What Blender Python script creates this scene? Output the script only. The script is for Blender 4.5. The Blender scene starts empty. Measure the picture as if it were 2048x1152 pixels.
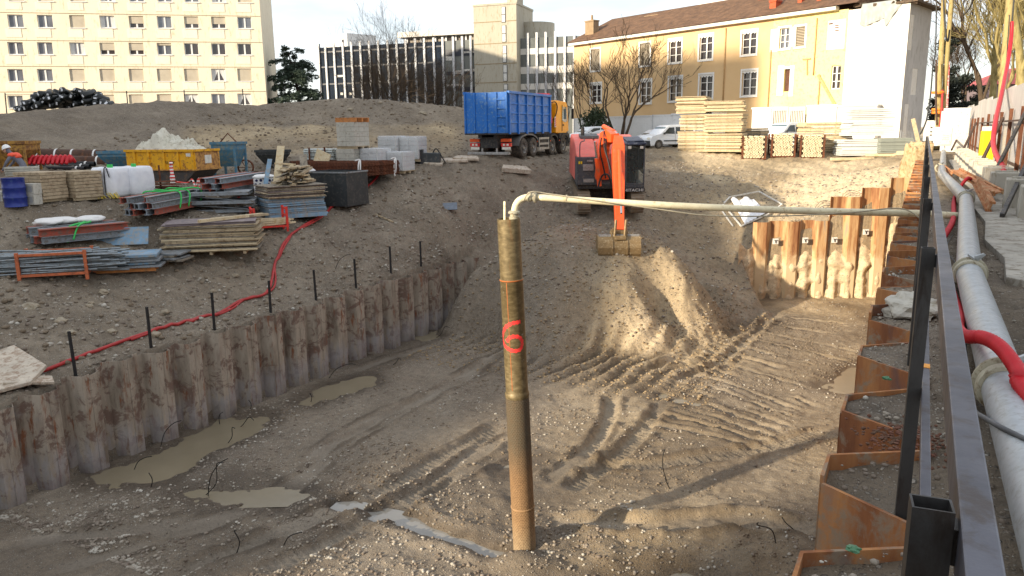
import bpy, bmesh, math, random
import numpy as np
from math import sin, cos, radians, pi, atan2, sqrt, tan
from mathutils import Matrix, Vector, noise as mnoise
SC = bpy.context.scene
COL = SC.collection
F = 1520.0                       # focal length in pixels of the 2048 px wide photograph
ROLL = 0.012
EYE = 1.6                        # eye height over the street
def unroll(px, py):
    a, b = (px-1024)/F, (py-576)/F
    return a*cos(ROLL)-b*sin(ROLL), a*sin(ROLL)+b*cos(ROLL)
_u, _v = unroll(1853, 250)
PITCH = math.atan(-_v)
YAW = math.atan(_u/(cos(PITCH)-_v*sin(PITCH)))
def ray(px, py):
    u, v = unroll(px, py)
    r, f, z = u, cos(PITCH)-v*sin(PITCH), -sin(PITCH)-v*cos(PITCH)
    return Vector((r*cos(YAW)-f*sin(YAW), r*sin(YAW)+f*cos(YAW), z))
def pt(px, py, t): return Vector((0, 0, EYE))+ray(px, py)*t
def pz(px, py, z): d = ray(px, py); return Vector((0, 0, EYE))+d*((z-EYE)/d.z)
def pX(px, py, x): d = ray(px, py); return Vector((0, 0, EYE))+d*(x/d.x)
def pY(px, py, y): d = ray(px, py); return Vector((0, 0, EYE))+d*(y/d.y)
cam = bpy.data.cameras.new("camera"); camo = bpy.data.objects.new("camera", cam); COL.objects.link(camo)
cam.sensor_width = 36.0; cam.lens = 36.0*F/2048; cam.clip_start = 0.05; cam.clip_end = 3000
_f = ray(1024, 576).normalized(); _r = (ray(1034, 576)-ray(1014, 576)).normalized(); _up = _r.cross(_f)
M = Matrix((( _r.x, _up.x, -_f.x, 0), (_r.y, _up.y, -_f.y, 0), (_r.z, _up.z, -_f.z, EYE), (0, 0, 0, 1)))
camo.matrix_world = M; SC.camera = camo
SUN_EL = radians(17.0)
SUN_DIR = Vector((-0.47, -0.885, 0)).normalized()*cos(SUN_EL)+Vector((0, 0, sin(SUN_EL)))   # towards the sun
world = bpy.data.worlds.new("World"); SC.world = world; world.use_nodes = True
nt = world.node_tree; nt.nodes.clear()
wo = nt.nodes.new("ShaderNodeOutputWorld"); bg = nt.nodes.new("ShaderNodeBackground")
sky = nt.nodes.new("ShaderNodeTexSky"); sky.sky_type = 'NISHITA'; sky.sun_disc = False
sky.sun_elevation = SUN_EL; sky.sun_rotation = atan2(SUN_DIR.x, SUN_DIR.y)
sky.air_density = 1.0; sky.dust_density = 0.6; sky.ozone_density = 1.0
tc = nt.nodes.new("ShaderNodeTexCoord"); mp = nt.nodes.new("ShaderNodeMapping"); mp.inputs['Scale'].default_value = (1.0, 1.0, 5.0)
nz = nt.nodes.new("ShaderNodeTexNoise"); nz.inputs['Scale'].default_value = 2.2; nz.inputs['Detail'].default_value = 6; nz.inputs['Roughness'].default_value = 0.55
cr = nt.nodes.new("ShaderNodeValToRGB"); cr.color_ramp.elements[0].position = 0.34; cr.color_ramp.elements[1].position = 0.68
cr.color_ramp.elements[0].color = (0.36, 0.36, 0.36, 1); cr.color_ramp.elements[1].color = (0.97, 0.97, 0.97, 1)
mx = nt.nodes.new("ShaderNodeMix"); mx.data_type = 'RGBA'
SKY_STRENGTH = 0.10
CLOUD = (8.4, 8.65, 9.05, 1)
mx.inputs['B'].default_value = CLOUD
nt.links.new(tc.outputs['Generated'], mp.inputs['Vector']); nt.links.new(mp.outputs['Vector'], nz.inputs['Vector'])
nt.links.new(nz.outputs['Fac'], cr.inputs['Fac']); nt.links.new(cr.outputs['Color'], mx.inputs['Factor'])
nt.links.new(sky.outputs['Color'], mx.inputs['A']); nt.links.new(mx.outputs['Result'], bg.inputs['Color'])
bg.inputs['Strength'].default_value = SKY_STRENGTH; nt.links.new(bg.outputs['Background'], wo.inputs['Surface'])
sl = bpy.data.lights.new("sun", 'SUN'); sl.energy = 4.9; sl.angle = radians(1.1); sl.color = (1.0, 0.85, 0.64)
so = bpy.data.objects.new("sun", sl); COL.objects.link(so); so.rotation_euler = SUN_DIR.to_track_quat('Z', 'Y').to_euler(); so.location = (-30, -60, 60)
SC.view_settings.view_transform = 'Standard'; SC.view_settings.look = 'None'; SC.view_settings.gamma = 1.0
SC.view_settings.use_curve_mapping = False; SC.view_settings.exposure = 0.75
SC.cycles.max_bounces = 6; SC.cycles.diffuse_bounces = 3; SC.cycles.glossy_bounces = 3; SC.cycles.transmission_bounces = 4
SC.cycles.use_denoising = True; SC.cycles.caustics_reflective = False; SC.cycles.caustics_refractive = False
def rgb(h): # sRGB 0..255 triple -> linear
    return tuple(((c/255)/12.92 if c/255 <= 0.04045 else ((c/255+0.055)/1.055)**2.4) for c in h)
MATS = {}
class N:                                  # tiny node helper
    def __init__(s, name):
        s.m = bpy.data.materials.new(name); s.m.use_nodes = True; s.t = s.m.node_tree
        s.b = s.t.nodes["Principled BSDF"]; s.tc = None
    def n(s, typ, **kw):
        x = s.t.nodes.new(typ)
        for k, v in kw.items():
            if k in ('data_type', 'operation', 'blend_type', 'feature', 'wave_type', 'bands_direction', 'distance', 'noise_dimensions', 'vector_type', 'wave_profile'): setattr(x, k, v)
            else: x.inputs[k].default_value = v
        return x
    def l(s, a, b): s.t.links.new(a, b)
    def co(s, scale=(1, 1, 1), which='Object'):
        if s.tc is None: s.tc = s.n("ShaderNodeTexCoord")
        m = s.n("ShaderNodeMapping"); m.inputs['Scale'].default_value = scale
        s.l(s.tc.outputs[which], m.inputs['Vector']); return m.outputs['Vector']
    def noise(s, scale, detail=5, rough=0.6, vec=None, dist=0.0):
        x = s.n("ShaderNodeTexNoise", Scale=scale, Detail=detail, Roughness=rough, Distortion=dist)
        s.l(vec if vec is not None else s.co(), x.inputs['Vector']); return x.outputs['Fac']
    def ramp(s, fac, stops):
        r = s.n("ShaderNodeValToRGB"); cr = r.color_ramp
        while len(cr.elements) < len(stops): cr.elements.new(0.5)
        for e, (p, c) in zip(cr.elements, stops):
            e.position = p; e.color = (c, c, c, 1) if isinstance(c, (int, float)) else (*c[:3], 1)
        s.l(fac, r.inputs['Fac']); return r.outputs['Color']
    def mix(s, fac, a, b, blend='MIX'):
        m = s.n("ShaderNodeMix", data_type='RGBA', blend_type=blend)
        for k, v in (('Factor', fac), ('A', a), ('B', b)):
            if isinstance(v, (int, float)): m.inputs[k].default_value = v if k == 'Factor' else (v, v, v, 1)
            elif isinstance(v, tuple): m.inputs[k].default_value = (*v[:3], 1)
            else: s.l(v, m.inputs[k])
        return m.outputs['Result']
    def math(s, op, a, b=0.0):
        m = s.n("ShaderNodeMath", operation=op)
        for i, v in enumerate((a, b)):
            if isinstance(v, (int, float)): m.inputs[i].default_value = v
            else: s.l(v, m.inputs[i])
        return m.outputs[0]
    def bump(s, h, strength=0.3, dist=0.02):
        b = s.n("ShaderNodeBump", Strength=strength, Distance=dist); s.l(h, b.inputs['Height']); s.l(b.outputs['Normal'], s.b.inputs['Normal'])
    def out(s, col=None, rough=None, metal=None, spec=None):
        for k, v in (('Base Color', col), ('Roughness', rough), ('Metallic', metal), ('Specular IOR Level', spec)):
            if v is None: continue
            if isinstance(v, (int, float)): s.b.inputs[k].default_value = v
            elif isinstance(v, tuple): s.b.inputs[k].default_value = (*v[:3], 1)
            else: s.l(v, s.b.inputs[k])
        return s.m
def plain(name, c, rough=0.6, metal=0.0, vary=0.25, scale=6.0, dirt=None, dirtamt=0.35, bump=0.0, streak=False, spec=0.5):
    """a painted / worn surface: base colour with blotchy variation, dirt or rust patches and a fine bump"""
    if name in MATS: return MATS[name]
    s = N(name); c = rgb(c)
    vec = s.co((1, 1, 0.25) if streak else (1, 1, 1))
    n1 = s.noise(scale, 6, 0.65, vec)
    dk = tuple(x*(1-vary) for x in c); lt = tuple(min(1, x*(1+vary*0.6)) for x in c)
    col = s.ramp(n1, [(0.3, dk), (0.7, lt)])
    if dirt:
        n2 = s.noise(scale*1.7+3, 8, 0.7, vec, 0.4)
        f = s.ramp(n2, [(0.62-dirtamt*0.35, 0.0), (0.74-dirtamt*0.3, 1.0)])
        col = s.mix(f, col, rgb(dirt))
    rg = s.ramp(n1, [(0.2, min(1, rough+0.12)), (0.8, max(0.02, rough-0.1))])
    if bump: s.bump(s.noise(scale*6, 5, 0.7), bump, 0.02)
    MATS[name] = s.out(col, rg, metal, spec); return MATS[name]
class MB:
    def __init__(s): s.v = []; s.f = []; s.mi = []; s.M = Matrix(); s.cur = 0
    def add(s, vs, fs):
        o = len(s.v); Mx = s.M
        s.v += [tuple(Mx @ Vector(p)) for p in vs]
        s.f += [tuple(o+i for i in f) for f in fs]; s.mi += [s.cur]*len(fs); return s
    def box(s, x0, x1, y0, y1, z0, z1):
        vs = [(x, y, z) for z in (z0, z1) for x, y in ((x0, y0), (x1, y0), (x1, y1), (x0, y1))]
        return s.add(vs, [(3, 2, 1, 0), (4, 5, 6, 7), (0, 1, 5, 4), (1, 2, 6, 5), (2, 3, 7, 6), (3, 0, 4, 7)])
    def cbox(s, c, d, rot=None):
        """box of size d centred at c, rotated by Matrix/Euler rz"""
        R = Matrix.Translation(Vector(c))
        if rot is not None: R = R @ (Matrix.Rotation(rot, 4, 'Z') if isinstance(rot, (int, float)) else rot.to_4x4())
        old = s.M; s.M = old @ R; s.box(-d[0]/2, d[0]/2, -d[1]/2, d[1]/2, -d[2]/2, d[2]/2); s.M = old; return s
    def bar(s, a, b, w, h=None, up=(0, 0, 1)):
        """rectangular bar from a to b"""
        a = Vector(a); b = Vector(b); d = (b-a); L = d.length; d.normalize(); u = Vector(up)
        if abs(d.dot(u)) > 0.98: u = Vector((0, 1, 0))
        x = d.cross(u).normalized(); y = x.cross(d)
        R = Matrix(((x.x, d.x, y.x, a.x), (x.y, d.y, y.y, a.y), (x.z, d.z, y.z, a.z), (0, 0, 0, 1)))
        old = s.M; s.M = old @ R; h = h or w; s.box(-w/2, w/2, 0, L, -h/2, h/2); s.M = old; return s
    def tube(s, pts, r, n=10, caps=True):
        pts = [Vector(p) for p in pts]; m = len(pts); rs = r if isinstance(r, (list, tuple)) else [r]*m
        T = [(pts[min(i+1, m-1)]-pts[max(i-1, 0)]).normalized() for i in range(m)]
        u = Vector((0, 0, 1)) if abs(T[0].z) < 0.9 else Vector((1, 0, 0))
        u = (u-T[0]*u.dot(T[0])).normalized(); vs = []
        for i in range(m):
            u = u-T[i]*u.dot(T[i])
            u = u.normalized() if u.length > 1e-6 else T[i].orthogonal().normalized()
            w = T[i].cross(u)
            vs += [tuple(pts[i]+(u*cos(2*pi*k/n)+w*sin(2*pi*k/n))*rs[i]) for k in range(n)]
        fs = [(i*n+k, i*n+(k+1) % n, (i+1)*n+(k+1) % n, (i+1)*n+k) for i in range(m-1) for k in range(n)]
        if caps: fs += [tuple(range(n))[::-1], tuple((m-1)*n+k for k in range(n))]
        return s.add(vs, fs)
    def lathe(s, prof, n=24, axis='Z', c=(0, 0, 0), a0=0, a1=2*pi):
        full = abs(a1-a0-2*pi) < 1e-6; k = n if full else n+1; vs = []
        for (r, z) in prof:
            for i in range(k):
                a = a0+(a1-a0)*i/n; p = (r*cos(a), r*sin(a), z)
                if axis == 'X': p = (p[2], p[0], p[1])
                if axis == 'Y': p = (p[0], p[2], p[1])
                vs.append((p[0]+c[0], p[1]+c[1], p[2]+c[2]))
        fs = []
        for j in range(len(prof)-1):
            for i in range(n if full else n):
                i2 = (i+1) % k
                fs.append((j*k+i, j*k+i2, (j+1)*k+i2, (j+1)*k+i))
        return s.add(vs, fs)
    def prism(s, poly, h0, h1, axis='Z'):
        """poly: 2-D outline extruded from h0 to h1 along axis (X: poly=(y,z), Y: poly=(x,z), Z: poly=(x,y))"""
        n = len(poly)
        def P(p, h): return {'Z': (p[0], p[1], h), 'X': (h, p[0], p[1]), 'Y': (p[0], h, p[1])}[axis]
        vs = [P(p, h0) for p in poly]+[P(p, h1) for p in poly]
        return s.add(vs, [tuple(range(n))[::-1], tuple(range(n, 2*n))]+[(i, (i+1) % n, n+(i+1) % n, n+i) for i in range(n)])
    def blob(s, c, r, sub=2, amp=0.25, seed=0, freq=1.3):
        bm = bmesh.new(); bmesh.ops.create_icosphere(bm, subdivisions=sub, radius=1.0)
        r = r if isinstance(r, (tuple, list)) else (r, r, r); vs = []
        for v in bm.verts:
            k = 1+amp*mnoise.noise(v.co*freq+Vector((seed*7.3, seed*3.1, 0)))*2
            vs.append((c[0]+v.co.x*r[0]*k, c[1]+v.co.y*r[1]*k, c[2]+v.co.z*r[2]*k))
        fs = [tuple(v.index for v in f.verts) for f in bm.faces]; bm.free(); return s.add(vs, fs)
    def build(s, name, mats, parent=None, smooth=False, bevel=0.0, recalc=True, autosmooth=None):
        me = bpy.data.meshes.new(name); me.from_pydata(s.v, [], s.f)
        mats = mats if isinstance(mats, (list, tuple)) else [mats]
        for m in mats: me.materials.append(m)
        if any(s.mi): me.polygons.foreach_set('material_index', s.mi)
        if recalc:
            bm = bmesh.new(); bm.from_mesh(me); bmesh.ops.recalc_face_normals(bm, faces=bm.faces); bm.to_mesh(me); bm.free()
        if smooth: me.polygons.foreach_set('use_smooth', [True]*len(me.polygons))
        o = bpy.data.objects.new(name, me); COL.objects.link(o)
        if parent is not None: o.parent = parent
        if autosmooth:
            try: me.set_sharp_from_angle(angle=radians(autosmooth))
            except Exception: pass
        if bevel:
            b = o.modifiers.new("bevel", 'BEVEL'); b.width = bevel; b.segments = 2; b.limit_method = 'ANGLE'; b.angle_limit = radians(40)
        return o
def tag(o, label=None, cat=None, group=None, kind=None):
    if label: o['label'] = label
    if cat: o['category'] = cat; o['kind'] = kind or 'thing'
    if group: o['group'] = group
    if kind: o['kind'] = kind
    return o
def thing(name, label, cat, loc=(0, 0, 0), rz=0.0, group=None, rot=None):
    o = bpy.data.objects.new(name, None); COL.objects.link(o); o.empty_display_size = 0.2
    o.location = loc; o.rotation_euler = rot if rot is not None else (0, 0, rz)
    return tag(o, label, cat, group)
def kids(o): return [c for c in bpy.data.objects if c.parent == o]
CH = {}
def dup(root, loc, rz, label=None, group=None, chs=None):
    r = root.copy(); COL.objects.link(r); r.location = loc
    if isinstance(rz, (int, float)): r.rotation_euler = (0, 0, rz)
    else: r.rotation_euler = rz
    if label: r['label'] = label
    if group: r['group'] = group
    for c in list(root.children):
        d = c.copy(); COL.objects.link(d); d.parent = r
        for g in list(c.children):
            e = g.copy(); COL.objects.link(e); e.parent = d
    return r
def text(body, size, mat, parent, loc, rot, name='lettering', depth=0.004, align='CENTER', sx=1.0):
    cu = bpy.data.curves.new(name, 'FONT'); cu.body = body; cu.size = size; cu.extrude = depth; cu.align_x = align; cu.align_y = 'CENTER'
    cu.materials.append(mat); c = bpy.data.objects.new(name, cu); COL.objects.link(c); bpy.context.view_layer.update(); me = bpy.data.meshes.new_from_object(c.evaluated_get(bpy.context.evaluated_depsgraph_get())); bpy.data.objects.remove(c)
    o = bpy.data.objects.new(name, me); COL.objects.link(o); o.parent = parent; o.location = loc; o.rotation_euler = rot; o.scale = (sx, 1, 1)
    return o
RND = random.Random(7)
def U(a, b): return RND.uniform(a, b)
def rotz(d): return atan2(d[1], d[0])
HEAD_R = Vector((cos(YAW), sin(YAW), 0)); HEAD_F = Vector((-sin(YAW), cos(YAW), 0))   # right / away as seen by the camera, level
ZF = -6.4                        # floor of the pit
WX = -17.3                       # line of the sheet piles on the far side of the pit
def hsh(ix, iy, seed):
    h = (ix*374761393+iy*668265263+seed*974711) & 0x7fffffff
    h = ((h ^ (h >> 13))*1274126177) & 0x7fffffff
    return ((h ^ (h >> 16)) & 0xffff)/32767.5-1.0
def vnoise(x, y, seed=0):
    xi = np.floor(x).astype(np.int64); yi = np.floor(y).astype(np.int64); fx = x-xi; fy = y-yi
    fx = fx*fx*fx*(fx*(fx*6-15)+10); fy = fy*fy*fy*(fy*(fy*6-15)+10)
    a = hsh(xi, yi, seed); b = hsh(xi+1, yi, seed); c = hsh(xi, yi+1, seed); d = hsh(xi+1, yi+1, seed)
    return (a*(1-fx)+b*fx)*(1-fy)+(c*(1-fx)+d*fx)*fy
def fbm(x, y, sc, oct=4, seed=0, gain=0.5):
    s = 0; a = 1.0
    for i in range(oct):
        s = s+a*vnoise(x*sc+i*17.3, y*sc-i*9.1, seed+i); sc *= 2.03; a *= gain
    return s
def ridged(x, y, sc, oct=3, seed=0):
    s = 0; a = 1.0
    for i in range(oct): s = s+a*(1-2*np.abs(vnoise(x*sc+i*3.7, y*sc+i*1.9, seed+i))); sc *= 2.1; a *= 0.5
    return s-0.5
def sstep(a, b, x):
    t = np.clip((x-a)/(b-a), 0, 1); return t*t*(3-2*t)
class TPS:
    def __init__(s, P, lam=0.02):
        P = np.array([tuple(p) for p in P], float); s.X = P[:, :2]; n = len(P)
        K = s.k(s.X[:, None], s.X[None]); A = np.zeros((n+3, n+3)); A[:n, :n] = K+lam*np.eye(n)*30
        A[:n, n] = 1; A[:n, n+1:] = s.X; A[n, :n] = 1; A[n+1:, :n] = s.X.T
        s.w = np.linalg.solve(A, np.r_[P[:, 2], 0, 0, 0])
    def k(s, a, b):
        d = ((a-b)**2).sum(-1); return np.where(d > 0, 0.5*d*np.log(np.maximum(d, 1e-12)), 0)
    def __call__(s, x, y):
        sh = x.shape; x = x.ravel(); y = y.ravel(); out = s.w[-3]+s.w[-2]*x+s.w[-1]*y
        for (cx, cy), w in zip(s.X, s.w[:-3]):
            d = (x-cx)**2+(y-cy)**2; out = out+w*0.5*d*np.log(np.maximum(d, 1e-12))
        return out.reshape(sh)
def P3(*a): return [pt(*q) for q in a]
left_pts = [(WX, y, z) for y, z in ((4, -4.4), (8, -4.25), (12, -4.0), (16, -3.95), (20, -3.93), (24, -3.93), (27.5, -3.95), (29.5, -4.0))]
left_pts += [(-18.3, y, z+0.12) for y, z in ((5, -4.3), (10, -4.1), (15, -3.9), (20, -3.7), (24, -3.3))]
left_pts += P3((600, 443, 30), (670, 412, 32), (550, 520, 27), (600, 462, 29), (690, 402, 33), (765, 346, 36), (540, 465, 28), (500, 400, 32.2),
               (440, 366, 33.2), (500, 345, 36), (560, 345, 37), (650, 335, 37), (705, 332, 37), (780, 338, 37), (840, 328, 38.5), (880, 319, 39.5), (945, 315, 39.5), (1044, 315, 41), (1137, 308, 47), (1080, 309, 46),
               (30, 640, 20), (250, 620, 21.6), (150, 600, 21.8))
up_pts = P3((-150, 418, 24.2), (-60, 415, 24.9), (32, 414, 25.1), (62, 414, 25.4), (90, 402, 26.4), (165, 397, 27.2), (226, 388, 27.9), (273, 384, 28.6), (320, 377, 30), (352, 366, 33.4), (400, 372, 31.5), (60, 352, 31), (150, 345, 32.5), (250, 345, 34.2))
lo_pts = P3((-150, 480, 23.4), (-60, 475, 24.0), (60, 472, 24.5), (160, 458, 25.3), (250, 445, 26.3), (330, 425, 28.2), (400, 405, 30.2), (80, 497, 23.9), (240, 476, 25.5), (120, 558, 22.8), (262, 541, 24.0), (325, 529, 24.9), (300, 488, 25.8), (430, 522, 26), (10, 560, 22), (430, 392, 31.6))
left_pts += P3((0, 233, 46), (100, 219, 47), (230, 213, 48), (330, 210, 50), (450, 209, 52), (560, 206, 53), (640, 200, 53), (700, 196, 54), (760, 199, 54), (800, 203, 54), (870, 210, 55), (925, 214, 55),
               (0, 305, 38), (120, 300, 39), (240, 300, 40.5), (60, 262, 42), (180, 255, 43.5), (300, 262, 44), (500, 240, 49), (620, 232, 50.5), (880, 238, 53),
               (420, 246, 46), (380, 285, 43), (480, 300, 42), (560, 253, 47), (640, 246, 49), (760, 241, 50), (860, 243, 51), (920, 262, 51), (600, 310, 40), (760, 306, 42), (880, 300, 46), (680, 275, 45.5), (840, 275, 48.5))
for q in ((0, 233, 46), (100, 219, 47), (230, 213, 48), (330, 210, 50), (450, 209, 52), (560, 206, 53), (700, 196, 54), (800, 203, 54), (925, 214, 55)):
    p = pt(*q)+HEAD_F*6.0; left_pts.append((p.x, p.y, 0.4)); p = pt(*q)+HEAD_F*14.0; left_pts.append((p.x, p.y, 0.0))
left_pts += [(-60, 10, 0.3), (-60, 30, 2.0), (-45, 0, -1.5), (-28, 2, -3.2), (-60, -20, 0), (-25, -15, -3.6), (-90, 20, 0), (-100, 60, 0), (-10, 95, 0), (-50, 100, 0), (10, 90, 0), (10, 60, 0.0), (-22, 62, -0.1), (-14, 55, -0.05)]
bank_pts = P3((850, 324, 38.5), (930, 323, 38.5), (1010, 322, 39.5), (1130, 316, 43), (1290, 306, 47), (1360, 303, 49), (1420, 301, 50), (1500, 300, 50), (1600, 302, 49), (1700, 304, 48), (1800, 306, 46),
              (1330, 300, 56), (1600, 292, 58), (1150, 300, 54))
bank_pts += P3((1380, 350, 43), (1450, 400, 39.5), (1500, 440, 37.5), (1440, 480, 37), (1600, 350, 43), (1700, 345, 42.5), (1560, 400, 39.5), (1640, 400, 38.2), (1600, 438, 36.7), (1700, 388, 37.3), (1760, 366, 37), (1800, 345, 37.5), (1520, 340, 44.5), (1440, 330, 46))
ramp_pts = P3((1215, 440, 34.7), (1155, 440, 34.7), (1290, 440, 34.7), (1220, 462, 32.6), (1290, 470, 32.4), (1215, 428, 36.2), (1155, 430, 36.2), (1292, 430, 36.2), (1215, 370, 39.5), (1130, 370, 39.5), (1310, 370, 40), (1180, 482, 31.5), (1100, 452, 32.5), (1000, 482, 31), (950, 508, 30.9), (900, 432, 33.5), (850, 402, 34.5), (960, 400, 36.5), (1060, 400, 37), (820, 372, 35.5), (790, 420, 33),
              (1350, 402, 38.5), (1400, 452, 37.2), (1420, 522, 35.8), (1350, 335, 45), (1250, 330, 44.5), (1080, 345, 42))
low_pts = P3((1280, 534, 29.7), (1240, 566, 28.9), (1300, 562, 28.9), (1350, 540, 30.0), (1215, 600, 28.3), (1340, 494, 30.8), (1235, 550, 29.3), (1200, 545, 29.6), (1300, 600, 28.5), (1300, 655, 28.9), (1200, 645, 28.2), (1120, 640, 27.8), (1050, 640, 27.8), (1400, 560, 31.5), (1440, 565, 33.2), (1370, 560, 29.8), (1480, 596, 35.0),
             (1390, 610, 29.9), (1060, 540, 30), (1000, 540, 30.5), (1000, 600, 30.0), (990, 650, 29.6), (930, 604, 30.3), (962, 560, 30.8), (955, 530, 31), (1130, 560, 28.9))
low_pts += [tuple(pz(x, y, ZF-0.45)) for x, y in ((840, 655), (900, 650), (960, 665), (800, 670))]+[tuple(pz(x, y, ZF-1.1)) for x, y in ((880, 700), (960, 730), (1000, 780))]
low_pts += [tuple(pz(x, y, ZF-0.16)) for x, y in ((985, 690), (1060, 770), (1130, 765), (1220, 728), (1310, 680), (1400, 640), (1480, 606))]
low_pts += [(WX, y, -6.9) for y in (10, 15, 20, 23)]+[(WX, 26.2, -5.4), (WX, 28.0, -4.6)]+[(-12, 14, -7.5), (-6, 20, -7.5), (-3, 26, -7.4), (-1, 33, -7.2), (-1.5, 38, -6.4), (-4, 35.5, -6.5), (-6, 30, -6.6), (-14, 18, -7.3), (-9, 19, -7.4)]
EDGE = [p for p in bank_pts if True]
_com = left_pts+bank_pts+P3((850, 402, 34.5), (790, 420, 33), (820, 372, 35.5), (900, 432, 33.5), (960, 400, 36.5), (1215, 370, 38.5), (1130, 370, 39.5), (1310, 370, 40))
tUp = TPS(_com+up_pts); tLo = TPS(_com+lo_pts)
tP = TPS(ramp_pts+low_pts+bank_pts+[(WX, 29.8, -4.05), (WX, 31, -3.4), (WX, 33, -2.3)])
RUTS = [  # points, width, depth, tread period
    ([(60, 1150), (320, 1075), (560, 985), (700, 880), (840, 800), (1000, 712)], 0.55, 0.05, 0.0),
    ([(330, 1152), (560, 1060), (760, 985), (900, 905), (1010, 850)], 0.5, 0.06, 0.16),
    ([(500, 1152), (690, 1065), (860, 975), (1000, 870)], 0.5, 0.07, 0.16),
    ([(600, 935), (760, 830), (1000, 735)], 0.4, 0.04, 0.0),
    ([(1085, 965), (1175, 900), (1215, 840), (1222, 790)], 0.45, 0.09, 0.17),
    ([(1130, 985), (1240, 905), (1300, 840), (1335, 790)], 0.45, 0.08, 0.17),
    ([(1300, 745), (1400, 690), (1500, 660), (1560, 630)], 0.5, 0.07, 0.0),
    ([(1360, 760), (1450, 715), (1540, 640)], 0.45, 0.07, 0.0),
    ([(1090, 925), (1300, 925), (1500, 900), (1670, 860)], 0.6, 0.05, 0.15),
    ([(1070, 1045), (1300, 1062), (1480, 1050), (1640, 1060)], 0.7, 0.09, 0.0),
    ([(840, 1000), (960, 930), (1010, 905)], 0.35, 0.07, 0.0),
    ([(0, 1085), (250, 1060), (420, 1040)], 0.6, 0.04, 0.0),
    ([(700, 745), (860, 690), (1000, 650)], 0.5, 0.04, 0.0),
]
FAN = [[(1441, 628), (1600, 640), (1735, 656)], [(1395, 668), (1540, 698), (1715, 742)], [(1350, 722), (1470, 752), (1640, 812)], [(1300, 768), (1420, 802), (1580, 862)], [(1262, 842), (1400, 868), (1560, 905)]]
for k in range(15):                                                    # the crawler's sweeping rake marks
    f = k/14*4; i = min(3, int(f)); f -= i; RUTS.append(([tuple((1-f)*a[j]+f*b[j]+((k*37) % 11-5)*(1.6 if j == 0 else .5) for j in (0, 1)) for a, b in zip(FAN[i], FAN[i+1])], 0.16+0.05*(k % 3), 0.035+0.012*(k % 2), 0.0))
PUD = [[(195, 948), (340, 893), (410, 865), (440, 832), (535, 828), (500, 868), (420, 900), (372, 945), (330, 968), (250, 962)],
       [(350, 985), (420, 968), (560, 978), (620, 985), (560, 1000), (440, 1000)],
       [(600, 805), (650, 775), (735, 752), (745, 765), (680, 788), (620, 808)],
       [(830, 672), (880, 655), (912, 657), (880, 668), (850, 678)],
       [(1650, 765), (1690, 735), (1722, 728), (1722, 775), (1680, 778)],
       [(1215, 1152), (1290, 1143), (1390, 1146), (1420, 1160), (1200, 1165)],
       [(1285, 782), (1330, 788), (1400, 803), (1395, 808), (1320, 796)],
       [(985, 925), (1020, 915), (1085, 918), (1050, 930), (1000, 940)]]
CHAN = [(668, 1003), (700, 1009), (745, 1022), (800, 1034), (870, 1062), (930, 1082), (985, 1104), (1022, 1112)]
def seg_d(x, y, a, b):
    ax, ay = a; bx, by = b; L = math.hypot(bx-ax, by-ay); ux, uy = (bx-ax)/L, (by-ay)/L
    s = np.clip((x-ax)*ux+(y-ay)*uy, 0, L); dx = x-(ax+ux*s); dy = y-(ay+uy*s)
    return np.hypot(dx, dy), s, L, (x-ax)*(-uy)+(y-ay)*ux
def poly_sd(x, y, poly):
    d = np.full(x.shape, 1e9); ins = np.zeros(x.shape, bool); n = len(poly)
    for i in range(n):
        a, b = poly[i], poly[(i+1) % n]; d = np.minimum(d, seg_d(x, y, a, b)[0])
        c = ((a[1] > y) != (b[1] > y)); xx = (b[0]-a[0])*(y-a[1])/((b[1]-a[1]) or 1e-9)+a[0]; ins ^= c & (x < xx)
    return np.where(ins, -d, d)
def smooth_poly(pts, n=6):
    pts = [np.array(p[:2]) for p in pts]; out = []
    for i in range(len(pts)-1):
        p0, p1, p2, p3 = pts[max(i-1, 0)], pts[i], pts[i+1], pts[min(i+2, len(pts)-1)]
        for k in range(n):
            t = k/n; out.append(tuple(0.5*((2*p1)+(-p0+p2)*t+(2*p0-5*p1+4*p2-p3)*t*t+(-p0+3*p1-3*p2+p3)*t**3)))
    out.append(tuple(pts[-1])); return out
def floor_xy(pts): return [tuple(pz(x, y, ZF)[:2]) for x, y in pts]
PUDW = [floor_xy(p) for p in PUD]; CHW = smooth_poly(floor_xy(CHAN), 4)
rid_a = pz(1060, 765, ZF); rid_b = pz(1215, 690, ZF); rid_d = (rid_b-rid_a).to_2d().normalized(); rid_c = pz(1150, 705, ZF)
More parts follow.
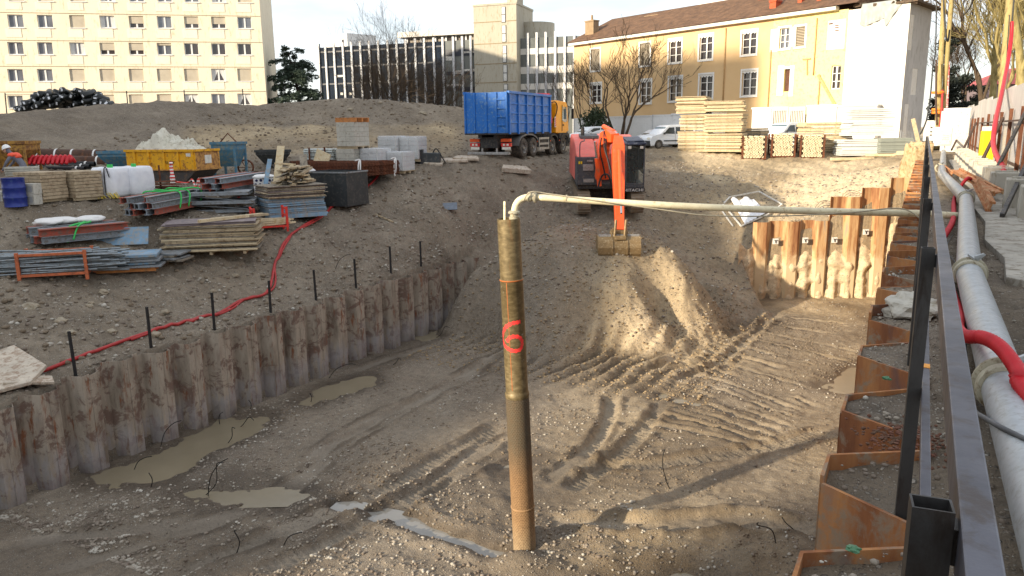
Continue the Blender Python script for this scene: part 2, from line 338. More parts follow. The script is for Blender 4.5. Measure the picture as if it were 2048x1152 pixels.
def floor_h(x, y):
    h = ZF+0.05*fbm(x, y, 0.35, 3, 3)+0.018*fbm(x, y, 2.2, 4, 5, 0.6)+0.013*ridged(x, y, 4.3, 3, 19)
    rut = np.zeros(x.shape); wet = 0.55*sstep(0.05, 0.55, fbm(x, y, 0.22, 4, 91, 0.6)); mud = np.zeros(x.shape)
    for k, (pts, w, dep, tr) in enumerate(RUTS):
        dep = dep*1.55
        W = smooth_poly(floor_xy(pts), 5)
        for off in ((0,) if w > 0.45 and tr == 0 else (-0.32, 0.32)) if False else (0,):
            best = np.full(x.shape, 9.0); sb = np.zeros(x.shape); acc = 0.0
            for a, b in zip(W[:-1], W[1:]):
                d, s, L, sd = seg_d(x, y, a, b); m = d < best; best = np.where(m, d, best); sb = np.where(m, acc+s, sb); acc += L
            wob = 1+0.25*vnoise(sb*1.3, sb*0+k*5.1, 11); ww = w*0.5*wob
            fade = sstep(0, 0.6, sb)*sstep(acc, acc-0.6, sb)
            if w < 0.28: best = np.abs(best+0.07*vnoise(sb*1.1, best*0+k*3.3, 15)+0.04*vnoise(x*5, y*5, 16)); fade = fade*sstep(-0.85, -0.1, vnoise(sb*0.75, best*0+k*1.7, 17)+0.3*vnoise(x*3, y*3, 18))
            prof = -dep*sstep(ww+0.06, ww-0.10, best)+dep*0.75*np.exp(-((best-ww-0.10)/0.09)**2)*(0.6+0.6*vnoise(sb*3, best*6, 4))
            if tr: prof = prof+0.032*np.sin(2*pi*sb/tr)*sstep(ww, ww-0.08, best)
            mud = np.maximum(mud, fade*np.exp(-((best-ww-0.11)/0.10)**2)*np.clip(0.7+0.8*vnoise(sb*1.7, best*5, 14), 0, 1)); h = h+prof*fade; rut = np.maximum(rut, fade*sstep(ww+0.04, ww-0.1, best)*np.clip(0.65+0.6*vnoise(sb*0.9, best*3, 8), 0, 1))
    ax = (x-rid_c.x)*rid_d.x+(y-rid_c.y)*rid_d.y; ay = -(x-rid_c.x)*rid_d.y+(y-rid_c.y)*rid_d.x
    mk = np.exp(-(ax/3.4)**4-(ay/4.6)**4)
    cx, cy = -5.98, 11.75
    r = np.hypot(x-cx, y-cy); h = h+0.28*np.exp(-((r-0.42)/0.30)**2)*(0.7+0.5*vnoise(x*2, y*2, 6))
    for (px, py, a, sx) in ((960, 1020, 0.22, 0.8), (1250, 1090, 0.26, 1.3), (1500, 1100, 0.22, 1.2), (1130, 1080, 0.25, 0.7), (740, 905, 0.05, 1.2), (1420, 1030, 0.12, 1.0), (420, 925, 0.10, 0.9)):
        q = pz(px, py, ZF); h = h+a*np.exp(-((x-q.x)**2+(y-q.y)**2)/sx**2)*(0.75+0.35*fbm(x, y, 1.4, 3, 9))
    for p in PUDW:
        sd = poly_sd(x, y, p)-0.12+0.22*vnoise(x*0.9, y*0.9, 31)+0.12*vnoise(x*2.7, y*2.7, 32)+0.05*vnoise(x*9, y*9, 34)
        rim = sstep(1.3, 0.7, sd); h = h*(1-rim)+np.maximum(h, ZF-0.035+0.012*vnoise(x*4, y*4, 35))*rim
        k = sstep(0.38, -0.35, sd); h = h*(1-k)+(ZF-0.085+0.01*vnoise(x*2, y*2, 2))*k; wet = np.maximum(wet, sstep(0.9, 0.05, sd))
    best = np.full(x.shape, 9.0)
    for a, b in zip(CHW[:-1], CHW[1:]): best = np.minimum(best, seg_d(x, y, a, b)[0])
    best = best+0.10*vnoise(x*1.7, y*1.7, 33)+0.05*vnoise(x*6, y*6, 36)
    k = sstep(0.26, 0.06, best); h = h*(1-k)+(ZF-0.13)*k+0.07*np.exp(-((best-0.48)/0.16)**2); wet = np.maximum(wet, sstep(0.6, 0.2, best))
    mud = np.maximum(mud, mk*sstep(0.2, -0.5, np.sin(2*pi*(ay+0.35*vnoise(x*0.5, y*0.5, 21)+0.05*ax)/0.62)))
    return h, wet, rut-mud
SC_P = [tuple(pt(*q)[:2]) for q in ((-260, 450, 23.0), (-150, 450, 23.8), (-60, 450, 24.35), (32, 443, 24.65), (110, 432, 25.5), (200, 420, 26.6), (290, 405, 28.3), (380, 392, 30.4), (440, 378, 32.4))]
def scarp(x, y):
    """1 on the upper storage level, 0 on the lower one, with a steep cut between"""
    best = np.full(x.shape, 99.0); side = np.zeros(x.shape)
    for a, b in zip(SC_P[:-1], SC_P[1:]):
        d, s, L, sd = seg_d(x, y, a, b); m = d < best; best = np.where(m, d, best); side = np.where(m, np.sign(sd), side)
    sd = best*side+0.22*vnoise(x*0.9, y*0.9, 61)+0.08*vnoise(x*3, y*3, 62)
    return sstep(-0.42, 0.38, sd)
def upper_h(x, y):
    n = 0.10*fbm(x, y, 0.22, 3, 41, 0.5)+0.05*fbm(x, y, 1.1, 3, 43, 0.6)+0.05*ridged(x, y, 2.3, 3, 45)+0.035*fbm(x, y, 6.0, 3, 47, 0.6)
    k = scarp(x, y); t = tLo(x, y)*(1-k)+tUp(x, y)*k
    return t+n*np.clip(1.1-np.hypot(x+20, y-20)/140, 0.1, 1)
FWC = (-0.35, 40.0); FWD = (-cos(YAW), -sin(YAW))               # far end wall: corner and direction
def height(x, y):
    x = np.asarray(x, float); y = np.asarray(y, float)
    up = upper_h(x, y)
    fl, wet, rut = floor_h(x, y)
    rp = tP(x, y)+0.08*fbm(x, y, 0.4, 3, 51, 0.55)+0.04*fbm(x, y, 1.3, 3, 52, 0.6)+(0.06*ridged(x, y, 2.1, 3, 54)+0.03*fbm(x, y, 6.5, 3, 55, 0.6))*(1-0.75*np.exp(-((x-rid_c.x)**2+(y-rid_c.y)**2)/16.0))
    fs = (x-FWC[0])*FWD[0]+(y-FWC[1])*FWD[1]; fn = (y-FWC[1])*FWD[0]-(x-FWC[0])*FWD[1]      # along / in front of the far wall
    infr = sstep(7.9, 7.3, fs)*sstep(-0.05, 0.06, fn)*sstep(-3, -2, fs)
    rp = rp*(1-infr)+np.minimum(rp, -6.9+0.55*np.exp(-np.maximum(fn, 0)/0.8)+0.12*fbm(x, y, 0.9, 3, 53))*infr
    e = pt(1220, 432, 35.2); rp = rp-0.13*np.exp(-(((x-e.x)**2+(y-e.y)**2)/7.0)**2)
    ax = (x-rid_c.x)*rid_d.x+(y-rid_c.y)*rid_d.y; ay = -(x-rid_c.x)*rid_d.y+(y-rid_c.y)*rid_d.x; mk = np.exp(-(ax/3.6)**4-(ay/4.8)**4)*sstep(1.25, 0.6, rp-fl)
    rdg = mk*0.13*np.sin(2*pi*(ay+0.35*vnoise(x*0.5, y*0.5, 21)+0.05*ax)/0.62)*(0.8+0.4*vnoise(x*2, y*2, 22))
    k = 0.22; d = np.clip(0.5+0.5*(rp-fl)/k, 0, 1); pit = fl*(1-d)+rp*d+k*d*(1-d)+rdg
    onr = sstep(0.0, 0.35, rp-fl)
    w = sstep(33.5, 38.0, y+0.15*(x+17))*(1-infr)                       # the ramp joins the land
    pit = pit*(1-w)+np.maximum(up, pit)*0*w+up*w if False else pit*(1-w)+up*w
    side = sstep(WX-0.14, WX-0.10, x)                           # land behind the sheet piles | pit in front
    end = sstep(29.5, 32.0, y); side = np.maximum(side, 0)*(1-end)+end*sstep(WX-3.0, WX+3.5, x)
    h = up*(1-side)+pit*side
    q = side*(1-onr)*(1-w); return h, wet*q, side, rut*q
def axis(marks):
    out = []
    for (a, b, st) in marks: out += list(np.arange(a, b-1e-6, st))
    return np.array(out+[marks[-1][1]])
XS = axis([(-420, -120, 30), (-120, -62, 3), (-62, -36, 0.45), (-36, -26, 0.16), (-26, -17.5, 0.1), (-17.5, -17.38, 0.03), (-17.38, -16, 0.06), (-16, 0.3, 0.062)])
YS = axis([(-60, 3, 3), (3, 8, 0.2), (8, 27, 0.062), (27, 42, 0.085), (42, 60, 0.2), (60, 90, 1.0), (90, 150, 6), (150, 700, 50)])
GX, GY = np.meshgrid(XS, YS)
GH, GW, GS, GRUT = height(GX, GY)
far = sstep(62, 85, np.hypot(GX+10, GY-20)); GH = GH*(1-far)
def hgt(x, y):
    if x > 0.3: return 0.0
    i = int(np.clip(np.searchsorted(XS, x)-1, 0, len(XS)-2)); j = int(np.clip(np.searchsorted(YS, y)-1, 0, len(YS)-2))
    u = (x-XS[i])/(XS[i+1]-XS[i]); v = (y-YS[j])/(YS[j+1]-YS[j])
    return float((GH[j, i]*(1-u)+GH[j, i+1]*u)*(1-v)+(GH[j+1, i]*(1-u)+GH[j+1, i+1]*u)*v)
def at(px, py, t, dz=0.0):
    p = pt(px, py, t); return Vector((p.x, p.y, hgt(p.x, p.y)+dz))
def grid_mesh(name, X, Y, Z, mat, attrs={}):
    ny, nx = X.shape; me = bpy.data.meshes.new(name)
    v = np.stack([X, Y, Z], -1).reshape(-1, 3).astype(np.float32); idx = np.arange(nx*ny).reshape(ny, nx)
    q = np.stack([idx[:-1, :-1], idx[:-1, 1:], idx[1:, 1:], idx[1:, :-1]], -1).reshape(-1, 4)
    me.vertices.add(len(v)); me.vertices.foreach_set('co', v.ravel())
    me.loops.add(q.size); me.loops.foreach_set('vertex_index', q.ravel().astype(np.int32))
    me.polygons.add(len(q)); me.polygons.foreach_set('loop_start', np.arange(0, q.size, 4, dtype=np.int32))
    me.update(calc_edges=True); me.polygons.foreach_set('use_smooth', np.ones(len(q), bool))
    for k, a in attrs.items():
        at_ = me.attributes.new(k, 'FLOAT', 'POINT'); at_.data.foreach_set('value', np.asarray(a, np.float32).ravel())
    me.materials.append(mat); o = bpy.data.objects.new(name, me); COL.objects.link(o); return o
def soil_material(name='soil'):
    s = N(name)
    def attr(a):
        x = s.n("ShaderNodeAttribute"); x.attribute_name = a; return x.outputs['Fac']
    wet, sand, grav = attr('wet'), attr('sand'), attr('gravel')
    vec = s.co()
    n1 = s.noise(0.55, 7, 0.62); n2 = s.noise(5.0, 8, 0.7); n3 = s.noise(28.0, 5, 0.7)
    n0 = s.noise(0.16, 6, 0.65, None, 0.6); dark = s.ramp(s.math('ADD', s.math('MULTIPLY', n1, 0.5), s.math('MULTIPLY', n0, 0.5)), [(0.32, (0.105, 0.083, 0.063)), (0.46, (0.190, 0.155, 0.118)), (0.55, (0.225, 0.186, 0.142)), (0.68, (0.31, 0.262, 0.205))])
    ochre = s.ramp(n1, [(0.25, (0.27, 0.20, 0.12)), (0.5, (0.38, 0.29, 0.175)), (0.75, (0.46, 0.365, 0.235))])
    hi = s.math('MAXIMUM', s.math('SUBTRACT', sand, 0.9), 0.0)
    col = s.mix(s.math('MULTIPLY', hi, 2.2), s.mix(sand, dark, ochre), (0.68, 0.54, 0.35))
    col = s.mix(1.0, col, s.ramp(n2, [(0.25, 0.62), (0.5, 1.0), (0.8, 1.28)]), 'MULTIPLY')
    hs = n2; stone_f = None
    for sc, lo, a, b in ((9.0, 0.80, 0.22, 0.14), (22.0, 0.66, 0.32, 0.22), (50.0, 0.55, 0.36, 0.26)):
        v = s.n("ShaderNodeTexVoronoi", feature='F1', Scale=sc); s.l(vec, v.inputs['Vector'])
        sep = s.n("ShaderNodeSeparateColor"); s.l(v.outputs['Color'], sep.inputs['Color'])
        rnd = sep.outputs[0]
        thr = s.math('SUBTRACT', lo, s.math('MULTIPLY', grav, 0.42))
        on = s.math('GREATER_THAN', rnd, thr)
        dist = s.ramp(v.outputs['Distance'], [(b, 1.0), (a, 0.0)])
        f = s.math('MULTIPLY', on, dist)
        tone = s.ramp(sep.outputs[1], [(0.0, (0.20, 0.17, 0.14)), (0.45, (0.31, 0.27, 0.22)), (0.8, (0.42, 0.38, 0.32)), (1.0, (0.56, 0.53, 0.47))])
        col = s.mix(f, col, tone)
        hs = s.math('ADD', hs, s.math('MULTIPLY', f, 0.9 if sc < 20 else 0.45))
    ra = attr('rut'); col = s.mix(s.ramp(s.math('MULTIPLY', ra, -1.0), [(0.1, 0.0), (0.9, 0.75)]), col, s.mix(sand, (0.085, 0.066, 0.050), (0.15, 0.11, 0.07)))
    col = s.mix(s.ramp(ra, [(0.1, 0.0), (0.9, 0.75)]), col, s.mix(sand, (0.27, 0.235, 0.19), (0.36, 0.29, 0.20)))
    wcol = s.mix(1.0, col, (0.50, 0.475, 0.45), 'MULTIPLY')
    col = s.mix(wet, col, wcol)
    hs = s.math('ADD', hs, s.math('MULTIPLY', n3, 0.5))
    s.bump(hs, 0.9, 0.05)
    rough = s.ramp(wet, [(0.0, 0.95), (0.6, 0.72), (1.0, 0.42)])
    return s.out(col, rough, 0.0, 0.25)
SOIL = soil_material()
def attr_fields(X, Y, Hh, S):
    f = -X*sin(YAW)+Y*cos(YAW); r = X*cos(YAW)+Y*sin(YAW); pxs = 1024+1554*r/np.maximum(f, 1)
    sand = 0.15+0.75*sstep(1150, 1500, pxs)*sstep(14, 30, f)+0.55*sstep(1280, 1480, pxs)*sstep(35.5, 39, f)
    sand = np.maximum(sand, 0.72*sstep(980, 1300, pxs)*(f < 32)); sand = np.maximum(sand, 0.95*sstep(39, 42, f)*sstep(2.3, 1.9, Hh+0.25*vnoise(X*0.7, Y*0.7, 66))*(Hh > -0.3)*sstep(340, 400, pxs)*sstep(950, 900, pxs))
    mq = pt(1310, 560, 29.2); sand = sand+0.75*np.exp(-((X-mq.x)**2+(Y-mq.y)**2)/9.0)
    sand = sand*(0.75+0.35*fbm(X, Y, 0.25, 3, 61))
    g = 0.35+0.35*fbm(X, Y, 0.4, 3, 71)
    g = np.maximum(g, S*sstep(15.5, 12.5, Y+0.25*(X+6))*(0.75+0.3*fbm(X, Y, 0.8, 2, 72)))
    g = g+0.35*np.exp(-((r+7.5)**2/30+(f-27)**2/10))                 # pale chips on the bank behind the piles
    return np.clip(sand, 0, 1.45), np.clip(g, 0, 1)
sandA, gravA = attr_fields(GX, GY, GH, GS)
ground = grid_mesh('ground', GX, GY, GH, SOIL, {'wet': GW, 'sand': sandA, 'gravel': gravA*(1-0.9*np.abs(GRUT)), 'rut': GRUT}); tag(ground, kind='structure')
m = MB(); m.box(-500, 500, -300, 900, -9.5, -9.0); tag(m.build('subsoil', SOIL), kind='structure')
def water_mat(name, c, rough):
    s = N(name); n = s.noise(5.0, 3, 0.5); s.bump(n, 0.12, 0.02); col = s.ramp(s.noise(0.8, 4), [(0.3, tuple(x*0.85 for x in rgb(c))), (0.7, rgb(c))])
    return s.out(col, rough, 0.0, 0.4)
WATER = water_mat('muddy_water', (134, 123, 101), 0.22); WATER2 = water_mat('cement_water', (140, 136, 128), 0.06)
for i, p in enumerate(PUDW):
    c = np.mean(np.array(p), 0); q = [tuple(c+(np.array(a)-c)*1.0+0.55*(np.array(a)-c)/max(np.hypot(*(np.array(a)-c)), 0.1)) for a in p]
    m = MB(); z = ZF-0.050-0.003*i; m.add([(a[0], a[1], z) for a in q], [tuple(range(len(q)))])
    o = m.build('puddle', WATER, recalc=False); tag(o, kind='structure')
    if o.data.polygons[0].normal.z < 0: o.data.flip_normals()
m = MB(); vs = []; fs = []
for i, a in enumerate(CHW):
    b = CHW[min(i+1, len(CHW)-1)]; c = CHW[max(i-1, 0)]; d = Vector((b[0]-c[0], b[1]-c[1])).normalized(); nrm = Vector((-d.y, d.x)); w = 0.34
    vs += [(a[0]+nrm.x*w, a[1]+nrm.y*w, ZF-0.065), (a[0]-nrm.x*w, a[1]-nrm.y*w, ZF-0.065)]
    if i: fs.append((2*i-2, 2*i-1, 2*i+1, 2*i))
o = m.add(vs, fs).build('water_channel', WATER2, recalc=False); tag(o, kind='structure')
if o.data.polygons[0].normal.z < 0: o.data.flip_normals()
def sheet_mat():
    s = N('rusty_sheet_steel'); vec = s.co((1, 1, 0.18)); v2 = s.co()
    a = s.noise(2.6, 7, 0.65, vec); b = s.noise(5.5, 7, 0.7, v2, 0.5); c = s.noise(1.3, 6, 0.6, v2, 0.8)
    col = s.ramp(a, [(0.28, (0.12, 0.045, 0.025)), (0.45, (0.29, 0.115, 0.045)), (0.58, (0.43, 0.20, 0.075)), (0.72, (0.24, 0.145, 0.11))])
    col = s.mix(s.ramp(b, [(0.52, 0.0), (0.62, 0.85)]), col, (0.26, 0.21, 0.15))          # clay left on the steel
    col = s.mix(s.ramp(c, [(0.56, 0.0), (0.66, 0.7)]), col, (0.10, 0.075, 0.085))
    s.bump(s.noise(18, 6, 0.7), 0.35, 0.01); return s.out(col, 0.82, 0.0, 0.3)
def clay_sheet_mat():
    s = N('clay_smeared_sheet_steel'); vec = s.co((1, 1, 0.22)); v2 = s.co()
    a = s.noise(2.2, 7, 0.65, vec); b = s.noise(2.6, 7, 0.7, v2, 0.6); c = s.noise(5.2, 6, 0.7, vec, 0.3); d = s.noise(0.9, 5, 0.6, v2)
    col = s.ramp(a, [(0.3, (0.10, 0.072, 0.052)), (0.45, (0.265, 0.22, 0.17)), (0.58, (0.37, 0.315, 0.25)), (0.72, (0.25, 0.19, 0.15))])
    col = s.mix(s.ramp(b, [(0.50, 0.0), (0.58, 0.8)]), col, (0.135, 0.078, 0.060))
    col = s.mix(s.ramp(c, [(0.57, 0.0), (0.66, 0.9)]), col, (0.20, 0.062, 0.02))          # rust runs
    col = s.mix(s.ramp(d, [(0.60, 0.0), (0.70, 0.6)]), col, (0.25, 0.235, 0.225))
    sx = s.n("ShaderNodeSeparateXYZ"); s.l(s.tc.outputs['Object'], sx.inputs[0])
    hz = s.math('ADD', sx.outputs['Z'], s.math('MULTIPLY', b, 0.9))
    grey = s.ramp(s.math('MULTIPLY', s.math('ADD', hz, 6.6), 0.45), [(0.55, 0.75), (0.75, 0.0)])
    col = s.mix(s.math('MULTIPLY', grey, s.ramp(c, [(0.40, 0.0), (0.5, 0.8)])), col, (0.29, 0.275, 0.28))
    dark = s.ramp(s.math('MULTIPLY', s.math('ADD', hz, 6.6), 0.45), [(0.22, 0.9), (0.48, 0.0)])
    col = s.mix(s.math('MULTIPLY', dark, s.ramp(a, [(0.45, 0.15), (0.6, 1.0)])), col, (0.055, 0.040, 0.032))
    s.bump(s.noise(9, 8, 0.75), 0.55, 0.02); return s.out(col, 0.8, 0.0, 0.3)
def far_mat():
    s = N('sunny_clay_crusted_steel'); a = s.noise(3.2, 6, .65, s.co((1, 1, .12))); b = s.noise(2.4, 7, .7, s.co((1, 1, .5)), .5)
    sx = s.n('ShaderNodeSeparateXYZ'); s.l(s.co(), sx.inputs[0]); hz = s.math('MULTIPLY', s.math('ADD', s.math('ADD', sx.outputs['Z'], s.math('MULTIPLY', b, 3.0)), 6.6), .25)
    col = s.ramp(a, [(.3, (.16, .055, .025)), (.46, (.36, .19, .085)), (.58, (.52, .34, .17)), (.7, (.30, .24, .19))])
    col = s.mix(s.ramp(hz, [(.80, .95), (1.06, 0.0)]), col, (.60, .47, .29)); s.bump(s.noise(14, 6, .7), .4, .02); return s.out(col, .85, 0, .3)
FARRUST = far_mat()
RUSTY = sheet_mat(); CLAY = clay_sheet_mat()
SANDY = plain('sandy_clay', (192, 170, 132), 0.95, 0, 0.3, 2.5, (150, 118, 75), 0.4, 0.8)
def pile_strip(m, pts, z0, z1, th):
    """pts: plan outline of the pile's pit face; solid steel strip of thickness th"""
    n = len(pts); nr = []
    for i in range(n):
        a = Vector(pts[max(i-1, 0)]); b = Vector(pts[min(i+1, n-1)]); d = (b-a).normalized(); nr.append(Vector((d.y, -d.x)))
    zt = z1 if isinstance(z1, (list, tuple)) else [z1]*n
    vs = []
    for p, q, z in zip(pts, nr, zt):
        vs += [(p[0], p[1], z0), (p[0], p[1], z), (p[0]+q.x*th, p[1]+q.y*th, z), (p[0]+q.x*th, p[1]+q.y*th, z0)]
    fs = []
    for i in range(n-1):
        a, b = 4*i, 4*i+4; fs += [(a, b, b+1, a+1), (a+1, b+1, b+2, a+2), (a+2, b+2, b+3, a+3)]
    m.add(vs, fs+[(0, 1, 2, 3), (4*n-4, 4*n-3, 4*n-2, 4*n-1)])
wall = thing('sheet_pile_wall', 'clay-smeared rusty sheet pile wall along the left side of the pit, above the brown puddle', 'sheet pile wall', (WX, 18, -6.4))
ys = 5.0; k = 0
while ys < 29.3:
    P = 1.0; zt = float(np.interp(ys, [5, 8, 11, 20, 28, 30], [-4.32, -4.2, -3.93, -3.86, -3.9, -4.05]))+U(-0.05, 0.05)
    xo, xi = 0.20+U(-0.02, 0.02), -0.11
    pts = [(xi, 0.0), (xi, 0.14), (xo, 0.32), (xo, 0.72), (xi, 0.86), (xi, P)]
    m = MB(); m.M = Matrix.Translation((WX, ys, 0))
    pile_strip(m, pts[:3]+[(xo, 0.5)], -7.6, [zt-6.4*0+U(-.03, .03) for _ in range(4)], 0.014)
    pile_strip(m, [(xo+0.012, 0.5)]+pts[3:], -7.6, [zt+U(-.05, .03) for _ in range(4)], 0.014)
    for j in range(2): m.cbox((xo+0.012, 0.42+0.2*j, zt-0.12), (0.03, 0.05, 0.05))
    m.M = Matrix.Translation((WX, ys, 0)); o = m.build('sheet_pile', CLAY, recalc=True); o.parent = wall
    o.matrix_parent_inverse = Matrix.Translation((-WX, -18, 6.4)); ys += P; k += 1
RY = [-0.9, 0.25, 1.45, 2.65, 3.58, 4.53, 5.80, 7.02, 8.15, 9.24, 10.45, 11.5, 12.55]
while RY[-1] < 39.3: RY.append(RY[-1]+1.08)
wall2 = thing('sheet_pile_wall', 'orange-rusted zigzag sheet pile wall under the steel railing on the right', 'sheet pile wall', (0, 12, 0))
RX0, RX1 = -0.28, 0.16
ZIG = []; RTOP = []
for i in range(len(RY)-1):
    y0, y1 = RY[i], RY[i+1]; P = y1-y0
    zt = U(-0.03, 0.05)+(0.0 if y0 < 26 else -0.02*(y0-26)*0); RTOP.append(zt)
    out = [(RX0, y0), (RX0, y0+0.27*P), (RX1, y0+0.56*P), (RX1, y0+0.70*P), (RX0, y1)]
    m = MB(); pts = [(-p[0], p[1]) for p in out]
    m.M = Matrix.Scale(-1, 4, (1, 0, 0))
    pile_strip(m, pts, -7.4, zt, 0.018)
    o = m.build('sheet_pile', RUSTY); o.parent = wall2; o.matrix_parent_inverse = Matrix.Translation((0, -12, 0)); ZIG += out
ZIGY = np.array([p[1] for p in ZIG]); ZIGX = np.array([p[0] for p in ZIG])
wc = Vector((-0.35, 40.0)); wd = Vector((-cos(YAW), -sin(YAW)))           # runs to the left as seen
wall3 = thing('sheet_pile_wall', 'sunlit sheet pile wall stepped up to the right, closing the far end of the pit', 'sheet pile wall', (wc.x, wc.y, -6.2))
def at_wall(px): # distance along the far wall of a pixel column
    d = ray(px, 480); n = Vector((-wd.y, wd.x)); t = wc.dot(n)/(d.x*n.x+d.y*n.y); return (Vector((d.x*t, d.y*t))-wc).dot(wd)
edges = [1505, 1536, 1567, 1598, 1627, 1655, 1687, 1716, 1743, 1771, 1808]
tops = [-2.75, -2.72, -2.73, -2.7, -2.72, -1.62, -1.62, -1.22, -1.22, -0.78]
foot = [-4.6, -4.9, -5.9, -5.2, -6.0, -5.3, -6.6, -5.5, -6.6, -6.6]
FARW = []
for i in range(10):
    s0, s1 = at_wall(edges[i]), at_wall(edges[i+1]); w = s0-s1
    def W(s, d): q = wc+wd*s+Vector((-wd.y, wd.x))*d; return (q.x, q.y)    # d>0 towards the camera
    front = 0.16 if i % 2 else -0.04
    back = -0.10 if i % 2 else 0.10
    prof = [(s0, 0.0), (s0-0.2*w, 0.17 if i % 2 == 0 else -0.13), (s0-0.8*w, 0.17 if i % 2 == 0 else -0.13), (s1, 0.0)]
    m = MB(); pp = [W(*q) for q in prof]
    pile_strip(m, pp, -7.0, tops[i], 0.016)
    m.M = Matrix(); o = m.build('sheet_pile', FARRUST); o.parent = wall3; o.matrix_parent_inverse = Matrix.Translation((-wc.x, -wc.y, 6.2)); FARW.append((W, s0, s1))
X, Y, Z = [], [], []
nu, nv = 150, 70; smax, smin = at_wall(1470), -0.05
for j in range(nv):
    rx, ry, rz_ = [], [], []
    for i in range(nu):
        s = smax+(smin-smax)*i/(nu-1); v = j/(nv-1)
        top = float(np.interp(s, [-0.1, 0.5, 1.2, 2.2, 3.4, 4.2, 5.2, 6.2, 7.0, 7.8], [-1.5, -2.2, -3.2, -3.5, -3.95, -4.05, -4.25, -4.3, -4.1, -3.8]))+0.30*mnoise.noise((s*2.3, 0, 3))
        z = -7.0+(top+7.0)*v
        cell = 0.10*math.cos(2*pi*s/0.68)
        d = -0.06+0.24*(1-v)**0.6+cell*(0.4+0.6*(1-v))+0.10*mnoise.fractal((s*1.5, z*1.5, 1.7), 1.0, 2.0, 5)+0.12*max(0, mnoise.noise((s*0.9, z*2.6, 9)))
        d += 0.16*math.exp(-((z+4.75-0.15*math.sin(s*2))/0.16)**2)*(0.5+mnoise.noise((s*2.5, 5, 1)))
        q = wc+wd*s+Vector((-wd.y, wd.x))*(d+ (0.5*max(0, s-7.0)))
        rx.append(q.x); ry.append(q.y); rz_.append(z)
    X.append(rx); Y.append(ry); Z.append(rz_)
CUT = soil_material('sandy_cut')
cut = grid_mesh('cut_earth', np.array(X), np.array(Y), np.array(Z), CUT, {'sand': np.full((nv, nu), 1.35), 'gravel': np.full((nv, nu), 0.05), 'wet': np.zeros((nv, nu))}); tag(cut, kind='structure')
WHITE = plain('white_paint', (225, 223, 215), 0.55, 0, 0.12, 5, (150, 140, 120), 0.25)
BLACK = plain('black_rubber', (28, 28, 29), 0.65, 0, 0.3, 8)
for i, (px, py, lab) in enumerate(((1548, 485, 'small white marker plate with dark anchor on the far wall, leftmost of four'), (1607, 484, 'small white marker plate with dark anchor on the far wall, second from left'),
                      (1665, 485, 'small white marker plate with dark anchor on the far wall, third from left'), (1726, 474, 'small white marker plate with dark anchor on the far wall, rightmost and highest'))):
    s = at_wall(px); d = ray(px, py); q = wc+wd*s+Vector((-wd.y, wd.x))*0.22; z = EYE+d.z*(q.x/d.x)
    t = thing('marker_plate', lab, 'marker plate', (q.x, q.y, z), atan2(wd.y, wd.x)+pi, 'marker plates on the far wall')
    m = MB(); m.box(-0.13, 0.13, -0.02, 0.02, -0.13, 0.13); m.build('plate', WHITE, t, bevel=0.004)
    m = MB(); m.bar((0, -0.03, 0), (0.0, -0.05, -0.08), 0.03); m.bar((0, -0.03, 0), (0.06, -0.05, 0.07), 0.025); m.bar((0, -0.03, 0), (-0.06, -0.05, 0.07), 0.025); m.build('anchor', BLACK, t)
ys_ = np.concatenate([np.arange(-6, 16, 0.035), np.arange(16, 42, 0.09), np.arange(42, 130, 1.5), np.array([150, 200, 300, 500, 800])])
zx = np.where(ys_ < RY[0], RX1, np.where(ys_ > ZIGY[-1], RX1+0.14, np.interp(ys_, ZIGY, ZIGX)))+0.001
us = np.concatenate([np.linspace(0, 0.25, 22), np.linspace(0.25, 1, 26)[1:]**1.0])
dx = np.concatenate([np.linspace(0, 0.9, 36), np.linspace(0.9, 3.2, 30)[1:], np.array([5, 10, 25, 60, 150, 500])])
RGX = zx[:, None]+dx[None]; RGY = np.repeat(ys_[:, None], len(dx), 1)
bay = np.interp(ys_, np.array(RY[:-1])+0.5, [(-0.02, -0.06, -0.03, -0.10, -0.05, -0.04, -0.03, -0.06, -0.02, -0.08, -0.05)[i % 11] for i in range(len(RY)-1)])
RGZ = 0.02*fbm(RGX, RGY, 1.6, 4, 81)+0.012*fbm(RGX, RGY, 9, 3, 83)+bay[:, None]*sstep(0.5, 0.15, RGX)-0.03*sstep(0.3, 0.6, RGX)*sstep(1.2, 0.8, RGX)
RGZ = np.where(RGX > 3, -0.02, RGZ)
def rgt(x, y): return 0.0
sA = np.clip(0.12+0.5*sstep(14, 26, RGY)+0.1*fbm(RGX, RGY, 0.8, 3, 85), 0, 1)
gA = np.clip(0.30+0.35*fbm(RGX, RGY, 1.1, 3, 84), 0, 1); wA = np.clip(0.25+0.45*fbm(RGX, RGY, 0.9, 3, 86), 0, 1)*sstep(16, 10, RGY)
rb = grid_mesh('street_ground', RGX, RGY, RGZ, SOIL, {'wet': wA, 'sand': sA, 'gravel': gA}); tag(rb, kind='structure')
CONC = plain('old_concrete', (178, 172, 160), 0.9, 0, 0.28, 2.2, (120, 110, 95), 0.35, 0.35)
def slab(name, poly, z, th, mat):
    m = MB(); m.prism(poly, z-th, z); return m.build(name, mat, bevel=0.01)
pts = [(0.86, 9.2), (0.95, 10.6), (0.84, 12.2), (0.98, 14.5), (0.92, 17.5), (1.1, 22), (1.0, 26), (1.0, 40), (3.2, 40), (3.2, 9.0), (2.2, 8.6), (1.6, 9.3), (1.2, 8.9)]
tag(slab('concrete_pavement', pts, 0.055, 0.15, CONC), kind='structure')
pts = [(0.85, 5.9), (0.95, 6.6), (0.88, 7.4), (1.02, 8.0), (1.5, 8.3), (3, 8.2), (3, 5.5), (1.3, 5.2)]
tag(slab('concrete_pavement', pts, 0.04, 0.12, CONC), kind='structure')
STEEL = plain('dark_mill_steel', (70, 69, 68), 0.48, 0.55, 0.3, 7, (52, 46, 42), 0.35, 0.05, True)
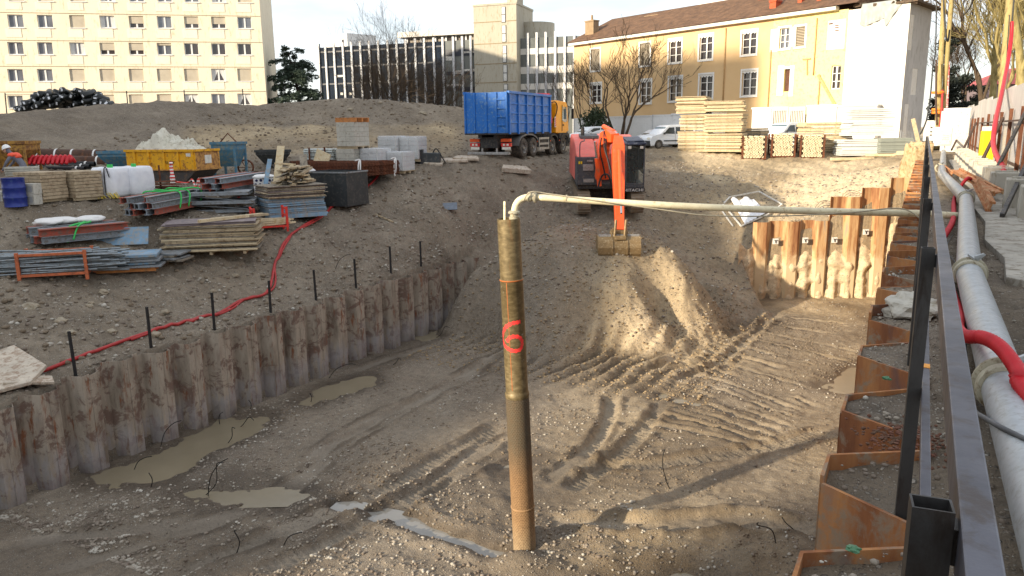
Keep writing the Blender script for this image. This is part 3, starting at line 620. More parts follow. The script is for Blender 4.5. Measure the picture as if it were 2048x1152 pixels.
RAILST = plain('blue_grey_steel', (88, 88, 96), 0.42, 0.5, 0.25, 5, (70, 62, 60), 0.3, 0.05, True)
rail = thing('railing', 'dark steel safety railing of box posts and long rails along the pit edge', 'railing', (0.06, 10, 0))
def rbox(name, x0, x1, y0, y1, z0, z1, mat, bevel=0.003):
    m = MB(); m.box(x0-0.06, x1-0.06, y0-10, y1-10, z0, z1); return m.build(name, mat, rail, bevel=bevel)
py_ = [1.05, 3.42, 5.75, 8.2, 10.7, 13.2, 15.7, 18.2, 20.7, 23.2, 25.7, 28.2, 30.7, 33.2, 35.7, 38.2]
for i, y in enumerate(py_):
    m = MB(); w, d, th, zt = 0.0245, 0.02, 0.003, 1.122
    o = [(-w, -d), (w, -d), (w, d), (-w, d)]; n_ = [(-w+th, -d+th), (w-th, -d+th), (w-th, d-th), (-w+th, d-th)]
    vs = [(a, b, z) for z in (-0.25, zt) for a, b in o]+[(a, b, z) for z in (-0.25, zt) for a, b in n_]
    fs = [(0, 1, 5, 4), (1, 2, 6, 5), (2, 3, 7, 6), (3, 0, 4, 7), (8, 12, 13, 9), (9, 13, 14, 10), (10, 14, 15, 11), (11, 15, 12, 8), (4, 5, 13, 12), (5, 6, 14, 13), (6, 7, 15, 14), (7, 4, 12, 15)]
    m.M = Matrix.Translation((-0.012, y-10, 0)) @ Matrix.Rotation(0.1, 4, 'Z'); m.add(vs, fs)
    o = m.build('post', STEEL, rail, recalc=False)
    if i < 3:
        m = MB(); m.cbox((0.0165, y-10+0.01, 1.07), (0.007, 0.035, 0.05)); m.build('weld_plate', STEEL, rail)
rbox('top_rail', 0.080, 0.121, -2.5, 19, 1.035, 1.112, RAILST)
rbox('top_rail', 0.081, 0.122, 19.01, 40, 1.03, 1.108, RAILST)
rbox('mid_rail', 0.075, 0.105, -2.5, 19, 0.50, 0.54, RAILST); rbox('mid_rail', 0.075, 0.105, 19.01, 40, 0.50, 0.54, RAILST)
ORANGE_TAPE = plain('orange_tape', (225, 150, 50), 0.6)
yt = pz(1876, 735, 0.54).y; m = MB(); m.box(0.0135, 0.0465, yt-10-0.03, yt-10+0.03, 0.498, 0.543); m.build('tape_mark', ORANGE_TAPE, rail)
GALV = plain('galvanised_steel', (176, 181, 184), 0.42, 0.45, 0.14, 9, (150, 150, 148), 0.3, 0.04)
CREAMSTEEL = plain('cream_coupling', (178, 172, 150), 0.55, 0.2, 0.2, 8, (120, 105, 80), 0.3)
main = thing('water_pipe', 'thick galvanised water main lying on the ground right of the railing', 'pipe', (0.5, 8, 0.15))
O0 = Vector((0.5, 8, 0.15))
def rel(p, o): return Vector(p)-Vector(o)
c1 = pz(1932, 398, 0.16); c2 = pz(1884, 348, 0.16); c3 = pz(1880, 336, 0.16); c4 = pz(1887, 303, 0.16)
path = [(0.57, -1.5, 0.15), (0.515, 4.9, 0.15), (0.50, 8.63, 0.155), (0.53, 10.6, 0.16), tuple(c1), tuple(c2), tuple(c3), tuple(c4)]
segs = [(path[0], path[1]), (path[1], path[2]), (path[2], path[4]), (path[4], path[5]), (path[5], path[7])]
for a, b in segs:
    m = MB(); a = rel(a, O0); b = rel(b, O0); n = 14
    m.tube([a.lerp(b, i/n) for i in range(n+1)], 0.118, 24); m.build('pipe_section', GALV, main, smooth=True, autosmooth=40)
def coupling(p, d, r, parent, lever=True):
    d = Vector(d).normalized(); q = d.to_track_quat('Z', 'Y').to_matrix().to_4x4(); q.translation = Vector(p)
    m = MB(); m.M = q; m.lathe([(r, -0.09), (r+0.022, -0.085), (r+0.03, -0.05), (r+0.03, -0.03), (r+0.012, -0.02), (r+0.012, 0.02), (r+0.045, 0.03), (r+0.045, 0.055), (r+0.02, 0.075), (r, 0.08)], 28)
    c = m.build('coupling', CREAMSTEEL, parent, smooth=True, autosmooth=35)
    if lever:
        m = MB(); m.M = Matrix.Translation(Vector(p))
        m.bar((0.03, -0.05, r+0.055), (0.10, 0.02, r+0.075), 0.018, 0.03); m.bar((0.03, -0.05, r+0.04), (-0.02, 0.07, r+0.06), 0.02); m.bar((0.05, 0.03, r+0.02), (0.11, 0.03, r+0.085), 0.02, 0.03)
        m.build('lever', GALV, c)
    return c
for a, b in ((path[1], path[2]), (path[2], path[4]), (path[4], path[5]), (path[6], path[7])): coupling(rel(a, O0), Vector(b)-Vector(a), 0.118, main)
def hose_mat(name, c):
    s = N(name); v = s.noise(7, 4); col = s.ramp(v, [(0.3, tuple(x*0.75 for x in rgb(c))), (0.7, rgb(c))]); return s.out(col, 0.45, 0, 0.4)
RED = hose_mat('red_plastic', (205, 38, 48)); REDD = hose_mat('dusty_red_plastic', (178, 52, 50))
def curve3(pts, n=12):
    pts = [Vector(p) for p in pts]; out = []
    for i in range(len(pts)-1):
        p0, p1, p2, p3 = pts[max(i-1, 0)], pts[i], pts[i+1], pts[min(i+2, len(pts)-1)]
        for k in range(n):
            t = k/n; out.append(0.5*((2*p1)+(p2-p0)*t+(2*p0-5*p1+4*p2-p3)*t*t+(3*p1-p0-3*p2+p3)*t**3))
    return out+[pts[-1]]
def resample(pts, step):
    out = [pts[0]]; acc = 0
    for a, b in zip(pts[:-1], pts[1:]):
        L = (b-a).length; d = step-acc
        while d < L: out.append(a.lerp(b, d/L)); d += step
        acc = (acc+L) % step
    return out+[pts[-1]]
def hose(name, pts, r, mat, label, cat='hose', ribs=0.0, n=10, group=None, seg=12, relto=None):
    c = curve3(pts, seg); o0 = c[0].copy()
    if ribs: c = resample(c, ribs/2.0); rs = [r*(1.0 if i % 2 else 0.78) for i in range(len(c))]
    else: rs = r
    m = MB(); m.tube([p-o0 for p in c], rs, n); o = m.build(name, mat, smooth=True); o.location = o0
    return tag(o, label, cat, group)
hose('conduit_hose', [(0.98, 2.3, 0.06), tuple(pt(2062, 800, 3.75)), tuple(pt(2036, 742, 3.95)), tuple(pt(2000, 694, 4.2)), tuple(pt(1965, 675, 4.4)), tuple(pt(1930, 672, 4.65)), tuple(pt(1916, 655, 5.6)), (0.37, 7.0, 0.08), (0.34, 8.2, 0.06), (0.33, 9.6, 0.06), (0.30, 11.4, 0.07), tuple(pz(1906, 440, 0.1)), tuple(pt(1910, 395, 17.0)), tuple(pt(1935, 357, 17.5)), tuple(pt(1952, 372, 18.5)), tuple(pz(1975, 386, 0.1))], 0.042, RED,
     'red corrugated conduit looping over the grey water main', ribs=0.03, n=12)
CABLE = plain('grey_cable', (92, 94, 96), 0.6)
hose('cable', [tuple(pt(1966, 562, 7.6)), tuple(pt(1940, 580, 7.4)), tuple(pt(1930, 615, 7.0)), (0.385, 6.3, 0.03), (0.37, 5.3, 0.02), tuple(pz(1945, 815, 0.03)), tuple(pt(1985, 845, 3.6)), (0.60, 3.5, 0.275), (0.72, 3.2, 0.12), (0.8, 2.6, 0.02)], 0.013, CABLE, 'grey cable draped over the near section of water main', 'cable', n=7)
hose('wire', [tuple(pz(1905, 470, 0.02)), (0.36, 11.2, 0.03), (0.44, 10.0, 0.02), (0.37, 8.9, 0.03)], 0.006, CABLE, 'thin pale wire lying between railing and red conduit', 'wire', n=5)
def brass_mat():
    s = N('brown_casing_steel'); v = s.co((1, 1, 0.10)); a = s.noise(9, 7, 0.7, s.co((1, 1, 2.2))); b = s.noise(3.2, 6, 0.7, v, 0.3)
    col = s.ramp(a, [(0.3, (0.10, 0.075, 0.036)), (0.5, (0.17, 0.128, 0.062)), (0.72, (0.28, 0.22, 0.115))])
    col = s.mix(s.ramp(b, [(0.58, 0.0), (0.66, 0.7)]), col, (0.25, 0.10, 0.03))
    col = s.mix(s.ramp(s.noise(4.5, 5, 0.7, s.co()), [(0.68, 0.0), (0.71, 0.85)]), col, (0.42, 0.40, 0.34))
    return s.out(col, s.ramp(a, [(0.3, 0.42), (0.7, 0.62)]), 0.35, 0.5)
def screen_mat():
    s = N('slotted_screen_steel'); w = s.n("ShaderNodeTexBrick"); v = s.co((1, 1, 1), 'UV'); s.l(v, w.inputs['Vector'])
    w.inputs['Scale'].default_value = 1.0; w.inputs['Brick Width'].default_value = 0.05; w.inputs['Row Height'].default_value = 0.035; w.inputs['Mortar Size'].default_value = 0.011; w.inputs['Mortar Smooth'].default_value = 0.4
    w.inputs['Color1'].default_value = (1, 1, 1, 1); w.inputs['Color2'].default_value = (0.8, 0.8, 0.8, 1); w.inputs['Mortar'].default_value = (0, 0, 0, 1)
    sx = s.n("ShaderNodeSeparateXYZ"); s.l(s.co(), sx.inputs[0]); n = s.noise(2.5, 6, 0.7)
    h = s.math('ADD', s.math('MULTIPLY', sx.outputs['Z'], 0.33), s.math('MULTIPLY', n, 0.22))
    col = s.ramp(h, [(0.06, (0.50, 0.39, 0.25)), (0.26, (0.44, 0.33, 0.20)), (0.50, (0.36, 0.22, 0.11)), (0.76, (0.30, 0.18, 0.09)), (0.98, (0.13, 0.105, 0.07))])
    col = s.mix(s.ramp(s.noise(14, 5, 0.7), [(0.3, 0.5), (0.6, 0.0)]), col, (0.16, 0.10, 0.055))
    col = s.mix(s.math('MULTIPLY', s.math('SUBTRACT', 1.0, w.outputs['Fac']), 0.25), col, (0.05, 0.035, 0.02))
    s.bump(w.outputs['Fac'], 1.0, 0.02); return s.out(col, 0.8, 0.1, 0.3)
BRASS = brass_mat(); SCREEN = screen_mat()
CT = pt(1017, 437, 13.35); CB = pz(1050, 1108, ZF)
cax = (CT-CB).normalized(); CB = CB+cax*-0.35; CR = 0.205
casing = thing('well_casing', 'tall brown steel well casing painted with a red figure standing in the pit', 'well casing', CB, rot=cax.to_track_quat('Z', 'Y').to_euler())
LC = (CT-CB).length
def zc(py): # height on the casing of an image row
    lo, hi = 0.0, LC
    for _ in range(30):
        mid = (lo+hi)/2; p = CB+cax*mid; q = p-Vector((0, 0, EYE)); r_ = q.dot(HEAD_R); f_ = q.dot(HEAD_F)
        d = f_*cos(PITCH)-q.z*sin(PITCH); yy = (-f_*sin(PITCH)-q.z*cos(PITCH))/d; xx = r_/d
        Y = 576+F*(yy*cos(ROLL)-xx*sin(ROLL))
        if Y > py: lo = mid
        else: hi = mid
    return lo
z1, z2, z3 = zc(783), zc(558), LC
m = MB(); m.lathe([(CR+0.012, 0), (CR+0.012, z1-0.1)], 40); scr = m.build('screen', SCREEN, casing, smooth=True)
uv = scr.data.uv_layers.new(name='UVMap')
for p in scr.data.polygons:
    ii = [v % 40 for v in p.vertices]
    for li, vi in zip(p.loop_indices, p.vertices):
        a = vi % 40; a = 40 if (a == 0 and max(ii) == 39) else a
        uv.data[li].uv = (a/40*2*pi*CR, scr.data.vertices[vi].co.z)
m = MB(); m.lathe([(CR+0.012, z1-0.1), (CR+0.016, z1-0.09), (CR+0.018, z1-0.02), (CR+0.006, z1), (CR, z1+0.03), (CR, z2-0.012), (CR+0.006, z2-0.006), (CR+0.006, z2+0.006), (CR-0.004, z2+0.012), (CR-0.004, z3), (CR-0.016, z3), (CR-0.016, z3-1.2)], 48)
m.build('casing_tube', BRASS, casing, smooth=True, autosmooth=50)
m = MB(); z4 = zc(1012); m.lathe([(CR+0.012, z4-0.02), (CR+0.022, z4-0.01), (CR+0.022, z4+0.01), (CR+0.012, z4+0.02)], 40); m.build('weld_ring', SCREEN, casing, smooth=True)
CAP = plain('rust_line', (170, 95, 40), 0.7)
m = MB(); m.lathe([(CR+0.002, z2-0.022), (CR+0.010, z2-0.014), (CR+0.010, z2+0.0), (CR+0.002, z2+0.008)], 40); m.build('weld_ring', CAP, casing, smooth=True)
cinv = (Matrix.Translation(CB) @ cax.to_track_quat('Z', 'Y').to_matrix().to_4x4()).inverted()
def on_casing(px, py, r):
    o = cinv @ Vector((0, 0, EYE)); d = (cinv.to_3x3() @ ray(px, py)); a = d.x**2+d.y**2; b = o.x*d.x+o.y*d.y; c = o.x**2+o.y**2-r*r
    D = b*b-a*c
    if D < 0: D = 0
    return o+d*((-b-sqrt(D))/a)
SPRAY = plain('red_spray_paint', (238, 60, 56), 0.55, 0, 0.2, 14)
six = [(1041, 643), (1034, 645), (1024, 647), (1014, 652), (1008, 660), (1006, 672), (1007, 684), (1011, 693), (1020, 700), (1031, 702), (1040, 699), (1044, 691), (1044, 682), (1039, 675), (1029, 673), (1019, 676), (1013, 683)]
pp = [on_casing(x, y, CR+0.003) for x, y in [tuple(q) for q in smooth_poly(six, 5)]]
m = MB(); vs = []; n = len(pp)
for i, p in enumerate(pp):
    d = (pp[min(i+1, n-1)]-pp[max(i-1, 0)]).normalized(); nr = Vector((p.x, p.y, 0)).normalized(); w = d.cross(nr).normalized()*(0.034+0.008*sin(i*1.7))*(0.8 if i in (0, n-1) else 1)
    for q in (p-w, p+w): e = Vector((q.x, q.y, 0)).normalized()*(CR+0.003); vs.append((e.x, e.y, q.z))
m.add(vs, [(2*i, 2*i+1, 2*i+3, 2*i+2) for i in range(n-1)]); m.build('painted_figure', SPRAY, casing, smooth=True)
m = MB(); a = [on_casing(1013+ (y-570)*0.055, y, CR+0.002) for y in range(566, 790, 8)]
vs = []
for p in a:
    for s_ in (-0.006, 0.006): e = Vector((p.x, p.y, 0)).normalized(); e = e*(CR+0.002)+Vector((-e.y, e.x, 0))*s_; vs.append((e.x, e.y, p.z))
m.add(vs, [(2*i, 2*i+1, 2*i+3, 2*i+2) for i in range(len(a)-1)]); m.build('rust_seam', CAP, casing)
IVORY = plain('ivory_pipe', (226, 216, 182), 0.45, 0.05, 0.12, 5, (188, 170, 130), 0.25)
CAPR = CT+cax*-0.02
end = pt(1852, 427, 12.7)
el0 = CT+HEAD_R*0.10
j1 = pt(1065, 394, 13.3);
dp = thing('discharge_pipe', 'long ivory pipe with an elbow running from the casing top to the railing', 'pipe', el0)
hd = (end-j1).normalized(); c_el = Vector((el0.x, el0.y, j1.z))
m = MB(); cc = [el0+Vector((0, 0, -0.5)), el0+Vector((0, 0, 0.0))]
B = [el0, el0+Vector((0, 0, (j1.z-el0.z)*0.75)), c_el+hd*((j1-c_el).dot(hd)*0.22), j1]
for i in range(1, 13):
    t = i/12; cc.append(B[0]*(1-t)**3+B[1]*3*t*(1-t)**2+B[2]*3*t*t*(1-t)+B[3]*t**3)
m.tube([p-el0 for p in cc], 0.062, 16); m.build('elbow', IVORY, dp, smooth=True)
m = MB(); m.tube([(j1.lerp(end, i/24)-el0)-Vector((0, 0, 0.05*sin(pi*i/24))) for i in range(25)]+[end-el0+Vector((0.25, 0.05, -0.02)), end-el0+Vector((0.5, 0.1, -0.03))], 0.058, 16); m.build('pipe_section', IVORY, dp, smooth=True)
coupling(j1-el0, hd, 0.062, dp, False); coupling((el0+Vector((0, 0, 0.06)))-el0, (0, 0, 1), 0.062, dp, False)
for k in (0.09,):
    q = j1.lerp(end, k)-el0; m = MB(); m.M = Matrix.Translation(q) @ hd.to_track_quat('Z', 'Y').to_matrix().to_4x4(); m.lathe([(0.058, -0.012), (0.066, -0.008), (0.066, 0.008), (0.058, 0.012)], 18); m.build('clamp_band', CREAMSTEEL, dp)
m = MB(); m.bar(el0+HEAD_R*-0.17+Vector((0, 0, -0.1))-el0, el0+HEAD_R*-0.165+Vector((0, 0, 0.3))-el0, 0.035, 0.02); m.build('tag_strip', IVORY, dp)
LCAB = plain('pale_cable', (175, 165, 140), 0.6); DCAB = plain('dark_cable', (50, 48, 44), 0.6)
hose('cable', [tuple(pt(1046, 402, 13.2)), tuple(pt(1062, 384, 13.15)), tuple(pt(1100, 388, 13.2)), tuple(pt(1200, 402, 13.1)), tuple(pt(1320, 419, 13.0)), tuple(pt(1420, 431, 12.9)), tuple(pt(1560, 432, 12.8)), tuple(pt(1700, 425, 12.7)), tuple(pt(1800, 417, 12.6)), tuple(pt(1845, 440, 12.5)), tuple(pt(1856, 446, 12.4))], 0.011, LCAB, 'thin sagging cable strung along the ivory discharge pipe', 'cable', n=6)
class Facade:
    def __init__(s, p0, p1):
        s.p0 = Vector((p0[0], p0[1])); d = Vector((p1[0]-p0[0], p1[1]-p0[1])); s.L = d.length; s.d = d.normalized(); s.rz = atan2(s.d.y, s.d.x); s.back = Vector((-s.d.y, s.d.x))
    def uv(s, px, py, off=0.0):
        r = ray(px, py); n = s.back; t = (s.p0+n*off).dot(n)/(r.x*n.x+r.y*n.y); p = Vector((r.x*t, r.y*t)); return (p-s.p0).dot(s.d), EYE+r.z*t
    def rect(s, x0, x1, y0, y1):
        a = s.uv(x0, (y0+y1)/2)[0]; b = s.uv(x1, (y0+y1)/2)[0]; xm = (x0+x1)/2; return a, b, s.uv(xm, y1)[1], s.uv(xm, y0)[1]
    def loc(s, z=0.0): return (s.p0.x, s.p0.y, z)
def wall_with_holes(m, u0, u1, z0, z1, holes, y0=0.0, y1=0.3):
    """front wall sheet with real recesses: cells of a tensor grid, holes left out, reveals added"""
    us_ = sorted({u0, u1, *[h[0] for h in holes], *[h[1] for h in holes]}); zs = sorted({z0, z1, *[h[2] for h in holes], *[h[3] for h in holes]})
    us_ = [u for u in us_ if u0-1e-9 <= u <= u1+1e-9]; zs = [z for z in zs if z0-1e-9 <= z <= z1+1e-9]
    for a, b in zip(us_[:-1], us_[1:]):
        for c, d in zip(zs[:-1], zs[1:]):
            um, zm = (a+b)/2, (c+d)/2
            if any(h[0] < um < h[1] and h[2] < zm < h[3] for h in holes): continue
            m.add([(a, y0, c), (b, y0, c), (b, y0, d), (a, y0, d)], [(0, 1, 2, 3)])
    for a, b, c, d in holes:
        m.add([(a, y0, c), (a, y1, c), (a, y1, d), (a, y0, d)], [(0, 1, 2, 3)]); m.add([(b, y0, c), (b, y1, c), (b, y1, d), (b, y0, d)], [(3, 2, 1, 0)])
        m.add([(a, y0, d), (b, y0, d), (b, y1, d), (a, y1, d)], [(3, 2, 1, 0)]); m.add([(a, y0, c), (b, y0, c), (b, y1, c), (a, y1, c)], [(0, 1, 2, 3)])
def glass_mat(name, c, rough=0.08, vary=0.5, scale=0.6):
    s = N(name); n = s.noise(scale, 4, 0.6); c = rgb(c); return s.out(s.ramp(n, [(0.3, tuple(x*(1-vary) for x in c)), (0.7, c)]), rough, 0.0, 0.8)
CREAM = plain('cream_render', (233, 222, 197), 0.9, 0, 0.05, 0.35, (204, 188, 156), 0.22, 0.03, True)
CREAML = plain('pale_panel', (240, 231, 208), 0.9, 0, 0.05, 0.8, (216, 204, 176), 0.18, 0.03, True)
JOINT = plain('joint', (150, 134, 106), 0.9)
PVC = plain('white_frame', (222, 222, 220), 0.5, 0, 0.06)
GLASS = glass_mat('window_glass', (118, 122, 132)); GLASSD = glass_mat('dark_window_glass', (66, 58, 58), 0.1)
BLIND = N('roller_blind'); _w = BLIND.n("ShaderNodeTexWave", wave_type='BANDS', bands_direction='Z', Scale=4.5, Distortion=0.0); BLIND.l(BLIND.co(), _w.inputs['Vector'])
BLIND.bump(_w.outputs['Fac'], 0.4, 0.02); BLIND = BLIND.out(BLIND.ramp(BLIND.noise(0.9, 4), [(0.3, rgb((176, 166, 148))), (0.7, rgb((196, 187, 168)))]), 0.8)
CURT = plain('net_curtain', (205, 206, 205), 0.9, 0, 0.2, 6, None, 0, 0, True); CURTD = plain('tied_curtain', (150, 138, 126), 0.9, 0, 0.3, 5, None, 0, 0, True)
pR = pt(534, 205, 80); dA = HEAD_R*0.982+HEAD_F*0.19; pL = pR-dA*40
FA = Facade(pL, pR)
apt = thing('apartment_building', 'cream panel apartment block with rows of white windows behind the earth mound', 'building', FA.loc(), FA.rz)
cols = [-26, 33, 92, 156, 216, 274, 330, 384, 438, 490]
rows = [[(-82, -57), (-80, -56)], [(-27, 2), (-21, 5)], [(29, 55), (34, 57)], [(84, 109), (87, 110)], [(138, 163), (137, 162)], [(191, 216), (187, 210)]]
types = ['oooosooooo', 'ssssoooooS'.lower(), 'soosohohho', 'oookhhgddd', 'hoossssscs', 'soosssscoc']
holes = []; wins = []
for r, ((l0, l1), (r0, r1)) in enumerate(rows):
    for c, px in enumerate(cols):
        k = (px-33)/(490-33); ya = l0+(r0-l0)*k; yb = l1+(r1-l1)*k
        u, z0 = FA.uv(px, yb); z1 = FA.uv(px, ya)[1]; w = 0.69
        if r == 5 and c < 1: pass
        wins.append((u-w, u+w, z0, z1, types[r][c])); holes.append((u-w, u+w, z0, z1))
uE = FA.L; uS = -6; zT = FA.uv(490, -56)[1]+3.0
m = MB(); wall_with_holes(m, uS, uE, -1, zT, holes, 0, 0.26); m.box(uS, uE, 0.30, 12, -1, zT);
m.add([(uE, 0, -1), (uE, 0.3, -1), (uE, 0.3, zT), (uE, 0, zT)], [(0, 1, 2, 3)]); m.build('wall', CREAM, apt)
m = MB()
for (a, b, z0, z1, ty) in wins: pass
zr = sorted({round(w[2], 2) for w in wins[-1:]})
for c in range(len(cols)):
    ws = sorted([w for w in wins if abs((w[0]+w[1])/2-FA.uv(cols[c], 100)[0]) < 1.3], key=lambda w: w[2])
    for lo, hi in zip(ws[:-1], ws[1:]): m = MB(); m.box(lo[0]-0.02, lo[1]+0.02, -0.03, -0.002, lo[3]+0.45, hi[2]-0.09); m.build('spandrel_panel', CREAML, apt)
m = MB()
for py0, py1 in ((-30, -27), (28, 33), (83, 86), (135, 135.5), (186, 184.5)):
    za, zb = FA.uv(33, py0-0.5)[1], FA.uv(490, py1-0.5)[1]; z = (za+zb)/2; m = MB(); m.box(uS, uE-0.02, -0.012, -0.002, z+0.03, z+0.09); m.build('panel_joint', JOINT, apt)
for (a, b, z0, z1, ty) in wins:
    fr = MB(); y = 0.15; t_ = 0.07
    shut = {'s': 1.0, 'h': 0.62, 'g': 0.2, 'k': 0.0}.get(ty, 0.0)
    fr.box(a, b, y, y+0.06, z0, z0+t_); fr.box(a, b, y, y+0.06, z1-t_, z1); fr.box(a, a+t_, y, y+0.06, z0+t_, z1-t_); fr.box(b-t_, b, y, y+0.06, z0+t_, z1-t_); fr.box((a+b)/2-0.08, (a+b)/2+0.08, y-0.004, y+0.06, z0+t_, z1-t_)
    fr.box(a-0.05, b+0.05, -0.08, 0.12, z0-0.08, z0-0.001)
    f = fr.build('window', PVC, apt)
    g = MB(); g.box(a+t_, b-t_, y+0.03, y+0.04, z0+t_, z1-t_); g.build('pane', GLASSD if ty in 'dhc' else GLASS, f)
    if shut:
        g = MB(); g.box(a+0.005, b-0.005, y-0.05, y-0.02, z1-(z1-z0)*shut+ (0.02 if shut == 1 else 0), z1-0.005); g.build('blind', BLIND, f)
    if ty in 'ck' or (ty == 'o' and U(0, 1) < 0.35):
        mid = (a+b)/2
        for sg, e in ((1, a+t_), (-1, b-t_)):
            g = MB()
            if ty == 'c': g.add([(e, y+0.025, z1-t_), (mid, y+0.025, z1-t_), (e+sg*0.12, y+0.025, z0+t_), (e, y+0.025, z0+t_)], [(0, 1, 2, 3)])
            else: g.add([(e, y+0.025, z1-t_), (e+sg*0.35, y+0.025, z1-t_), (e+sg*0.33, y+0.025, z0+t_), (e, y+0.025, z0+t_)], [(0, 1, 2, 3)])
            g.build('curtain', CURT, f)
DGLASS = glass_mat('navy_glass', (28, 40, 56), 0.06, 0.35, 0.3); GGLASS = glass_mat('grey_glass', (120, 124, 122), 0.05, 0.4, 0.4)
FINW = plain('white_fin', (205, 206, 208), 0.6, 0, 0.1, 1.5, (130, 130, 130), 0.25); BANDW = plain('white_band', (212, 208, 200), 0.8, 0, 0.08, 0.6)
BAND = plain('dark_band', (38, 44, 56), 0.4, 0, 0.3, 0.8)
TCONC = plain('tower_concrete', (176, 170, 154), 0.92, 0, 0.10, 0.5, (150, 138, 116), 0.25, 0.1, True)
o0 = pt(635, 150, 112); k_ = 39.2; o1 = o0+(HEAD_R*0.943-HEAD_F*0.33)*k_
FO = Facade(o0, o1)
off = thing('office_building', 'dark glass office block with white vertical fins and a concrete stair tower', 'building', FO.loc(), FO.rz)
def topz(px): return FO.uv(px, 95+(px-637)*(-25/513))[1]
zt0 = topz(760); uu = lambda px, py=140: FO.uv(px, py)[0]
m = MB(); m.box(uu(637), uu(890), 0.05, 14, -1, zt0); m.build('glass_wall', DGLASS, off)
m = MB(); m.box(uu(890), uu(957)-0.05, 0.05, 13, -1, zt0); m.box(uu(1040), uu(1158), 0.05, 13, -1, FO.uv(1100, 74)[1]); m.build('glass_wall', GGLASS, off)
m = MB()
for py0, py1 in ((97, 100), (128, 131), (163, 166), (196, 199)):
    a = FO.uv(760, py1)[1]; b = FO.uv(760, py0)[1]; m.box(uu(637), uu(890), 0.01, 0.049, a, b)
m.build('floor_band', BAND, off)
m = MB()
for py0, py1 in ((95, 107), (132, 146), (166, 178)):
    a = FO.uv(1100, py1)[1]; b = FO.uv(1100, py0)[1]; m.box(uu(1040)+0.02, uu(1156), 0.0, 0.045, a, b)
for (x0, x1, py0, py1) in ((892, 904, 112, 121), (905, 924, 141, 148), (928, 955, 102, 106), (928, 955, 138, 144), (892, 922, 168, 172)):
    a, b, c, d = FO.rect(x0, x1, py0, py1); m.box(a, b, 0.0, 0.045, c, d); m.build('white_band', BANDW, off); m = MB()
for (x0, x1, py0, py1) in ((675, 690, 150, 154), (681, 686, 185, 190), (698, 703, 185, 190)):
    a, b, c, d = FO.rect(x0, x1, py0, py1); m = MB(); m.box(a, b, 0.0, 0.045, c, d); m.build('white_panel', BANDW, off)  # small white panels on the dark glass front
m = MB()
for py in (112, 150, 182):
    z = FO.uv(920, py)[1]; m.box(uu(892), uu(955), 0.0, 0.046, z, z+0.9 if py == 112 else z+0.5)
m.build('floor_band', BAND, off)
for px in (637, 651, 668, 686, 703, 721, 739, 757, 776, 794, 812, 831, 849, 868, 886, 907, 925, 942, 1056, 1074, 1092, 1111, 1130, 1149):
    m = MB(); u = uu(px, 90); m.box(u-0.15, u+0.15, -0.20, 0.0, -1, topz(px)+0.55); m.build('fin', FINW, off, bevel=0.02)
m = MB(); a = uu(775, 70); b = uu(956, 70); z0, z1 = FO.uv(860, 66)[1], FO.uv(860, 55)[1]; m.box(a, b+2, 3.0, 12, z0, z1); m.box(uu(1085, 70)-3, uu(1140, 70), 3, 12, FO.uv(1100, 72)[1], FO.uv(1100, 70)[1]); m.build('roof_fascia', BANDW, off)
m = MB(); m.box(a+0.5, b, 4.0, 11, zt0, z0); m.build('penthouse_wall', plain('penthouse', (150, 140, 128), 0.8), off)
for px in (880, 905, 940):
    m = MB(); u = uu(px, 70); m.box(u-0.6, u+0.6, 3.9, 3.99, zt0+0.2, z0-0.1); m.build('window', GLASSD, off)
for px in (790, 818, 848, 870, 890, 911, 930): m = MB(); u = uu(px, 70); m.box(u-0.12, u+0.12, 3.7, 3.95, zt0, z0); m.build('mullion', FINW, off)
m = MB(); a, b = uu(957, 100), uu(1041, 100); zT2 = FO.uv(1000, 14)[1]
m.box(a, b, -1.6, 5.5, -1, zT2); m.box(a-0.08, b+0.08, -1.68, 5.6, zT2, zT2+0.25); c = uu(1019, 10); m.box(c, c+1.4, -1.0, 1.5, zT2+0.25, zT2+4)
tw = m.build('stair_tower', TCONC, off)
m = MB()
for py in (47, 90, 130, 167): z = FO.uv(1000, py)[1]; m.box(a-0.004, b+0.004, -1.63, -1.602, z, z+0.10)
m.build('tower_joint', JOINT, tw)
for (y0, y1) in ((18, 47), (54, 86), (94, 126), (132, 163), (170, 192)):
    x = 1012+ (y0-18)*0.03; A, B, C, D = FO.rect(x, x+6.5, y0, y1); m = MB(); m.box(A-0.06, B+0.06, -1.66, -1.605, C-0.06, D+0.06); w = m.build('window', BAND, tw)
    m = MB(); m.box(A, B, -1.70, -1.665, C, (C+D)/2-0.05); m.box(A, B, -1.70, -1.665, (C+D)/2+0.05, D); m.build('pane', plain('bright_pane', (215, 214, 208), 0.1), w)
m = MB(); cx = uu(1062, 55); m.lathe([(0.01, -1), (2.6, -1), (2.6, FO.uv(1060, 40)[1]), (0.01, FO.uv(1060, 40)[1])], 28, c=(cx-0.6, 4.0, 0)); m.build('round_stair', TCONC, off, smooth=True, autosmooth=40)
A = pt(668, 95, 135); B = pt(695, 95, 132); FW_ = Facade(A, B); rb_ = thing('white_building', 'small white rooftop block showing above the dark office roof', 'building', FW_.loc(), FW_.rz)
m = MB(); zt_ = FW_.uv(682, 68)[1]; m.box(-3, FW_.L, 0, 6, -1, zt_); m.build('wall', plain('bright_render', (228, 228, 226), 0.8), rb_)
m = MB(); A_ = FW_.rect(684, 688, 79, 87); m.box(A_[0], A_[1], -0.03, -0.002, A_[2], A_[3]); m.build('window', GLASSD, rb_)
YEL = N('ochre_render'); _n = YEL.noise(0.25, 6, 0.6); _n2 = YEL.noise(2.5, 6, 0.7)
YEL.bump(YEL.noise(30, 4), 0.1, 0.01)
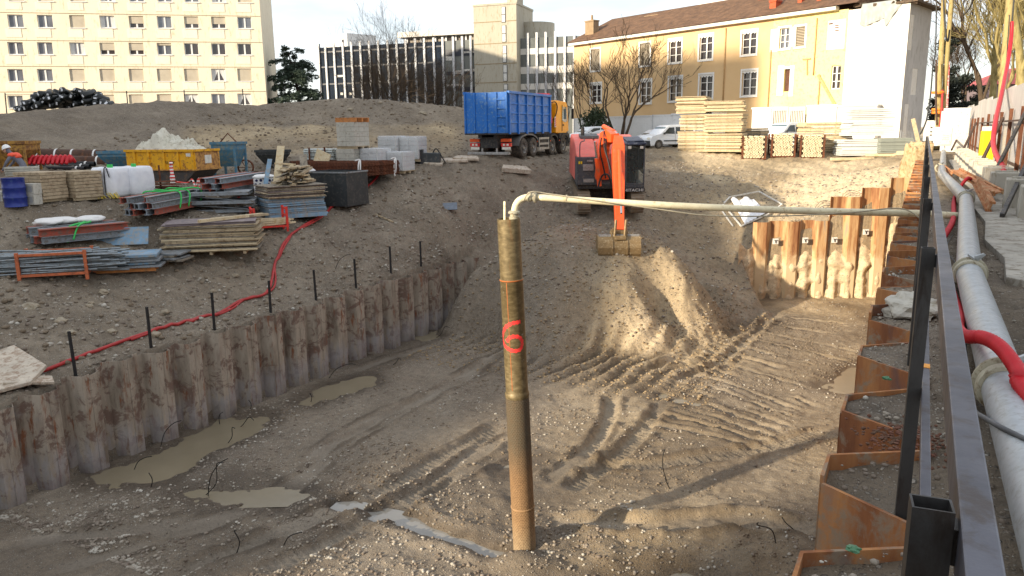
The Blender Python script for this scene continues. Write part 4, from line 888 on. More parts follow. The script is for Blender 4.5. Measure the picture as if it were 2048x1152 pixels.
YEL = YEL.out(YEL.mix(YEL.ramp(_n2, [(0.6, 0.0), (0.75, 0.25)]), YEL.ramp(_n, [(0.3, rgb((210, 175, 126))), (0.7, rgb((220, 189, 144)))]), rgb((190, 146, 90))), 0.92)
YEL2 = plain('pale_yellow_render', (236, 218, 150), 0.92, 0, 0.08, 0.5, (222, 196, 120), 0.3, 0.08)
PLAS = plain('white_plaster', (232, 226, 216), 0.92, 0, 0.06, 0.5, (214, 204, 188), 0.25, 0.06)
GREYR = plain('grey_render', (196, 192, 188), 0.92, 0, 0.10, 0.6, (170, 166, 160), 0.3, 0.08, True)
FR = plain('white_window_frame', (228, 226, 220), 0.6, 0, 0.06)
TILE = N('roof_tiles'); _w = TILE.n("ShaderNodeTexWave", wave_type='BANDS', bands_direction='X', Scale=2.4, Distortion=0.6); TILE.l(TILE.co(), _w.inputs['Vector']); _w2 = TILE.n("ShaderNodeTexWave", wave_type='BANDS', bands_direction='Y', Scale=1.4, Distortion=1.5); TILE.l(TILE.co(), _w2.inputs['Vector'])
TILE.bump(TILE.math('ADD', _w.outputs['Fac'], _w2.outputs['Fac']), 0.8, 0.06); TILE = TILE.out(TILE.ramp(TILE.noise(1.6, 8, 0.75), [(0.3, rgb((74, 56, 42))), (0.5, rgb((112, 84, 62))), (0.7, rgb((140, 106, 78)))]), 0.9)
BRICK = plain('chimney_brick', (196, 92, 58), 0.9, 0, 0.2, 8, (150, 66, 44), 0.3)
yA = pt(1148, 90, 82); yB = pt(1800, 250, 56.5)
FY = Facade(yA, yB)
hz = thing('house_row', 'ochre and white row of old houses with tiled roof behind the parked van', 'building', FY.loc(), FY.rz)
zE = (FY.uv(1148, 90)[1]+FY.uv(1678, 23)[1])/2
u_y = lambda px, py=120: FY.uv(px, py)[0]
WIN = [(1182, 1200, 98, 141, 's'), (1280, 1300, 86, 131, 's'), (1338, 1363, 79, 125, 'w'), (1399, 1425, 70, 119, 'w'), (1484, 1513, 62, 109, 'w'),
       (1182, 1202, 167, 205, 'w'), (1280, 1302, 160, 206, 'w'), (1338, 1363, 154, 202, 'w'), (1399, 1425, 149, 197, 'w'), (1484, 1513, 141, 191, 'w'),
       (1559, 1579, 56, 97, 'p'), (1592, 1610, 53, 93, 's'), (1568, 1579, 138, 183, 'x'), (1662, 1681, 131, 178, 'y')]
R_ = [(FY.rect(*w[:4]), w[4]) for w in WIN]
uM, uP, uEnd = u_y(1543), u_y(1690), FY.L
def inr(a, b): return [r[0] for r in R_ if a < (r[0][0]+r[0][1])/2 < b]
m = MB(); wall_with_holes(m, 0, uM, -1, zE, inr(0, uM), 0, 0.3); m.box(0, uM, 0.34, 9, -1, zE); m.build('wall', YEL, hz)
m = MB(); wall_with_holes(m, uM, uP, -1, zE, inr(uM, uP), 0.0, 0.3); m.box(uM, uP, 0.34, 9, -1, zE); m.build('wall', YEL2, hz)
lo, hi = 0.5, 12.0
for _ in range(40):
    mid = (lo+hi)/2; q = FY.p0+FY.d*uEnd+FY.back*mid; r = q.dot(HEAD_R.to_2d()); f = q.dot(HEAD_F.to_2d()); X = 1024+F*r/(f*cos(PITCH)+0.0)*1.0
    if 1024+F*(r/(f*cos(PITCH)-(5-EYE)*sin(PITCH))) < 1856: lo = mid
    else: hi = mid
gD = lo; zW = FY.uv(1790, 8)[1]
m = MB(); m.box(uP, uEnd-0.02, 0.02, gD, -1, zW); wh = m.build('white_wall', PLAS, hz)
FG = Facade(FY.p0+FY.d*uEnd, FY.p0+FY.d*uEnd+FY.back*gD)
nich = [FG.rect(1808, 1826, 28, 100), FG.rect(1823, 1834, 137, 190), FG.rect(1807, 1815, 208, 280)]
m = MB(); m.M = Matrix.Translation((uEnd, 0, 0)) @ Matrix.Rotation(pi/2, 4, 'Z')
nich = [(max(0.1, n[0]), min(gD-0.1, n[1]), n[2], n[3]) for n in nich]
wall_with_holes(m, 0.0, gD, -1, zW, nich, 0.0, 0.14)
for n in nich: m.add([(n[0], 0.14, n[2]), (n[1], 0.14, n[2]), (n[1], 0.14, n[3]), (n[0], 0.14, n[3])], [(0, 1, 2, 3)])
m.build('gable_wall', GREYR, hz)  # gable greyer than the white front: its shade is put into the colour
SHUT = N('slatted_shutter'); _w = SHUT.n("ShaderNodeTexWave", wave_type='BANDS', bands_direction='Z', Scale=2.6); SHUT.l(SHUT.co(), _w.inputs['Vector']); SHUT.bump(_w.outputs['Fac'], 1.0, 0.05)
SHUT = SHUT.out(SHUT.ramp(_w.outputs['Fac'], [(0.35, rgb((84, 72, 60))), (0.6, rgb((190, 178, 156)))]), 0.8)
DARKIN = plain('dark_room', (92, 62, 50), 0.9)
for (a, b, z0, z1), ty in R_:
    fr = MB(); e = 0.16; y0 = -0.05
    if ty in 'swp':
        fr.box(a-e, a, y0, -0.003, z0-e, z1+e); fr.box(b, b+e, y0, -0.003, z0-e, z1+e); fr.box(a, b, y0, -0.003, z1, z1+e); fr.box(a, b, y0-0.06, -0.003, z0-e, z0)
    t_ = 0.07; y = 0.14
    if ty in 'wpy':
        fr.box(a, a+t_, y, y+0.05, z0, z1); fr.box(b-t_, b, y, y+0.05, z0, z1); c = (a+b)/2; fr.box(c-0.07, c+0.07, y-0.003, y+0.05, z0, z1); fr.box(a+t_, b-t_, y+0.001, y+0.05, z0, z0+t_); fr.box(a+t_, b-t_, y+0.001, y+0.05, z1-t_, z1)
        for k in (1/3, 2/3): zz = z0+(z1-z0)*k; fr.box(a+t_, b-t_, y+0.004, y+0.04, zz-0.025, zz+0.025)
    if ty == 's': fr.box(a, b, 0.2, 0.28, z0, z1)
    if ty == 'x': fr.box(a-0.6, a-0.02, -0.04, -0.003, z0-0.3, z1+0.3); fr.box(b+0.02, b+0.4, -0.04, -0.003, z0-0.4, z1+0.25); fr.box(a-0.02, b+0.02, -0.04, -0.003, z1, z1+0.2)
    f = fr.build('window', FR, hz)
    g = MB(); g.box(a, b, 0.24, 0.26, z0, z1)
    if ty == 's': g = MB(); g.box(a+0.02, b-0.02, 0.06, 0.10, z0+0.02, z1-0.02); g.build('shutter', SHUT, f)
    elif ty == 'x': g.build('pane', DARKIN, f)
    else: g.build('pane', GLASSD if ty in 'wy' else GLASS, f)
    if ty == 'w':
        g = MB(); n = 9
        for i in range(n): aa = a+(b-a)*i/n; g.box(aa, aa+(b-a)/n*0.98, 0.02, 0.03, z1-0.16-0.07*(i % 2), z1)
        g.build('scalloped_valance', FR, f)
m = MB(); a, b, c, d = FY.rect(1541, 1592, 56, 102); W0 = FY.rect(1559, 1579, 56, 97); m.box(a, W0[0]-0.17, -0.012, -0.003, c, d); m.build('plaster_patch', PLAS, hz); m = MB(); m.box(W0[1]+0.17, b, -0.012, -0.003, c+0.3, d)
m.build('plaster_patch', PLAS, hz); m = MB(); a, b, c, d = FY.rect(1655, 1690, 40, 98); m.box(a, b, -0.012, -0.003, c, d)
m.build('plaster_patch', PLAS, hz)
m = MB(); a, b, c, d = FY.rect(1658, 1666, 46, 49); m.box(a, b, -0.02, -0.013, c, d)
for yy in (50, 54, 60): a, b, c, d = FY.rect(1670, 1678, yy, yy+2); m.box(a, b, -0.02, -0.013, c, d)
m.build('slot', DARKIN, hz)
PIPE = plain('downpipe', (188, 152, 104), 0.7)
for px, ya, yb in ((1453, 56, 208), (1543, 100, 214), (1635, 36, 150), (1641, 150, 214)):
    u, z1_ = FY.uv(px, ya); z0_ = FY.uv(px, yb)[1]; m = MB(); m.tube([(u, -0.08, z0_), (u, -0.08, z1_)], 0.05, 8); m.build('downpipe', PIPE, hz, smooth=True)
m = MB(); A = FY.uv(1637, 150); B = FY.uv(1672, 212); m.bar((A[0], -0.05, A[1]), (B[0], -0.05, B[1]), 0.10, 0.22); m.build('stair_scar', PIPE, hz)
m = MB(); A = FY.uv(1615, 118); B = FY.uv(1615, 150); m.bar((A[0], -0.05, A[1]), (B[0], -0.05, B[1]), 0.10); m.bar((A[0]-0.4, -0.05, A[1]), (A[0]+0.3, -0.05, A[1]), 0.10); m.build('iron_tie', PIPE, hz)
m = MB(); m.box(-0.3, u_y(1678, 25), -0.55, -0.002, zE, zE+0.28); m.build('eaves', FR, hz)
m = MB(); uR = u_y(1722, 15); rd, rh = 5.2, 3.1
m.add([(-0.5, -0.7, zE+0.285), (uR, -0.7, zE+0.285), (uR, rd, zE+rh), (0.6, rd, zE+rh), (-0.5, 2*rd, zE+0.285), (uR, 2*rd, zE+0.285)], [(0, 1, 2, 3), (3, 2, 5, 4), (0, 3, 4), (1, 5, 2)]); rf = m.build('roof', TILE, hz)
STONE = plain('chimney_stone', (150, 128, 100), 0.9, 0, 0.2, 3)
for (x0, x1, y0, y1, mt, dep) in ((1170, 1187, 42, 80, STONE, 1.0), (1289, 1315, 31, 50, STONE, 4.2), (1516, 1528, -6, 15, BRICK, 3.6), (1538, 1552, 3, 36, BRICK, 0.8), (1594, 1604, -10, 26, BRICK, 1.2), (1632, 1643, -12, 22, BRICK, 1.0)):
    u0, zb = FY.uv(x0, y1, dep); u1, zt_ = FY.uv(x1, y0, dep); m = MB(); m.box(u0, u1, dep, dep+0.8, zb-0.8, zt_); m.box(u0-0.06, u1+0.06, dep-0.06, dep+0.86, zt_, zt_+0.14)
    if x0 in (1170, 1538): m.lathe([(0.14, zt_+0.14), (0.11, zt_+0.7), (0.09, zt_+0.7)], 10, c=((u0+u1)/2, dep+0.4, 0))
    m.build('chimney', mt, rf)
BROKEN = plain('broken_roof_timber', (104, 88, 72), 0.9, 0, 0.3, 3, (60, 50, 44), 0.4)
m = MB(); rr = random.Random(3)
for i in range(60):
    u = rr.uniform(uEnd-5.5, uEnd+0.1); y = rr.uniform(0.0, gD); m.cbox((u, y, zW+rr.uniform(0.0, 0.35)), (rr.uniform(0.3, 0.9), rr.uniform(0.2, 0.7), rr.uniform(0.08, 0.3)), Matrix.Rotation(rr.uniform(-0.4, 0.4), 3, 'X') @ Matrix.Rotation(rr.uniform(0, 3), 3, 'Z'))
for i in range(9): y = gD*i/8; m.bar((uEnd-0.6, y, zW+0.15), (uEnd+0.45, y+0.1, zW-0.10), 0.16, 0.14)
m.prism([(-0.2, zW-0.02), (gD+0.5, zW-0.32), (gD+0.5, zW-0.2), (-0.2, zW+0.14)], uEnd-1.0, uEnd+0.55, 'X')
m.build('broken_roof', BROKEN, hz)
TARP = plain('grey_tarpaulin', (158, 164, 162), 0.55, 0, 0.15, 2.0)
m = MB(); nx, nz = 26, 10; a = u_y(1724, 12); b = u_y(1803, 8); vs = []
drop = lambda s: float(np.interp(s, [0, 0.12, 0.35, 0.62, 0.66, 0.8, 1.0], [1.2, 1.35, 1.15, 0.9, 1.6, 0.9, 0.15]))
for j in range(nz+1):
    for i in range(nx+1):
        s_ = i/nx; z = zW+0.30-(drop(s_)+0.3)*j/nz; vs.append((a+(b-a)*s_, -0.08-0.07*sin(s_*31)*j/nz-0.06*mnoise.noise((s_*9, j*0.6, 0)), z))
vs += [(a+(b-a)*i/nx, 1.6, zW+0.42) for i in range(nx+1)]
fs = [(j*(nx+1)+i, j*(nx+1)+i+1, (j+1)*(nx+1)+i+1, (j+1)*(nx+1)+i) for j in range(nz) for i in range(nx)]+[(i+1, i, (nz+1)*(nx+1)+i, (nz+1)*(nx+1)+i+1) for i in range(nx)]
m.add(vs, fs); tp = m.build('tarpaulin', TARP, smooth=True); tp.location = FY.loc(); tp.rotation_euler = (0, 0, FY.rz); tag(tp, 'torn grey tarpaulin hanging over the top of the white house wall', 'tarpaulin')
A = pt(1395, 20, 135); B = pt(1562, 10, 128); F2 = Facade(A, B); t = thing('apartment_building', 'tall white apartment block showing only over the tiled roof ridge', 'building', F2.loc(), F2.rz)
m = MB(); m.box(0, F2.L, 0, 8, 0, 34); m.build('wall', plain('bright_wall', (232, 230, 226), 0.9, 0, 0.04), t)
for x0, x1, y0, y1 in ((1405, 1413, 12, 15), (1455, 1461, 2, 10), (1484, 1490, 2, 12), (1491, 1498, 2, 12)):
    a, b, c, d = F2.rect(x0, x1, y0, y1); m = MB(); m.box(a, b, -0.05, -0.003, c, d); m.build('window', GLASSD, t)
def bark(name, a, b):
    s = N(name); v = s.co((1, 1, 0.3)); s.bump(s.noise(14, 6, 0.7, v), 0.6, 0.03); return s.out(s.ramp(s.noise(5, 6, 0.7, v), [(0.3, rgb(a)), (0.7, rgb(b))]), 0.9, 0, 0.2)
BARKY = bark('plane_bark', (112, 100, 62), (176, 162, 112)); BARKB = bark('grey_brown_bark', (58, 48, 40), (104, 90, 74)); BARKD = bark('dark_bark', (40, 34, 30), (70, 60, 52))
def limb(m, p, d, L, r, depth, rr, maxd, spread=0.5, up=0.15, wob=0.18, kids_=(2, 3), shrink=0.68, nseg=4, minr=0.006, first=0.3):
    pts = [p]; dirs = [d];
    for i in range(nseg):
        d = (d+Vector((rr.gauss(0, wob), rr.gauss(0, wob), rr.gauss(0, wob)+up*0.25))).normalized(); p = p+d*(L/nseg); pts.append(p); dirs.append(d)
    r1 = max(minr, r*0.62); m.tube(pts, [r+(r1-r)*i/nseg for i in range(nseg+1)], 7 if r > 0.12 else 5 if r > 0.04 else 3, False)
    if depth >= maxd: return
    n = rr.randint(*kids_)
    for k in range(n):
        t = rr.uniform(first, 1.0) if k else 1.0; i = min(nseg, int(t*nseg+0.5)); a = rr.uniform(0, 2*pi); q = dirs[i].orthogonal().normalized(); q.rotate(Matrix.Rotation(a, 3, dirs[i]))
        sp = spread*rr.uniform(0.6, 1.3)*(0.6 if k == 0 else 1)
        limb(m, pts[i], (dirs[i]*cos(sp)+q*sin(sp)+Vector((0, 0, up))).normalized(), L*shrink*rr.uniform(0.75, 1.2), max(minr, (r1 if k == 0 else r1*0.72)), depth+1, rr, maxd, spread, up, wob, kids_, shrink, max(2, nseg-1) if depth > 1 else nseg, minr, first)
def bare_tree(base, h, r, seed, label, mat, group=None, stems=1, maxd=6, lean=(0, 0), spread=0.45, up=0.12, kids_=(2, 4), shrink=0.70, trunkL=0.3, fan=0.35, wob=0.16, minr=0.008, cat='tree', name='bare_tree', first=0.3, s0=0):
    rr = random.Random(seed); t = thing(name, label, cat, base, 0, group)
    tr = MB(); cr = MB()
    for k in range(stems):
        a = 2*pi*k/max(1, stems)+rr.uniform(-0.4, 0.4); f = fan*rr.uniform(0.5, 1.2) if stems > 1 else 0
        d = Vector((sin(f)*cos(a)+lean[0], sin(f)*sin(a)+lean[1], cos(f))).normalized(); L = h*trunkL; rs = r*rr.uniform(0.7, 1.0) if stems > 1 else r
        p = Vector((cos(a)*0.15*(stems > 1), sin(a)*0.15*(stems > 1), -0.3)); pts = [p]; dd = d
        for i in range(5): dd = (dd+Vector((rr.gauss(0, 0.05), rr.gauss(0, 0.05), 0.03))).normalized(); p = p+dd*((L+0.3)/5); pts.append(p)
        tr.tube(pts, [rs*(1.25 if i == 0 else 1-0.07*i) for i in range(6)], 9, False)
        n = rr.randint(*kids_)
        for j in range(n):
            q = dd.orthogonal().normalized(); q.rotate(Matrix.Rotation(2*pi*j/n+rr.uniform(-0.5, 0.5), 3, dd)); sp = spread*rr.uniform(0.5, 1.2)*(0.5 if j == 0 else 1); i = 5 if j < 2 else rr.randint(3, 5)
            limb(cr, pts[i], (dd*cos(sp)+q*sin(sp)+Vector((0, 0, up))).normalized(), h*(1-trunkL)*(1-shrink)*1.25*rr.uniform(0.8, 1.15), rs*0.62*(1 if j == 0 else 0.75), 1, rr, maxd, spread, up, wob, kids_, shrink, 4, minr, first)
    tr.build('trunk', mat, t, smooth=True); cr.build('crown', mat, t, smooth=True, recalc=False); return t
def leaf_cloud(m, blobs, n, size, rr, flat=0.0):
    for i in range(n):
        c, r = blobs[rr.randrange(len(blobs))]
        d = Vector((rr.gauss(0, 1), rr.gauss(0, 1), rr.gauss(0, 1))).normalized()*(rr.random()**0.45); p = Vector(c)+Vector((d.x*r[0], d.y*r[1], d.z*r[2]))
        a = Vector((rr.gauss(0, 1), rr.gauss(0, 1), rr.gauss(0, 1)*(1-flat))).normalized(); b = a.orthogonal().normalized(); b.rotate(Matrix.Rotation(rr.uniform(0, 6.3), 3, a)); s = size*rr.uniform(0.5, 1.4)
        m.add([p-a*s, p+b*s*0.45, p+a*s, p-b*s*0.45], [(0, 1, 2, 3)])
def leafmat(name, a, b, c):
    s = N(name); n = s.noise(0.9, 3, 0.6); n2 = s.noise(9, 3, 0.6); return s.out(s.mix(s.ramp(n2, [(0.4, 0.0), (0.7, 0.6)]), s.ramp(n, [(0.3, a), (0.7, b)]), c), 0.7, 0, 0.3)
CEDARG = leafmat('cedar_needles', (0.022, 0.038, 0.028), (0.045, 0.068, 0.045), (0.07, 0.095, 0.065))
DARKG = leafmat('dark_evergreen', (0.010, 0.014, 0.010), (0.020, 0.026, 0.018), (0.03, 0.035, 0.025)); BUSHG = leafmat('bush_leaves', (0.018, 0.032, 0.014), (0.04, 0.06, 0.028), (0.06, 0.075, 0.04))
def ground0(px, t, z=0.0): p = pt(px, 280, t); return Vector((p.x, p.y, z))
def size_at(px, y0, y1, t): return abs(pt(px, y0, t).z-pt(px, y1, t).z)
b = ground0(604, 84); hC = pt(585, 88, 84).z
ced = thing('cedar_tree', 'dark green cedar with layered branches between the apartment block and glass offices', 'tree', b)
m = MB(); m.tube([(0, 0, -0.5), (0.1, 0, 3), (-0.2, 0.1, 6), (-1.1, 0, hC-1.2)], [0.3, 0.24, 0.16, 0.05], 9); m.build('trunk', BARKD, ced, smooth=True)
m = MB(); br = MB(); rr = random.Random(5); hr = Vector(HEAD_R)
for k in range(95):
    z = rr.uniform(1.2, hC-0.6); f = z/hC; a = rr.uniform(0, 2*pi); L = (4.8*(1-f)**0.7+0.6)*rr.uniform(0.3, 1.2); d = Vector((cos(a), sin(a), 0)); o = Vector((-1.1*max(0, (z-6))/max(1, hC-6), 0, z))
    pts = [o+d*L*t_+Vector((0, 0, 0.25*L*t_-0.30*L*t_*t_)) for t_ in (0, 0.33, 0.66, 1)]; br.tube(pts, [0.06, 0.045, 0.03, 0.012], 4, False)
    for j in range(int(62*L/3)):
        t_ = rr.uniform(0.2, 1.0)**0.7; p = o+d*L*t_+Vector((0, 0, 0.25*L*t_-0.30*L*t_*t_)); side = Vector((-d.y, d.x, 0)); p = p+side*rr.gauss(0, 0.30*L*(1.1-t_)*0.8)+Vector((0, 0, rr.gauss(0.02, 0.14)-0.10*t_*t_*L*rr.random()))
        leaf_cloud(m, [(p, (0.24, 0.24, 0.13))], 7, 0.125, rr, 0.4)
br.build('branch', BARKD, ced); m.build('crown', CEDARG, ced, recalc=False)
for i, (px, t, h, sd, st) in enumerate(((812, 97, 16.4, 11, 4), (775, 95, 12.0, 12, 3), (862, 96, 11.0, 13, 3), (748, 96, 6.0, 17, 2), (890, 97, 7.0, 19, 3))):
    labs = ['tallest leafless brown tree in front of the dark glass offices', 'leafless brown tree left of the tallest one before the glass offices', 'leafless brown tree right of the tallest one before the glass offices', 'small leafless tree at the left end of the brown tree group', 'small leafless tree at the right end of the brown tree group']
    bare_tree(ground0(px, t), h, 0.16, sd, labs[i], BARKB, 'leafless trees before the offices', stems=st, maxd=6 if i < 3 else 5, spread=0.50, up=0.16, wob=0.2, fan=0.30, kids_=(2, 4), shrink=0.72, trunkL=0.26, minr=0.009)
bare_tree(ground0(1238, 70), 9.9, 0.17, 29, 'spreading leafless tree in front of the ochre house', BARKB, None, stems=5, maxd=6, spread=0.42, up=0.14, fan=0.52, kids_=(2, 3), shrink=0.72, trunkL=0.28, minr=0.013)
bare_tree(ground0(1172, 71), 8.6, 0.09, 27, 'thin leafless tree at the left end of the ochre house', BARKB, None, stems=3, maxd=5, spread=0.35, up=0.25, fan=0.22, kids_=(2, 3), shrink=0.7, trunkL=0.3, minr=0.010)
bare_tree(ground0(1128, 80), 9.0, 0.09, 37, 'thin leafless tree behind the yellow truck cab', BARKB, None, stems=3, maxd=5, spread=0.35, up=0.25, fan=0.25, kids_=(2, 3), shrink=0.7, trunkL=0.3, minr=0.010)
b = ground0(1192, 67); t = thing('bush', 'dense evergreen bush behind the yellow truck cab', 'bush', b); rr = random.Random(8); m = MB()
leaf_cloud(m, [((0, 0, 1.5), (1.5, 1.2, 1.4)), ((-0.8, 0.2, 2.1), (1.0, 0.9, 1.2)), ((0.8, 0, 1.2), (1.0, 0.9, 1.0)), ((0.1, 0, 2.7), (0.8, 0.7, 0.8))], 2600, 0.13, rr); m.build('foliage', BUSHG, t, recalc=False); m = MB(); m.tube([(0, 0, -0.2), (0, 0, 1.5)], [0.08, 0.04], 6); m.build('stem', BARKD, t)
for i, (px, t, h, w, lab) in enumerate(((1880, 86, 12.0, 1.5, 'tall narrow dark evergreen behind the leaning poles'), (1918, 82, 7.4, 2.4, 'broad dark evergreen right of the leaning poles'), (1952, 88, 4.6, 1.8, 'low dark evergreen in front of the red-roofed house'))):
    b = ground0(px, t); o = thing('evergreen_tree', lab, 'tree', b, 0, 'dark evergreens beyond the hoarding'); rr = random.Random(40+i); m = MB(); bl = []
    for k in range(34): f = rr.random(); z = h*(0.10+0.88*f); rad = w*(1.0-0.55*f if i == 0 else (1-f**2)**0.5+0.1); a = rr.uniform(0, 2*pi); bl.append(((cos(a)*rad*0.75, sin(a)*rad*0.75, z), (0.75, 0.75, 0.45)))
    leaf_cloud(m, bl, 5200, 0.16, rr); m.build('crown', DARKG, o, recalc=False); m = MB(); m.tube([(0, 0, -0.3), (0, 0, h*0.8)], [0.2, 0.05], 7); m.build('trunk', BARKD, o)
PL = [(1958, 62, 17, 0.26, 51, (0.03, 0)), (1978, 55, 18, 0.30, 52, (0.02, 0)), (2002, 48, 16, 0.24, 53, (-0.05, 0)), (2062, 40, 17, 0.30, 54, (-0.10, 0.02)), (1990, 72, 16, 0.25, 55, (-0.02, 0)), (2040, 60, 18, 0.28, 56, (-0.04, 0)), (1935, 92, 15, 0.22, 57, (0, 0)), (2110, 45, 18, 0.32, 59, (-0.12, 0))]
PLL = ['dark leafless plane tree whose trunk stands left of the red-roofed house gap', 'leafless plane tree with mossy yellow trunk just right of the red-roofed house', 'leafless plane tree leaning left of the wooden utility pole', 'leafless plane tree right of the utility pole with forked yellow limbs', 'distant leafless plane tree seen between the nearer trunks', 'tall leafless plane tree behind the utility pole', 'farthest leafless tree right of the leaning poles', 'leafless plane tree reaching in from the right edge']
for (px, t, h, r, sd, ln), lab in zip(PL, PLL):
    b = ground0(px, t); bare_tree(b, h, r, sd, lab, BARKY if sd not in (51, 57) else BARKB, 'plane trees beyond the hoarding', stems=1, maxd=6, spread=0.42, up=0.25, kids_=(3, 4), shrink=0.72, trunkL=0.32, lean=ln, minr=0.011, wob=0.2)
A = pt(1925, 170, 105); B = pt(1990, 170, 98); FR_ = Facade(A, B); t = thing('house', 'distant house with a dusty red hipped roof between the trees on the right', 'house', FR_.loc(), FR_.rz)
z0 = FR_.uv(1955, 172)[1]; z1 = FR_.uv(1950, 140)[1]; L = FR_.L
m = MB(); m.box(0, L, 0, 7, -1, z0); m.build('wall', plain('grey_mauve_wall', (120, 108, 112), 0.9), t)
m = MB(); m.add([(-0.4, -0.4, z0), (L+0.4, -0.4, z0), (L+0.4, 7.4, z0), (-0.4, 7.4, z0), (L*0.45, 3.5, z1), (L*0.75, 3.5, z1)], [(0, 1, 5, 4), (1, 2, 5), (2, 3, 4, 5), (3, 0, 4)]); m.build('roof', plain('dusty_red_roof', (176, 92, 92), 0.85, 0, 0.15, 3), t)
HX = 2.4
HOARD = N('ribbed_hoarding'); _w = HOARD.n("ShaderNodeTexWave", wave_type='BANDS', bands_direction='Y', Scale=1.6); HOARD.l(HOARD.co(), _w.inputs['Vector']); HOARD.bump(_w.outputs['Fac'], 0.5, 0.04)
HOARD = HOARD.out(HOARD.ramp(HOARD.noise(0.7, 5, 0.6, HOARD.co((1, 1, 0.4))), [(0.3, rgb((176, 173, 170))), (0.7, rgb((200, 197, 193)))]), 0.6)
RUSTP = plain('rusty_post', (112, 72, 50), 0.85, 0.2, 0.35, 6, (80, 44, 28), 0.5, 0.1, True)
STRUT = plain('dark_strut', (74, 72, 72), 0.55, 0.5, 0.3, 6, (110, 98, 86), 0.35)
hd_ = thing('hoarding', 'tall pale grey ribbed metal hoarding along the right with rusty posts', 'hoarding', (HX, 40, 0))
zH = 2.78; yy = 10.0; i = 0
while yy < 63:
    m = MB(); y1 = min(yy+5.0, 63); zz = zH+(0.06*sin(i*2.1))-(0.08 if i % 3 == 2 else 0); m.box(0.02, 0.06, yy-40, y1-40-0.02, 0.15, zz); m.build('panel', HOARD, hd_); yy = y1; i += 1
for px, ytop in ((2060, 205), (2046, 212), (2022, 217), (2003, 224), (1989, 229), (1977, 228), (1965, 235), (1956, 235), (1950, 237), (1945, 237), (1939, 236), (1932, 235)):
    q = pX(px, ytop, HX-0.10); m = MB(); m.box(-0.13, -0.03, q.y-40-0.05, q.y-40+0.05, 0.0, q.z); m.build('post', RUSTP, hd_, bevel=0.004)
RAILB = plain('rusty_rail', (84, 66, 56), 0.85, 0.2, 0.3, 5)
m = MB(); m.bar((-0.16, -25, 1.72), (-0.16, 4, 1.66), 0.05, 0.05); m.build('tie_bar', RAILB, hd_); m = MB(); m.bar((-0.02, -26, 0.42), (-0.02, 20, 0.42), 0.05, 0.07); m.build('bottom_bar', RAILB, hd_)
SL = ['nearest dark raking strut against the hoarding, at the right edge', 'second dark raking strut from the right edge', 'third raking strut, brownish, in front of the yellow cabinet', 'long thin strut left of the yellow cabinet', 'leftmost thin strut beside the tall white cabinet']
for i, ((xa, ya), (xb, yb), lab) in enumerate((((2058, 318), (2004, 432), SL[0]), ((2052, 222), (1974, 376), SL[1]), ((2006, 236), (1950, 350), SL[2]), ((1952, 246), (1913, 327), SL[3]), ((1930, 246), (1903, 300), SL[4]))):
    a = pX(xa, ya, HX-0.18) if i else pX(xa, ya, HX-0.5); bb = pz(xb, yb, 0.08)
    if i >= 3: bb = pX(xb, yb, 1.35)
    m = MB(); m.bar((0, 0, 0), a-bb, 0.07 if i < 2 else 0.085, 0.09); o = m.build('raking_strut', STRUT if i < 2 else RAILB, bevel=0.006); o.location = bb; tag(o, lab, 'strut', 'raking struts of the hoarding')
CONCB = plain('grey_concrete_block', (186, 181, 168), 0.92, 0, 0.18, 3, (150, 142, 122), 0.3, 0.2, True)
def weight(x, y, w, d, h, lab, rz=0):
    t = thing('concrete_weight', lab, 'concrete block', (x, y, 0.03), rz, 'concrete weights along the hoarding foot')
    m = MB(); m.prism([(-w/2, 0), (w/2, 0), (w/2-0.02, h), (-w/2+0.02, h)], -d/2, d/2, 'Y'); m.build('block', CONCB, t, bevel=0.02)
    m = MB(); m.box(-w/2+0.1, w/2-0.1, -0.05, 0.05, h-0.01, h+0.035); m.build('ridge', CONCB, t, bevel=0.01); return t
wl = [(1.88, 13.7, .58), (1.80, 15.5, .55), (1.72, 17.3, .56), (1.66, 20.3, .52), (1.62, 22.0, .55), (1.60, 24.2, .5), (1.60, 26.2, .52), (1.58, 28.2, .5), (1.58, 30.4, .5), (1.56, 32.6, .5), (1.56, 35, .5), (1.55, 37.4, .5), (1.55, 40, .5)]
for i, (x, y, h) in enumerate(wl):
    lab = ('nearest concrete weight block at the right edge', 'second nearest concrete weight block, at the foot of a dark strut', 'third nearest concrete weight block, left of the red hose end')[i] if i < 3 else 'small pale concrete weight in the receding row along the hoarding foot'
    weight(x, y, 0.62, 0.5+0.05*(i % 3), h, lab, U(-0.1, 0.1))
ROUGHC = plain('rough_white_concrete', (205, 200, 190), 0.95, 0, 0.22, 5, (140, 128, 108), 0.35, 0.9)
def lump(name, c, r, seed, mat, lab, cat, sub=4, amp=0.18, fr=1.6, flat=None):
    m = MB(); m.blob((0, 0, 0), r, sub, amp, seed, fr)
    m.v = [(x, y, max(z, -r[2]*0.55)) for x, y, z in m.v]
    o = m.build(name, mat, smooth=False); o.location = c; return tag(o, lab, cat)
m = MB(); rr = random.Random(2)
bm = bmesh.new(); bmesh.ops.create_cube(bm, size=1.0); bmesh.ops.subdivide_edges(bm, edges=bm.edges, cuts=12, use_grid_fill=True)
for v in bm.verts:
    n = mnoise.fractal(v.co*3.1, 1.0, 2.0, 5); v.co *= 1+0.10*n; v.co.x += 0.08*n
vs = [(v.co.x*0.75, v.co.y*2.5, v.co.z*0.66) for v in bm.verts]; fs = [tuple(v.index for v in f.verts) for f in bm.faces]; bm.free(); m.add(vs, fs)
q = pz(2045, 655, 0.0); o = m.build('concrete_block', ROUGHC, smooth=True); o.location = (1.56, 7.35, 0.30); o.rotation_euler = (0, 0, 0.05); tag(o, 'big rough whitish broken concrete block at the right edge beside the water main', 'concrete block')
